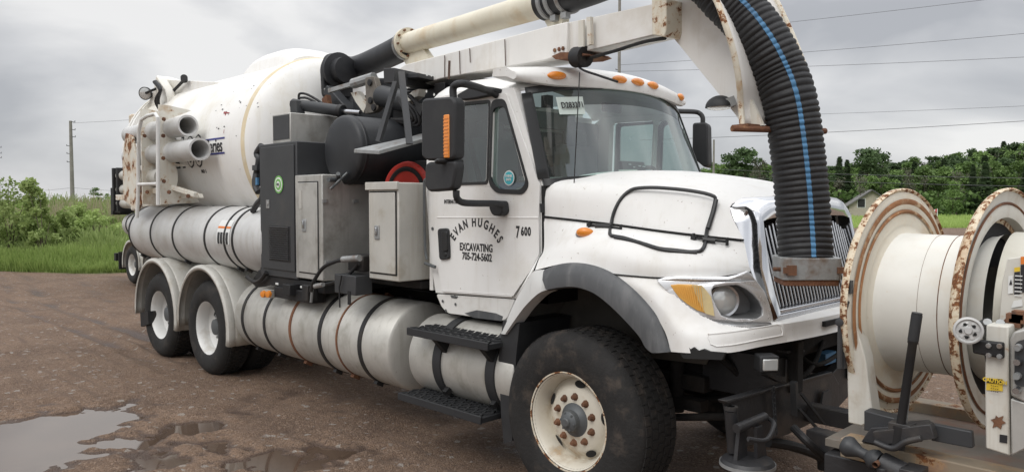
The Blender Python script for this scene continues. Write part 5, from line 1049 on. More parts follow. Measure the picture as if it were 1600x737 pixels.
m = MB(); m.tube(spline([(-3.815,-0.85,2.866), (-3.801,-0.85,2.933), (-3.731,-0.82,2.93), (-3.633,-0.78,2.881), (-3.555,-0.75,2.833)]), .012, 8); m.tube(spline([(-3.801,-0.85,2.896), (-3.732,-0.82,2.892), (-3.647,-0.8,2.862), (-3.598,-0.78,2.834)]), .012, 8); P(m, 'hydraulic_hose', 'black')
m = MB(); m.prism(rnd([(-3.12,-0.55,3.052),(-2.973,-0.55,3.047),(-2.914,-0.55,2.917),(-2.906,-0.55,2.74),(-2.978,-0.55,2.711),(-3.136,-0.55,2.711),(-3.102,-0.55,2.816)], .03), (0, .06, 0)); P(m, 'pivot_plate', mat('worn_steel_plate', (.16, .145, .125), .6, .3, dirt=(.09, .07, .055), da=.8, ds=9, rust=.05, rs=9), bevel=.005)
for p_ in [(-3.022,-0.56,2.992),(-3.014,-0.56,2.825),(-2.963,-0.56,2.756)]: P(MB().lathe([(0, .012), (.03, .01), (.034, 0)], p_, (0, -1, 0), 14), 'pivot_pin', 'black')
m = MB(); m.bar((-4.067,-0.35,3.054), (-3.703,-0.3,2.744), .13, .10); m.prism([(-4.61,-0.1,3.064),(-4.306,-0.1,3.062),(-4.008,-0.1,2.87),(-3.961,-0.1,2.765),(-4.481,-0.1,2.797)], (0, .2, 0)); m.bar((-3.326,-0.3,3.016), (-2.741,-0.2,2.965), .16, .14); m.b2((-2.95, -.35, 2.35), (-2.0, .3, 2.9)); m.tube([(-2.924,-0.5,2.864),(-2.495,-0.5,2.766)], .10, 18); P(m, 'boom_mount', 'tankblack', bevel=.01)
m = MB(); m.prism([(-3.515,-0.45,2.957),(-3.38,-0.45,2.956),(-3.25,-0.45,2.808),(-3.295,-0.45,2.744),(-3.426,-0.45,2.855)], (0, .05, 0)); m.prism([(-2.382,-0.55,2.852),(-2.283,-0.55,2.859),(-2.319,-0.55,2.801),(-2.504,-0.55,2.746),(-2.542,-0.55,2.777)], (0, .08, 0)); P(m, 'tan_bracket', 'rack_white')
m = MB()
for k in range(4): m.tube(spline([(-2.53,-0.6,2.806), Vector((-2.411,-0.62,2.681)) + Vector((.05 * k, 0, 0)), Vector((-2.365,-0.6,2.602)) + Vector((.04 * k, 0, -.02 * k)), (-2.766,-0.5,2.639)]), .016, 8)
m.tube(spline([(-2.363,-0.6,2.801),(-2.273,-0.6,2.737),(-2.229,-0.6,2.668),(-2.15,-0.6,2.618)]), .02, 8); m.bar((-2.212,-0.62,2.703), (-2.117,-0.64,2.628), .05); P(m, 'hydraulic_hose', 'black')
# rest frame over the cab back: channel, struts, foot plate
m = MB(); m.bar((-2.176,-0.95,2.916), (-2.617,-0.1,2.98), .10, .12); m.bar((-2.203,-0.7,2.948), (-2.38,-0.3,2.968), .12, .04); rf = P(m, 'boom_rest_channel', 'dgrey', bevel=.005)
m = MB(); m.bar((-2.503,-0.2,2.981), (-1.97,0.2,2.943), .10, .08); m.bar((-2.169,-0.4,2.912), (-2.17,-0.4,2.79), .14, .05); m.prism([(-2.612,-0.3,2.958),(-2.202,-0.3,2.892),(-2.203,-0.3,2.803),(-2.454,-0.3,2.792)], (0, .02, 0)); m.bar((-1.75, -.5, 2.2), (-1.75, -.5, 2.85), .08); m.bar((-1.75, .5, 2.2), (-1.75, .5, 2.85), .08); P(m, 'boom_rest_arm', 'black', bevel=.004)
for p_ in [(-2.088,-0.62,2.949),(-2.028,-0.62,2.937),(-1.995,-0.62,2.774),(-1.911,-0.62,2.766),(-2.097,-0.62,2.811)]: P(MB().lathe([(0, .004), (.012, .004)], p_, (0, -1, 0), 8), 'bracket_hole', 'paper', rf)
m = MB(); m.bar((-2.052,-0.97,2.849), (-2.113,-1.1,2.367), .055, .03); m.bar((-1.956,-0.99,2.917), (-1.668,-1.13,2.321), .05, .02); P(m, 'rest_strut', 'dgrey')
fpz = [Vector(p) for p in ((-2.397,-1.15,2.316), (-1.942,-1.22,2.281), (-1.949,-0.72,2.415), (-2.242,-0.5,2.489), (-2.169,-0.75,2.426))]
m = MB(); m.prism(fpz, (0, 0, -.03)); P(m, 'foot_plate', 'zinc', bevel=.003)
m = MB(); m.b2((-1.70, -.6, 2.3), (-1.66, .9, 2.72)); P(m, 'perforated_guard', mat('perforated_guard_metal', (.45, .45, .43), .5, .3, var=.2))

# ================================================================ CORRUGATED HOSE
hc_ = [(0.02,-0.72,3.333),(0.277,-0.786,3.347),(0.505,-0.857,3.297),(0.76,-1.051,3.144),(0.844,-1.014,3.056),(0.913,-0.979,2.965),(0.983,-0.942,2.879),(1.056,-0.918,2.777),(1.116,-0.892,2.669),(1.165,-0.865,2.55),(1.206,-0.859,2.434),(1.226,-0.846,2.318),(1.248,-0.835,2.145),(1.269,-0.827,1.949),(1.284,-0.824,1.767),(1.306,-0.842,1.589)]
pth = spline(hc_, 60); ln = [0]
for a, b in zip(pth, pth[1:]): ln.append(ln[-1] + (b - a).length)
tot = ln[-1]; pitch = .0305; nn = int(tot / pitch * 8); pp = []; rad = []; j = 0
for i in range(nn):
    t_ = tot * i / (nn - 1)
    while j < len(ln) - 2 and ln[j + 1] < t_: j += 1
    pp.append(pth[j].lerp(pth[j + 1], (t_ - ln[j]) / max(1e-9, ln[j + 1] - ln[j]))); ph = (t_ / pitch) % 1
    rad.append(.1275 + .0095 * (abs(math.sin(math.pi * ph)) ** .6) + .0012 * math.sin(i * .37))
hose = P(MB().tube(pp, rad, 44), 'suction_hose', 'hose', ang=180)
# blue stripe follows the corrugation on the camera side
m = MB(); rows = []
for i in range(nn):
    T = (pp[min(i + 1, nn - 1)] - pp[max(i - 1, 0)]).normalized(); v = (CAM - pp[i]); v = Vector((.62, -.79, .0)); v = (v - T * v.dot(T)).normalized(); s_ = T.cross(v)
    rows.append([pp[i] + (v * math.cos(a) + s_ * math.sin(a)) * (rad[i] + .0015) for a in np.linspace(.03, -.14, 4)])
P(m.grid(rows), 'blue_stripe', 'blue', hose, ang=180)
e_ = pp[-1]; dn = (pp[-1] - pp[-12]).normalized()
sd = Vector((.70, .71, 0)); fd = Vector((.62, -.79, 0)).normalized(); zz = Vector((0, 0, 1)); c9 = e_ + dn * .02
def collar(hw, hd, z0, z1):
    o_ = rnd([c9 + sd * hw * a + fd * hd * b + zz * z0 for a, b in ((-1, -1), (1, -1), (1, 1), (-1, 1))], .035, 4); return MB().prism(o_, (0, 0, z1 - z0))
cl_ = P(collar(.150, .140, -.075, .035), 'hose_clamp', 'zinc', hose, bevel=.003); P(collar(.143, .132, -.105, -.073), 'clamp_rust_ring', 'rusty', hose, bevel=.003)
m = MB(); sd = Vector((.70, .71, 0)); c0 = e_ + dn * .045
for s_ in (-1, 1): m.box(c0 + sd * .135 * s_ + fd * .145, (.03, .02, .03), rz=.8); m.tube([c0 + sd * .13 * s_ + Vector((.62, -.79, 0)) * .07, c0 + sd * .185 * s_ + Vector((.62, -.79, 0)) * .07], .011, 8)
m.box(c0 - sd * .11 + fd * .145, (.045, .02, .05), rz=.8); P(m, 'clamp_bolt', 'lug', hose)
P(MB().tube([c0 - dn * .012 - sd * .16, c0 - dn * .012 + sd * .17], .006, 6), 'clamp_rod', 'zinc', hose) if False else None

# ---------------------------------------------------------------- tow beam, jack foot and lamp below the bumper
XB = 1.06
m = MB(); m.prism([(1.06,-1.184,0.857),(1.06,0.115,0.807),(1.06,0.227,0.715),(1.06,0.235,0.547),(1.06,-0.485,0.543),(1.06,-1.086,0.588)], (-.03, 0, 0)); m.prism([(1.075,-1.223,0.877),(1.075,0.078,0.824),(1.075,0.079,0.807),(1.075,-1.204,0.857)], (-.05, 0, 0))
m.bar((1.0,0.206,0.658), (1.0, .95, .86), .06, .26); m.b2((.5, -.5, .72), (1.05, -.4, .98)); m.b2((.5, .4, .72), (1.05, .5, .98)); tow = P(m, 'tow_beam', 'worn', bevel=.005)
m = MB(); a = Vector((1.08,-1.18,0.823)); b = Vector((1.08,-1.142,0.602)); m.tube([a, b], .034, 16); m.lathe([(.02, 0), (.036, 0), (.036, .02), (.02, .02)], a, (0, 0, 1), 16); P(m, 'beam_end_tube', 'worn', tow)
m = MB(); o = Vector((1.15,-1.131,0.556)); m.lathe([(0, .03), (.09, .028), (.125, .02), (.138, .0), (.125, -.012), (0, -.012)], o, (0, 0, 1), 32); m.prism([o + Vector(p) for p in ((-.03, -.09, .02), (-.03, .02, .02), (-.03, .0, .19), (-.03, -.06, .19))], (.02, 0, 0)); m.prism([o + Vector(p) for p in ((.03, .01, .02), (.03, .11, .02), (.03, .06, .19), (.03, .0, .19))], (.02, 0, 0)); m.tube([o + Vector((0, -.12, .2)), o + Vector((.03, .12, .22))], .024, 14); m.tube(spline([o + Vector((.06, -.11, .16)), o + Vector((.1, .0, .14)), o + Vector((.08, .12, .19)), o + Vector((.02, .17, .2))]), .012, 8)
P(m, 'jack_foot', 'worn', tow)
P(MB().lathe([(.125, .0), (.140, .004), (.140, -.014), (.125, -.012)], o, (0, 0, 1), 32), 'foot_rim', 'zinc', tow)
m = MB(); cpt = [Vector((1.09,-0.743,0.859)) + (Vector((1.09,-0.705,0.604)) - Vector((1.09,-0.743,0.859))) * (k / 16) for k in range(17)]
for k, p_ in enumerate(cpt):
    ax = Vector((1, 0, 0)) if k % 2 else Vector((0, 1, 0)); q = ax * .009; m.tube([p_ + q + Vector((0, 0, .012)), p_ + q - Vector((0, 0, .012)), p_ - q - Vector((0, 0, .012)), p_ - q + Vector((0, 0, .012))], .0035, 5, closed=True)
P(m, 'chain', 'dgrey', tow)['kind'] = 'stuff'
m = MB(); m.bar((1.12,-0.559,0.872), (1.12,-0.528,0.676), .035, .03); m.bar((1.14,-0.503,0.797), (1.2,-0.326,0.6), .014); m.bar((1.14,-0.532,0.721), (1.2,-0.429,0.599), .014); m.prism([(1.08,-0.089,0.724),(1.08,0.004,0.724),(1.08,0.035,0.662),(1.08,-0.009,0.61),(1.08,-0.121,0.627)], (.012, 0, 0)); P(m, 'safety_rod', 'dgrey', tow)
m = MB(); m.bar((1.05,-0.449,1.026), (1.05,-0.351,0.849), .02, .012); m.bar((1.05,-0.561,1.034), (1.0,-0.223,0.988), .06, .012); m.prism([(1.04,-0.563,0.992),(1.04,-0.451,0.991),(1.04,-0.416,0.926),(1.04,-0.471,0.874),(1.04,-0.567,0.893)], (-.02, 0, 0)); m.bar((1.12,-0.908,0.972), (1.12,-0.746,0.907), .04, .012); P(m, 'lamp_bracket', 'black', tow)
o = Vector((1.16,-0.932,1.033)); n_ = Vector((.75, -.66, 0)).normalized(); m = MB(); m.box(o - n_ * .04, (.10, .105, .09), rz=math.atan2(n_.y, n_.x)); fl_ = P(m, 'fog_lamp', 'plastic', tow, bevel=.01)
m = MB(); m.box(o + n_ * .016, (.012, .082, .062), rz=math.atan2(n_.y, n_.x)); P(m, 'lamp_lens', 'lens', fl_, bevel=.006)
m = MB(); m.tube(spline([(.8, -.4, .95), (1.0, -.45, .82), (1.1, -.3, .9), (1.0, .1, 1.0)]), .014, 8); m.tube(spline([(.9, -.2, 1.02), (1.1, -.25, .92), (1.12, .1, .95)]), .014, 8); m.b2((.85, -.3, .95), (1.0, .5, 1.05)); P(m, 'front_hydraulics', 'under')
P(MB().box((1.0,0.156,0.89), (.06, .16, .07)), 'blue_valve', 'blue')
m = MB(); m.tube(spline([(1.2,-0.721,0.66), (1.3,-0.767,0.615), (1.35,-0.656,0.515), (1.4,-0.523,0.432), (1.5,-0.33,0.312)]), .022, 10); m.tube(spline([(1.0,-0.614,0.514), (1.05,-0.395,0.449), (1.1,-0.155,0.347), (1.1,-0.106,0.264)]), .03, 10); m.tube(spline([(1.2,-0.348,0.499), (1.3,-0.274,0.423), (1.4,-0.158,0.409), (1.5,0.178,0.326)]), .006, 6); P(m, 'ground_hose', 'black')

# ================================================================ HOSE REEL UNIT ON THE FRONT
reel = empty('hose_reel', (1.9, -.6, .55), 'rusty cream water hose reel unit with big empty drum, mounted ahead of the truck grille', 'hose reel')
mi = Matrix.Translation((-1.9, .6, -.55))
def Q(mb, name, m_, parent=None, **k):
    """reel part, baked relative to the reel's own base"""
    mb.v = [tuple(mi @ Vector(v)) for v in mb.v]; return mb.build(name, m_, parent or reel, **k)
rc = lambda x: Vector((x + .03, -.575, 1.385)); AX = (1, 0, 0); AF = (.9945, -.105, 0); YR = -.60
fl1 = Q(MB().lathe([(.34, .04), (.385, .012), (.41, .022), (.455, .004), (.475, .018), (.52, .006), (.549, .002)], rc(1.655), AF, 96), 'reel_flange', mat('tan_rusted_flange', (.71, .67, .57), .5, dirt=(.62, .50, .34), da=.7, ds=3.6, rust=.075, rs=13, var=.08, drip=.3), ang=60, label='heavily rusted flange nearest the truck')
HR = mat('heavy_flange_rust', (.68, .60, .46), .7, rust=.24, rs=27, dirt=(.42, .23, .10), da=.9, bump=.4, bs=60)
Q(MB().lathe([(.547, -.002), (.554, .006), (.562, .012), (.568, .004), (.566, -.018), (.55, -.03)], rc(1.655), AF, 96), 'flange_lip', HR, fl1, ang=60)
for r_, w_ in ((.502, .014), (.452, .010), (.408, .007)): Q(MB().lathe([(r_ - w_, .016), (r_, .021), (r_ + w_, .014)], rc(1.655), AF, 96), 'rust_ring', mat('ring_rust', (.28, .13, .055), .85, dirt=(.60, .48, .32), da=.9, ds=14, var=.3), fl1, ang=60)
Q(MB().lathe([(.0, -.03), (.54, -.03), (.56, -.02)], rc(1.655), AF, 72), 'flange_back', HR, fl1)
fl2 = Q(MB().lathe([(.425, -.05), (.428, -.01), (.47, -.004), (.50, -.012), (.55, -.002)], rc(2.115), AF, 96), 'reel_flange', 'frame_white', ang=60, label='white flange with rusty rim beside the motor cover')
Q(MB().lathe([(.36, -.06), (.53, -.04), (.55, -.03), (.563, -.012), (.566, .004), (.558, .012), (.549, .0)], rc(2.115), AF, 96), 'flange_lip', HR, fl2, ang=60)
Q(MB().lathe([(.485, -.010), (.492, -.002), (.500, -.008)], rc(2.115), AF, 96), 'rust_ring', 'rusty', fl2)
Q(MB().lathe([(.2, -.055), (.43, -.055), (.43, -.03)], rc(2.115), AF, 64), 'flange_bore', 'dark', fl2)
dr = Q(MB().lathe([(.36, -.04), (.355, .0), (.342, .02), (.338, .2), (.338, .40), (.35, .43)], rc(1.675), AX, 96), 'reel_drum', mat('cream_drum', (.70, .695, .645), .45, dirt=(.58, .52, .42), da=.5, ds=3.5, rust=.03, rs=15, var=.05), ang=60)
for x, w_, mm in ((.16, .0018, 'rusty'), (.245, .003, 'rusty'), (.33, .0015, 'rusty')): Q(MB().lathe([(.337, -w_), (.3405, 0), (.337, w_)], rc(1.675 + x), AX, 96), 'drum_seam', mm, dr)
# motor cover
mc_ = Q(MB().lathe([(.0, .42), (.355, .42), (.362, .41), (.362, .0), (.35, .0), (.35, .05), (0, .05)], rc(2.145), AX, 72), 'motor_cover', mat('dull_cover_paint', (.55, .535, .47), .5, .15, dirt=(.44, .41, .34), da=.6, ds=3, var=.05), ang=40)
m = MB(); xq = 2.40; m.prism([(2.242,-1.02,1.651),(2.344,-1.02,1.673),(2.351,-1.02,1.395),(2.217,-1.02,1.377),(2.226,-1.02,1.555)], (0, .04, 0)); pn = Q(m, 'upper_panel', 'frame_white', bevel=.004)
def decal(pts, mm, y=-1.024, par=None, name='warning_sticker'): return Q(MB().prism(pts, (0, -.0015, 0)), name, mm, par or pn)

decal([(2.249,-1.024,1.58),(2.265,-1.024,1.584),(2.267,-1.024,1.51),(2.249,-1.024,1.506)], 'paper'); decal([(2.253,-1.027,1.544),(2.264,-1.027,1.546),(2.259,-1.027,1.568)], 'ink')
decal([(2.269,-1.024,1.616),(2.289,-1.024,1.62),(2.289,-1.024,1.602),(2.269,-1.024,1.598)], 'yellow'); decal([(2.269,-1.024,1.596),(2.289,-1.024,1.6),(2.292,-1.024,1.51),(2.271,-1.024,1.505)], 'ink'); decal([(2.29,-1.024,1.662),(2.327,-1.024,1.667),(2.328,-1.024,1.635),(2.291,-1.024,1.631)], 'orange'); decal([(2.291,-1.024,1.628),(2.328,-1.024,1.633),(2.331,-1.024,1.521),(2.294,-1.024,1.515)], 'ink')
for k in range(6): decal([(Vector((2.273,-1.028,1.585)) + Vector(d)) for d in ((0, 0, -.016 * k), (.026, 0, -.016 * k), (.026, 0, -.016 * k - .004), (0, 0, -.016 * k - .004))], 'paper', name='sticker_print')
decal([(2.27,-1.024,1.479),(2.299,-1.024,1.487),(2.302,-1.024,1.461),(2.262,-1.024,1.449)], 'paper')
# posts, tray and panels
m = MB(); m.prism([(1.6,-1.05,1.328),(1.632,-1.05,1.356),(1.692,-1.05,1.158),(1.705,-1.05,1.07),(1.735,-1.05,0.881),(1.684,-1.05,0.84),(1.619,-1.05,0.842)], (0, .10, 0)); m.bar((1.56, -.2, .6), (1.56, -.2, 1.45), .08, .08); Q(m, 'left_post', 'frame_white', bevel=.006)
m = MB(); m.tube([(1.632,-1.12,1.428),(1.602,-1.12,1.321),(1.603,-1.12,1.11)], .012, 10); m.prism([(1.585,-1.1,1.332),(1.608,-1.1,1.34),(1.619,-1.1,1.107),(1.595,-1.1,1.103)], (0, .03, 0)); m.lathe([(0, .02), (.018, .015), (.02, -.015)], (1.606,-1.13,1.328), (0, -1, 0), 12); m.box((1.629,-1.1,1.492), (.03, .03, .06)); Q(m, 'lock_rod', 'dgrey')
m = MB(); m.prism([(2.225,-1.24,1.4),(2.301,-1.24,1.401),(2.307,-1.24,1.2),(2.319,-1.24,0.894),(2.235,-1.24,0.905),(2.226,-1.24,1.161)], (0, .10, 0)); rp = Q(m, 'right_post', 'frame_white', bevel=.006)
m = MB(); m.prism([(2.268,-1.243,1.046),(2.277,-1.243,1.038),(2.294,-1.243,1.049),(2.29,-1.243,1.031),(2.303,-1.243,1.023),(2.29,-1.243,1.013),(2.287,-1.243,0.994),(2.273,-1.243,1.004),(2.258,-1.243,0.993),(2.262,-1.243,1.015),(2.251,-1.243,1.025),(2.266,-1.243,1.033)], (0, -.002, 0)); Q(m, 'rusted_through_hole', 'lug', rp)
decal([(2.233,-1.243,1.189),(2.288,-1.243,1.193),(2.289,-1.243,1.145),(2.232,-1.243,1.14)], 'yellow', par=rp, name='caution_sticker'); decal([(2.235,-1.246,1.188),(2.287,-1.246,1.192),(2.287,-1.246,1.175),(2.235,-1.246,1.17)], 'ink', par=rp, name='caution_header')
q0 = Vector((2.263,-1.252,1.176)); 
tm = place(text_mb('CAUTION', .020, .0008, .92), q0, (1, 0, -.04), (0, 0, 1)); Q(tm, 'lettering', 'yellow', rp)
for k in range(3): tm = place(text_mb(('KEEP HANDS', 'CLEAR OF', 'MOVING REEL')[k] if False else '- - - -', .012, .0004, 1), q0 - Vector((0, 0, .016 + .011 * k)), (1, 0, -.04), (0, 0, 1)); Q(tm, 'lettering', 'ink', rp)
decal([(2.283,-1.243,0.973),(2.309,-1.243,0.974),(2.309,-1.243,0.943),(2.283,-1.243,0.942)], 'ink', par=rp, name='small_plate')
m = MB(); m.prism([(2.182,-1.27,1.337),(2.29,-1.27,1.338),(2.292,-1.27,1.276),(2.188,-1.27,1.284)], (0, .04, 0)); bk = Q(m, 'hinge_bracket', 'black', bevel=.006)
for p_ in [(2.243,-1.272,1.322),(2.28,-1.272,1.325),(2.244,-1.272,1.284),(2.281,-1.272,1.285)]: Q(MB().lathe([(0, .008), (.009, .007), (.011, 0)], p_, (0, -1, 0), 8), 'bracket_bolt', 'zinc', bk)
# handwheel
o = Vector((2.178,-1.3,1.377)); n_ = Vector((.25, -.95, .05)).normalized(); u = n_.orthogonal().normalized(); v = n_.cross(u)
m = MB(); m.lathe([(.028, .004), (.040, .0), (.046, .010), (.052, .008), (.054, -.004), (.044, -.01), (.028, -.008)], o, n_, 40); m.lathe([(0, .012), (.012, .012), (.016, .004), (.022, .002), (.022, -.02), (0, -.02)], o, n_, 24)
for k in range(5): a = k * 2 * math.pi / 5; m.bar(o + (u * math.cos(a) + v * math.sin(a)) * .015, o + (u * math.cos(a) + v * math.sin(a)) * .036, .012, .008, up=n_)
m.lathe([(0, 0), (.03, 0)], o - n_ * .012, n_, 24); hw = Q(m, 'handwheel', 'alu_cold'); 
for k in range(5): a = (k + .5) * 2 * math.pi / 5; Q(MB().lathe([(0, .0), (.0065, .0)], o - n_ * .0 + n_ * .0055 + (u * math.cos(a) + v * math.sin(a)) * .027, n_, 12), 'wheel_hole', 'dark', hw)
Q(MB().tube([o - n_ * .01, o + Vector((-.02, .3, 0))], .012, 10), 'wheel_shaft', 'dgrey', hw)
m = MB(); m.prism([(2.311,-1.26,1.355),(2.323,-1.26,1.386),(2.408,-1.26,1.421),(2.416,-1.26,1.099),(2.319,-1.26,1.135)], (0, .2, 0)); cp = Q(m, 'control_panel', 'steel', bevel=.008)
m = MB(); m.prism(rnd([(2.329,-1.264,1.348),(2.403,-1.264,1.379),(2.408,-1.264,1.184),(2.332,-1.264,1.178)], .02), (0, -.003, 0)); Q(m, 'panel_face', 'dgrey', cp)
for k, (a, b) in enumerate(((1592,542),(1592,560),(1592,578),(1592,594),(1606,545),(1606,575))): q_ = (2.344,-1.27,1.33); q2 = Vector(q_) + Vector((.0 if k < 4 else .05, 0, -.055 * (k % 4))); Q(MB().lathe([(0, .03), (.012, .03), (.014, .0)], q2, (0, -1, 0), 14), 'panel_knob', 'chrome2' if k % 2 else 'zinc', cp)
m = MB(); m.prism([(2.318,-1.255,1.124),(2.415,-1.255,1.108),(2.418,-1.255,0.976),(2.326,-1.255,0.899)], (0, .2, 0)); Q(m, 'lower_box', 'steel', bevel=.006)
m = MB(); m.tube(spline([(2.261,-1.1,1.412),(2.284,-1.1,1.396),(2.314,-1.1,1.417),(2.349,-1.1,1.408)]), .018, 10)
for p_ in [(2.29,-1.12,1.422),(2.309,-1.12,1.435),(2.327,-1.12,1.421),(2.301,-1.12,1.403)]: m.box(p_, (.04, .05, .035))
Q(m, 'hose_fitting', 'lug')
for p_ in [(2.21,-1.16,1.392),(2.255,-1.16,1.394)]: Q(MB().lathe([(0, .02), (.016, .018), (.018, 0)], p_, (.2, -.8, .6), 8), 'cover_bolt', 'zinc')
# base frame under the drum
m = MB(); m.prism([(1.717,-1.12,0.933),(1.815,-1.12,0.926),(1.869,-1.12,0.923),(1.871,-1.12,0.842),(1.817,-1.12,0.845),(1.719,-1.12,0.842)], (0, .08, 0)); m.prism([(2.017,-1.18,0.946),(2.169,-1.18,0.945),(2.177,-1.18,0.881),(2.17,-1.18,0.876),(2.019,-1.18,0.874)], (0, .03, 0)); Q(m, 'base_plate', 'dgrey', bevel=.004)
m = MB(); m.b2((1.62, -1.14, .70), (2.45, -1.02, .79)); m.b2((1.5, -.2, .70), (2.45, -.08, .79)); Q(m, 'base_rail', mat('rail_rusty_tan', (.26, .21, .15), .6, rust=.2, rs=6, dirt=(.30, .16, .10), da=.8, ds=5), bevel=.006)
Q(MB().b2((1.50, -1.02, .70), (2.45, -.2, .735)), 'drip_tray', 'wood')
m = MB(); m.b2((1.52, -1.08, .52), (2.6, -.96, .68)); m.b2((1.52, -.25, .52), (2.6, -.13, .68)); m.b2((1.55, -.97, .56), (1.65, -.2, .68)); m.b2((2.3, -.97, .56), (2.4, -.2, .68)); m.bar((1.25, -.62, .60), (1.6, -.66, .60), .10); m.bar((1.0, -.2, .62), (1.5, -.2, .62), .10)
m.prism([(1.758,-1.15,0.868),(1.97,-1.15,0.93),(2.034,-1.15,0.893),(1.855,-1.15,0.797),(1.717,-1.15,0.794)], (0, .1, 0)); Q(m, 'sub_frame', 'worn', bevel=.006)
m = MB(); a = Vector((1.964,-1.22,1.417)); b = Vector((1.906,-1.22,0.903)); d = (b - a).normalized(); m.tube([a, a + d * .13, a + d * .135, b], [.021, .021, .018, .018], 14); m.lathe([(.03, 0), (.03, .1)], b - d * .02, d, 14); lv = Q(m, 'lever_bar', 'black'); Q(MB().lathe([(0, -.001), (.02, -.001), (.022, .01), (.022, .12), (.018, .125)], a, d, 16), 'lever_grip', 'plastic', lv)
m = MB(); c0 = Vector((1.939,-1.2,1.189)); c1_ = Vector((1.917,-1.2,0.92))
for k in range(24):
    p_ = c0.lerp(c1_, k / 23); ax = Vector((1, 0, 0)) if k % 2 else Vector((0, 1, 0)); q = ax * .008; m.tube([p_ + q + Vector((0, 0, .011)), p_ + q - Vector((0, 0, .011)), p_ - q - Vector((0, 0, .011)), p_ - q + Vector((0, 0, .011))], .0032, 5, closed=True)
Q(m, 'chain', 'zinc')['kind'] = 'stuff'
o = Vector((1.66,-1.2,0.784)); d = Vector((.93, -.1, -.22)).normalized()
Q(MB().lathe([(.0, 0), (.036, 0), (.046, .015), (.048, .03), (.036, .055), (.024, .08), (.024, .11), (.04, .13), (.047, .15), (.04, .17), (0, .17)], o, d, 32), 'hose_roller', 'dgrey')
m = MB(); e_ = o + d * .18; m.tube([e_, e_ + d * .10], .05, 16); m.tube([e_ + d * .02 + Vector((0, -.05, 0)), e_ + d * .02 + Vector((0, -.05, -.14))], .02, 10); m.box(e_ + d * .14, (.08, .12, .1)); m.bar((1.811,-1.22,0.851), (2.042,-1.22,0.932), .05, .06); m.box((1.909,-1.2,0.91), (.09, .08, .05)); m.tube(spline([(1.812,-1.25,0.838),(1.889,-1.25,0.827),(1.94,-1.25,0.867),(2.002,-1.25,0.897)]), .014, 8); Q(m, 'roller_mount', 'worn', bevel=.003)
Q(MB().lathe([(0, .0), (.012, 0), (.013, .06)], e_ + Vector((0, -.02, .01)), (0, -1, 0), 8), 'mount_bolt', 'lug')
# front deck corner leading to the right edge of the picture
m = MB(); m.prism([(1.70, -1.3, .50), (2.9, -1.3, .50), (2.9, -1.3, .60), (1.75, -1.3, .60)], (0, .14, 0)); m.bar((2.3, -1.2, .2), (2.3, -1.2, .52), .07); m.bar((1.8, -1.15, .2), (1.8, -1.15, .52), .05); Q(m, 'front_skirt', 'black', bevel=.006)

# ================================================================ SECOND TRUCK, parked behind on the left
X2, Y2 = (-17.235,2.042,0.832)[0], (-17.235,2.042,0.832)[1]
t2 = empty('vacuum_truck', (X2, Y2, -.22), 'second vacuum truck behind the first, only its rear tank, tube rack and wheels showing', 'truck')
def T2(mb, name, m_, parent=None, **k): return mb.build(name, m_, parent or t2, **k)
for dx in (0, 1.4):
    for s in (1, -1):
        w2 = copy_tree(wr, t2); w2.location = (dx, 0 if s == 1 else 2.4, .52); w2.rotation_euler = (0, 1.1, 0 if s == 1 else R(180))
        w2.scale = (.92, .92, .92)
    m = MB(); A_ = np.linspace(R(-10), R(190), 22); m.grid([[(dx + math.cos(a) * .6, y, .52 + math.sin(a) * .6) for y in (-.04, .5)] for a in A_]); m.grid([[(dx + math.cos(a) * r_, -.04, .52 + math.sin(a) * r_) for r_ in (.56, .62)] for a in A_]); T2(m, 'mudguard', 'fender', solid=.008)
T2(MB().b2((-1.2, .5, .7), (6.5, 1.9, 1.0)), 'chassis_frame', 'black')
m = MB(); m.lathe([(0, -.04), (.24, -.03), (.30, 0), (.30, 5.6), (.24, 5.64), (0, 5.65)], (-.75, .32, 1.50), (1, 0, 0), 48); s2k = T2(m, 'upper_side_tank', 'alu_cold')
for x in (-.45, .15, .8, 1.6, 2.6, 3.6): T2(MB().lathe([(.30, -.03), (.312, -.03), (.312, .03), (.30, .03)], (x, .32, 1.50), (1, 0, 0), 48), 'strap', 'strap', s2k)
T2(MB().lathe([(0, -.3), (.7, -.25), (1.0, 0), (1.0, 6), (.7, 6.3), (0, 6.4)], (-.2, 1.3, 2.45), (1, 0, 0), 48), 'debris_tank', 'tank_white')
m = MB(); m.b2((-1.25, .0, 1.8), (-.8, .35, 2.1)); m.b2((-1.0, -.12, 1.85), (-.9, .3, 2.95)); m.b2((-.7, -.12, 1.85), (-.6, .3, 2.95)); m.b2((-1.35, -.05, 1.75), (-1.2, .4, 2.45)); rk2 = T2(m, 'tube_rack', 'black', bevel=.01)
for z in (2.05, 2.40, 2.75): T2(MB().lathe([(.10, -.3), (.13, -.3), (.13, 1.2), (.10, 1.2)], (-.55, .05, z), (1, 0, 0), 24), 'suction_tube', 'fender', rk2)
m = MB(); m.b2((-1.35, .0, .55), (-1.2, 2.3, .75)); m.b2((-.95, -.02, .35), (-.9, .5, .8)); T2(m, 'rear_bumper', 'black')

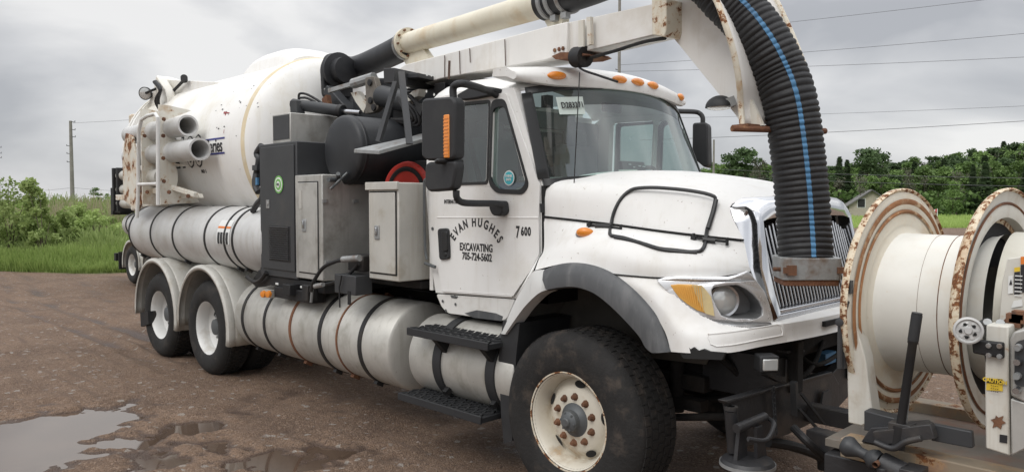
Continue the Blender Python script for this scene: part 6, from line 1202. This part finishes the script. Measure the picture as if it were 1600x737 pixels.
# ================================================================ UTILITY POLES AND WIRES
def pole(px, t, z1, r_=.14, arms=(), label='', base=None, at=None):
    x, y = ws((px - 800) / 1202.9 * t, t); zb = float(gz(x, y)) - .3
    o = empty('utility_pole', (x, y, zb), label, 'pole')
    MB().tube([(0, 0, 0), (0, 0, z1 - zb)], [r_, r_ * .62], 12).build('pole_shaft', 'polewood', o)
    for h, w_, sd in arms:
        m = MB(); side = Vector((HY, -HX, 0)); a = side * (w_ if sd >= 0 else 0) ; b = side * (-w_ if sd <= 0 else 0)
        m.bar(Vector((0, 0, h - zb)) + a * .8, Vector((0, 0, h - zb + .04)) + b * .8, .045, .05); m.lathe([(0, .09), (.025, .08), (.03, .02), (.02, 0)], Vector((0, 0, h - zb + .04)) + (a if sd >= 0 else b) * .76, (0, 0, 1), 8)
        m.build('crossarm', 'wire', o)
    return o
pole(114, 60, 1.89 + (314 - 190) / 1202.9 * 60, .17, [(1.89 + (314 - y) / 1202.9 * 60, .45, s) for y, s in ((192, 1), (204, 1), (215, 1), (229, -1), (241, -1), (254, -1))], 'tall slim utility pole standing alone beyond the weeds at the left')
pole(-1, 75, 1.89 + (314 - 228) / 1202.9 * 75, .17, [(1.89 + (314 - y) / 1202.9 * 75, .5, 0) for y in (231, 240, 247)], 'utility pole with crossarms at the left edge behind the sapling')
pole(966, 62, 1.89 + (314 + 60) / 1202.9 * 62, .16, [(1.89 + (314 - 112) / 1202.9 * 62, .35, -1), (1.89 + (314 - 70) / 1202.9 * 62, .3, 1)], 'pale utility pole rising behind the cab roof under the boom')
pole(1114, 85, 1.89 + (314 - 219) / 1202.9 * 85, .16, [(1.89 + (314 - 276) / 1202.9 * 85, 1.0, 0)], 'short utility pole rising between the far mirror and the pines')
def wire(a, b, r_, label, sag=.3, n=24):
    a, b = Vector(a), Vector(b); pts = [a.lerp(b, k / n) - Vector((0, 0, 4 * sag * (k / n) * (1 - k / n))) for k in range(n + 1)]
    c_ = pts[0].copy(); m = MB().tube([p - c_ for p in pts], r_, 5); o = m.build('power_line', 'wire'); o.location = c_; tag(o, label, 'power line', 'power lines across the sky')
WL = 'thin grey power line in the sky, '
for (p_, q_, r_, lb) in (
 ((-35.434,45.454,14.86), (4.618,54.583,14.72), .013, WL + 'topmost of those right of the hose'), ((-35.367,45.388,12.801), (4.7,54.503,12.195), .013, WL + 'second from the top right of the hose'),
 ((-35.351,45.372,12.286), (4.763,54.442,10.269), .013, WL + 'third from the top right of the hose'), ((-35.227,45.251,8.475), (4.847,54.36,7.677), .010, WL + 'faint one just above the dark lowest line'),
 ((-33.938,46.442,6.777), (4.772,51.392,6.946), .016, 'darkest power line running level across the sky behind the hose and mirror')): wire(p_, q_, r_, lb, .25)
for (p_, q_, lb) in (((-41.89,71.042,5.415), (2.559,65.989,3.268), 'upper of the two power lines in front of the dark forest'), ((-41.865,71.017,4.639), (2.578,65.971,2.687), 'lower of the two power lines in front of the dark forest')): wire(p_, q_, .022, lb, .3)
for (p_, q_, lb) in (((-63.728,13.278,2.919), (-48.082,29.094,3.274), 'low power line right of the slim pole, running behind the tank'), ((-78.265,-1.388,3.063), (-63.728,13.278,2.919), 'low power line left of the slim pole above the weeds'), ((-63.891,13.438,7.952), (-43.436,34.317,11.548), 'faint power line from the top of the slim pole to the right')): wire(p_, q_, .010, lb, .6)

# ================================================================ FOLIAGE
def leafmat(name, a, b, tr=.25):
    m = bpy.data.materials.new(name); m.use_nodes = True; t = m.node_tree; n = t.nodes; bs = n['Principled BSDF']; bs.inputs['Roughness'].default_value = .6; bs.inputs['Specular IOR Level'].default_value = .25
    at = n.new('ShaderNodeAttribute'); at.attribute_name = 'tone'; oi = n.new('ShaderNodeObjectInfo')
    r_ = n.new('ShaderNodeValToRGB'); r_.color_ramp.elements[0].color = (*a, 1); r_.color_ramp.elements[1].color = (*b, 1); t.links.new(at.outputs['Fac'], r_.inputs[0])
    hs = n.new('ShaderNodeHueSaturation'); mr = n.new('ShaderNodeMapRange'); mr.inputs['To Min'].default_value = .72; mr.inputs['To Max'].default_value = 1.25; t.links.new(oi.outputs['Random'], mr.inputs['Value']); t.links.new(mr.outputs[0], hs.inputs['Value']); t.links.new(r_.outputs[0], hs.inputs['Color'])
    t.links.new(hs.outputs[0], bs.inputs['Base Color']); tl = n.new('ShaderNodeBsdfTranslucent'); t.links.new(hs.outputs[0], tl.inputs['Color']); mx = n.new('ShaderNodeMixShader'); mx.inputs[0].default_value = tr
    t.links.new(bs.outputs[0], mx.inputs[1]); t.links.new(tl.outputs[0], mx.inputs[2]); t.links.new(mx.outputs[0], n['Material Output'].inputs['Surface']); return m
def quads(name, C_, D1, D2, tone, m_, parent=None, tri=False):
    """C centres, D1/D2 half vectors (n,3)"""
    n = len(C_); V = np.stack([C_ - D1 - D2, C_ + D1 - D2, C_ + D1 * .55 + D2, C_ - D1 * .55 + D2], 1).reshape(-1, 3)
    me = bpy.data.meshes.new(name); me.vertices.add(4 * n); me.vertices.foreach_set('co', V.ravel()); me.loops.add(4 * n); me.loops.foreach_set('vertex_index', np.arange(4 * n)); me.polygons.add(n)
    me.polygons.foreach_set('loop_start', np.arange(n) * 4); me.polygons.foreach_set('loop_total', np.full(n, 4)); me.update(calc_edges=True)
    a = me.attributes.new('tone', 'FLOAT', 'POINT'); a.data.foreach_set('value', np.repeat(tone, 4).astype(np.float32)); me.materials.append(m_)
    if parent is False: return me
    o = bpy.data.objects.new(name, me); col.objects.link(o); o.parent = parent; return o
def rvec(n, r_=rng):
    v = r_.normal(size=(n, 3)); return v / np.linalg.norm(v, axis=1)[:, None]
def leaf_cloud(cent, rad, per, size, flat=.0):
    """leaf clumps: many small faces scattered over the shells of blobs"""
    C_, T_ = [], []
    for c, r_ in zip(cent, rad):
        d = rvec(per); k = rng.random(per) ** .4; p = np.array(c) + d * np.array(r_) * k[:, None]; C_.append(p); T_.append(np.clip(.25 + .5 * rng.random() + .25 * rng.random(per), 0, 1))
    C_ = np.concatenate(C_); T_ = np.concatenate(T_); n = len(C_); a = rvec(n); b = np.cross(a, rvec(n)); b /= np.linalg.norm(b, axis=1)[:, None] + 1e-9; s = size * (.6 + .8 * rng.random(n))[:, None]
    return C_, a * s, b * s * .6, T_
LM = dict(spruce=leafmat('spruce_needles', (.050, .084, .038), (.115, .170, .075)), pine=leafmat('pine_needles', (.044, .078, .034), (.098, .150, .060)), decid=leafmat('fresh_leaves', (.072, .128, .036), (.175, .265, .080)), grey=leafmat('bare_grey_twigs', (.10, .10, .075), (.16, .165, .11)), shrub=leafmat('shrub_leaves', (.19, .28, .075), (.42, .51, .20), .4))
def tree_proto(kind, h, k):
    if kind == 'spruce':
        n = int(h * 210); z = h * (.10 + .9 * rng.random(n) ** .8); rm = (1 - (z / h)) * h * .22 + .18; lay = .65 + .35 * np.abs(np.sin(z * 2.6 + k)); an = rng.random(n) * 6.283; r_ = rm * lay * rng.random(n) ** .45
        C_ = np.stack([np.cos(an) * r_, np.sin(an) * r_, z - r_ * .25], 1); out_ = np.stack([np.cos(an), np.sin(an), -.35 * np.ones(n)], 1); s = (.26 + .26 * rng.random(n))[:, None]
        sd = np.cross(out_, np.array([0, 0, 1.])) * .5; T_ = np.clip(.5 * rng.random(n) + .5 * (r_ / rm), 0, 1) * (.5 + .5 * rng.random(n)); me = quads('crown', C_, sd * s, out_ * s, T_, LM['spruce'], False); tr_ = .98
    else:
        nb = {'pine': 17, 'decid': 22, 'grey': 14}[kind]; cs, rs = [], []
        z0 = {'pine': .45, 'decid': .22, 'grey': .25}[kind]; wd = {'pine': .24, 'decid': .27, 'grey': .16}[kind]
        for i in range(nb):
            u = rng.random(); z = h * (z0 + (1 - z0) * u); env = math.sin(math.pi * min(1, .18 + .80 * u)) ** .7; a = rng.random() * 6.283; q = h * wd * env * rng.random() ** .5
            cs.append((math.cos(a) * q, math.sin(a) * q, z - h * .04)); w_ = h * (.085 + .06 * rng.random()); rs.append((w_, w_, w_ * (.45 if kind == 'pine' else .75)))
        C_, a_, b_, T_ = leaf_cloud(cs, rs, {'pine': 85, 'decid': 95, 'grey': 45}[kind], .23 if kind != 'grey' else .16); me = quads('crown', C_, a_, b_, T_, LM[kind], False); tr_ = .85
    tm = MB().tube([(0, 0, -1), (0, 0, h * .4), (.1, .05, h * tr_)], [h * .016, h * .012, .02], 6)
    for i in range(6):
        a = rng.random() * 6.283; z = h * (.35 + .5 * rng.random()); tm.tube([(0, 0, z), (math.cos(a) * h * .13, math.sin(a) * h * .13, z + h * .07)], [h * .005, .01], 4)
    return me, tm
PRO = []
for kind, h, c_ in (('spruce', 12, 3), ('spruce', 9, 2), ('pine', 13, 3), ('decid', 11, 4), ('decid', 9, 3), ('grey', 10, 2), ('pine', 10, 1)):
    for k in range(2):
        me, tm = tree_proto(kind, h, k * 3.1); to = tm.build('trunk', 'bark'); tme = to.data; bpy.data.objects.remove(to); PRO.append((kind, h, me, tme))
names = {'spruce': ('spruce_tree', 'dark pointed spruce in the forest edge', 'tree'), 'pine': ('pine_tree', 'dark pine with flat layered crown in the forest edge', 'tree'), 'decid': ('broadleaf_tree', 'bright green broadleaf tree in the forest edge', 'tree'), 'grey': ('bare_tree', 'thin greyish half bare tree in the forest edge', 'tree')}
def put_tree(idx, x, y, s, label=None, z=None, keep=False):
    kind, h, me, tme = PRO[idx]; nm, lb, ct = names[kind]; o = empty(nm, (x, y, float(gz(x, y)) if z is None else z), label or lb, ct, 'forest trees on the hillside', float(rng.random()) * 6.28); o.scale = (s * (1.0 + .25 * (rng.random() - .3)),) * 2 + (s,)
    if label and not keep: del o['group']
    for n_, m_ in (('crown', me), ('trunk', tme)): c = bpy.data.objects.new(n_, m_); col.objects.link(c); c.parent = o
def top_px(px):   # skyline of the forest in the photograph, metres above eye level per metre of distance
    return float(np.interp(px, [850, 1080, 1110, 1150, 1200, 1290, 1330, 1355, 1390, 1450, 1500, 1560, 1610, 1800], [292, 272, 258, 258, 258, 260, 257, 253, 254, 248, 240, 229, 224, 216]))
for row in range(8):
    t = 98 + row * 11.5; step_ = 19 if row < 6 else 24
    for px in np.arange(1068 - row * 1, 1700, step_ * 100 / t * 1.15):
        p_ = px + rng.normal() * 6; tt = t + rng.normal() * 3; x, y = ws((p_ - 800) / 1202.9 * tt, tt); zb = float(gz(x, y))
        ztop = 1.89 + (314 - top_px(p_)) / 1202.9 * tt; hh = (ztop - zb) * (.70 + .042 * row + .16 * (rng.random() - .35))
        q = rng.random(); kk = 'spruce' if q < (.26 if row < 5 else .10) else 'pine' if q < .38 else 'decid' if q < .86 else 'grey'
        c_ = [i for i, p in enumerate(PRO) if p[0] == kk]; i = c_[int(rng.random() * len(c_))]; pos = ('above the white hood, left of the black hose', 'just right of the black hose', 'above the left reel flange', 'above the reel drum', 'above the right reel flange', 'at the right edge of the picture')[int(np.searchsorted([1205, 1340, 1440, 1520, 1570], p_))]
        rw = 'forest front row' if row < 2 else 'forest second rank' if row < 5 else 'forest back rank'
        put_tree(i, x, y, hh / PRO[i][1], {'spruce': 'dark pointed spruce, ', 'pine': 'dark layered pine, ', 'decid': 'bright leafy tree, ', 'grey': 'greyish thin tree, '}[kk] + rw + ' ' + pos, keep=True)
for px, py, t, kk, lb in ((1140, 240, 92, 'pine', 'loose pine at the left end of the forest, left of the taller one beside it'), (1163, 230, 92, 'pine', 'tall pine standing above the forest between mirror and hose'), (1186, 249, 90, 'grey', 'thin greyish tree just left of the hanging black hose'), (1126, 258, 95, 'decid', 'low leafy tree beside the short utility pole'),
    (1355, 231, 100, 'pine', 'big round topped pine rising above the forest skyline right of the hose'), (1310, 246, 100, 'spruce', 'pointed spruce against the sky just right of the hose'), (1322, 251, 102, 'spruce', 'smaller pointed spruce just right of its taller neighbour by the hose'), (1375, 238, 104, 'pine', 'pine close behind the big round topped one'), (1488, 262, 90, 'decid', 'bright leafy tree standing in front of the dark forest between the reel flanges')):
    x, y = ws((px - 800) / 1202.9 * t, t); zb = float(gz(x, y)); hh = 1.89 + (314 - py) / 1202.9 * t - zb; i = [i for i, p in enumerate(PRO) if p[0] == kk][0]
    if px == 1488: hh *= .72
    put_tree(i, x, y, hh / PRO[i][1], lb)
for px, t, h_, lb in ((151, 230, 5.5, 'small round tree on the far horizon right of the slim pole'), (168, 260, 4, 'tiny distant bush on the horizon just left of the second truck')):
    x, y = ws((px - 800) / 1202.9 * t, t); i = 6; put_tree(i, x, y, h_ / 11, lb)

# undergrowth closing the foot of the forest
n_ = 45000; t_u = 96 + 60 * rng.random(n_); s_u = t_u * (.16 + .62 * rng.random(n_)); x_u = CAM.x + s_u * HY + t_u * HX; y_u = CAM.y - s_u * HX + t_u * HY
cu_ = np.stack([x_u, y_u, gz(x_u, y_u) + 3.2 * rng.random(n_) ** 1.2], 1); a_u = rvec(n_); b_u = np.cross(a_u, rvec(n_)); s_s = (.14 + .16 * rng.random(n_))[:, None]
o = quads('undergrowth', cu_, a_u * s_s, b_u * s_s, rng.random(n_) * .6, LM['decid'], None); o['kind'] = 'stuff'; tag(o, 'low leafy undergrowth along the foot of the forest', 'undergrowth')
# saplings and shrubs at the left
def shrub(px, t, h, w_, label, kind='shrub', per=70, nb=26, ls=.05, lean=0, name='sapling', bare=.12, cat='shrub'):
    x, y = ws((px - 800) / 1202.9 * t, t); o = empty(name, (x, y, float(gz(x, y)) - .05), label, cat); cs, rs = [], []
    sm_ = MB(); side = np.array([HY, -HX, 0])
    for i in range(nb):
        u = (i + .5) / nb; z = h * (bare + (1 - bare) * u); env = (math.sin(math.pi * (.12 + .80 * u)) ** .8) * w_ * (.4 + .6 * rng.random()); a = rng.random() * 6.28
        c = np.array([math.cos(a) * env, math.sin(a) * env, z]) + side * lean * u * u * h; cs.append(c); q = w_ * .20 + .08; rs.append((q, q, q * .8))
        if i % 3 == 0: sm_.tube([(0, 0, 0), tuple(c * np.array([.25, .25, .5])), tuple(c)], [.022, .014, .005], 5)
    C_, a_, b_, T_ = leaf_cloud(cs, rs, per, ls); quads('foliage', C_, a_, b_, T_, LM[kind], o); sm_.build('stem', 'bark', o); return o
shrub(14, 25, 2.7, .95, 'thin leafy sapling at the left edge of the weeds', nb=22, per=60, bare=.35, lean=.12)
shrub(66, 24.5, 2.75, .50, 'slender green sapling leaning left in front of the weeds', nb=30, per=90, lean=-.14, bare=.08)
shrub(99, 25.5, 1.6, .55, 'bushy shrub just right of the leaning sapling', nb=24, per=80, name='shrub', bare=.05); shrub(40, 26.5, 1.2, .4, 'low dark shrub between the two saplings', nb=20, per=80, name='shrub', bare=.05)
shrub(132, 28, .95, .5, 'low shrub below the slim utility pole', nb=16, per=70, name='shrub', bare=.03); shrub(-25, 25, 2.1, .9, 'shrub beyond the left edge beside the thin sapling', nb=22, per=60, name='shrub')
shrub(168, 29, .8, .4, 'pale weedy shrub just left of the second truck', nb=16, per=60, name='shrub', bare=.03)
shrub(150, 27.5, 1.3, .8, 'fresh green shrub halfway between the slim pole and the second truck', nb=20, per=80, name='shrub', bare=.03); shrub(20, 27, 1.7, 1.0, 'broad green shrub behind the thin sapling at the left edge', nb=24, per=80, name='shrub', bare=.03); shrub(112, 28.5, 1.35, .9, 'broad green shrub straight below the foot of the slim pole', nb=22, per=80, name='shrub', bare=.03)
# grass: short green in front, tall straw coloured weeds on the bank
gm_ = leafmat('grass_blades', (.22, .33, .075), (.42, .52, .18), .45); sm2 = leafmat('straw_weeds', (.33, .28, .17), (.56, .50, .36), .4)
def blades(name, n, t0, t1, s0, s1, h0, h1, w_, m_, label, cat, dens=None, lean=.25, tpow=1.5):
    t = t0 + (t1 - t0) * rng.random(n) ** tpow; s = t * (s0 + (s1 - s0) * rng.random(n)); x = CAM.x + s * HY + t * HX; y = CAM.y - s * HX + t * HY
    ed = 22.8 + 1.4 * (vnoise(x, y, .35) - .5) + .8 * (vnoise(x, y, 1.3) - .5); k = (t > ed - .12) if t0 < 30 else t > 0
    if dens is not None: k &= rng.random(n) < dens(x, y, t)
    x, y, t = x[k], y[k], t[k]; n = len(x); h = (h0 + (h1 - h0) * rng.random(n)) * (.55 + .9 * vnoise(x, y, .55)) * np.clip(.45 + (t - t0) / 2.2, .45, 1); z = gz(x, y)
    up = np.stack([rng.normal(size=n) * lean, rng.normal(size=n) * lean, np.ones(n)], 1); up /= np.linalg.norm(up, axis=1)[:, None]; an = rng.random(n) * 6.28; sd = np.stack([np.cos(an), np.sin(an), 0 * an], 1)
    C_ = np.stack([x, y, z], 1) + up * (h / 2)[:, None]; tone = np.clip(.55 * vnoise(x + 9, y, .8) + .45 * rng.random(n), 0, 1)
    o = quads(name, C_, sd * (w_ * (.7 + .6 * rng.random(n)))[:, None], up * (h / 2)[:, None], tone, m_, None); o['kind'] = 'stuff'; tag(o, label, cat); return o
blades('green_grass', 110000, 22.4, 36, -.78, -.28, .18, .6, .012, gm_, 'bright green grass along the far edge of the muddy yard', 'grass')
blades('tall_weeds', 20000, 26, 44, -.80, -.25, .5, 1.2, .010, sm2, 'tall dry straw coloured weeds on the bank behind the green grass', 'weeds', dens=lambda x, y, t: np.clip((vnoise(x, y, .42) - .18) * 3, .12, 1) * np.clip((t - 26) / 4, .08, 1), tpow=1.1)
blades('leafy_weeds', 110000, 24.2, 40, -.80, -.25, .35, 1.05, .024, LM['shrub'], 'leafy green weeds mixed through the bank', 'weeds', dens=lambda x, y, t: np.clip((.72 - vnoise(x, y, .42)) * 2.2, .1, 1), lean=.6, tpow=1.2)
blades('field_grass', 30000, 54, 92, .18, .80, .15, .4, .03, gm_, 'green field grass in front of the forest on the right', 'grass')

# ================================================================ HOUSE AND FLAG
ho = Vector((-30.552,86.452,0.722)); zb = float(gz(ho.x, ho.y)); hs = empty('house', (ho.x, ho.y, zb), 'beige house with grey gable roof half hidden behind the rusty reel flange', 'house', rz=R(25))
zr = 1.89 + (314 - 296) / 1202.9 * 88 - zb; ze = zr - 1.75
m = MB(); m.b2((-2.4, 0, 0), (2.4, 8, ze)); m.prism([(-2.4, 0, ze), (2.4, 0, ze), (0, 0, zr - .12)], (0, .2, 0)); m.build('wall', 'siding', hs)
m = MB()
for s in (-1, 1): m.prism([(0, -.4, zr), (s * 2.8, -.4, ze - .2), (s * 2.8, -.4, ze - .35), (0, -.4, zr - .18)], (0, 8.8, 0))
m.build('roof', 'roof', hs)
for x in (-1.1, .9): f_ = MB().b2((x - .45, -.04, 1.1), (x + .45, .02, 2.2)).build('window_frame', 'paper', hs); MB().b2((x - .38, -.06, 1.17), (x + .38, -.03, 2.13)).build('pane', 'film', f_)
fo_ = Vector((-16.888,63.218,0.038)); zb = float(gz(fo_.x, fo_.y)); fp_ = empty('flagpole', (fo_.x, fo_.y, zb), 'white flagpole with small red and white maple leaf flag behind the reel drum', 'flagpole')
zt_ = 1.89 + (314 - 326) / 1202.9 * 62 - zb; MB().tube([(0, 0, 0), (0, 0, zt_)], .035, 8).build('pole_shaft', 'paper', fp_)
sd = Vector((HY, -HX, 0))
def flag(a, b, z0, z1, mm, off=0): 
    pts = [(-sd * a), (-sd * b)]; n_ = Vector((HX, HY, 0)) * -off; MB().add([pts[0] + n_ + Vector((0, 0, z0)), pts[1] + n_ + Vector((0, 0, z0 - .03)), pts[1] + n_ + Vector((0, 0, z1 - .03)), pts[0] + n_ + Vector((0, 0, z1))], [(0, 1, 2, 3)]).build('flag_panel', mm, fp_, solid=.01)
z1_ = zt_ - .03; z0_ = zt_ - .36; flag(.02, .17, z0_, z1_, 'red'); flag(.17, .46, z0_ - .03, z1_ - .03, 'paper'); flag(.46, .62, z0_ - .06, z1_ - .06, 'red')
lf_ = [(0, .5), (.12, .28), (.28, .32), (.22, .02), (.4, .05), (.3, -.2), (.05, -.25), (0, -.45), (-.05, -.25), (-.3, -.2), (-.4, .05), (-.22, .02), (-.28, .32), (-.12, .28)]
c_ = -sd * .315 + Vector((0, 0, (z0_ + z1_) / 2 - .03)) + Vector((HX, HY, 0)) * -.012; MB().prism([c_ + sd * (a * .24) + Vector((0, 0, b * .26)) for a, b in lf_], Vector((HX, HY, 0)) * -.006).build('maple_leaf', 'red', fp_)
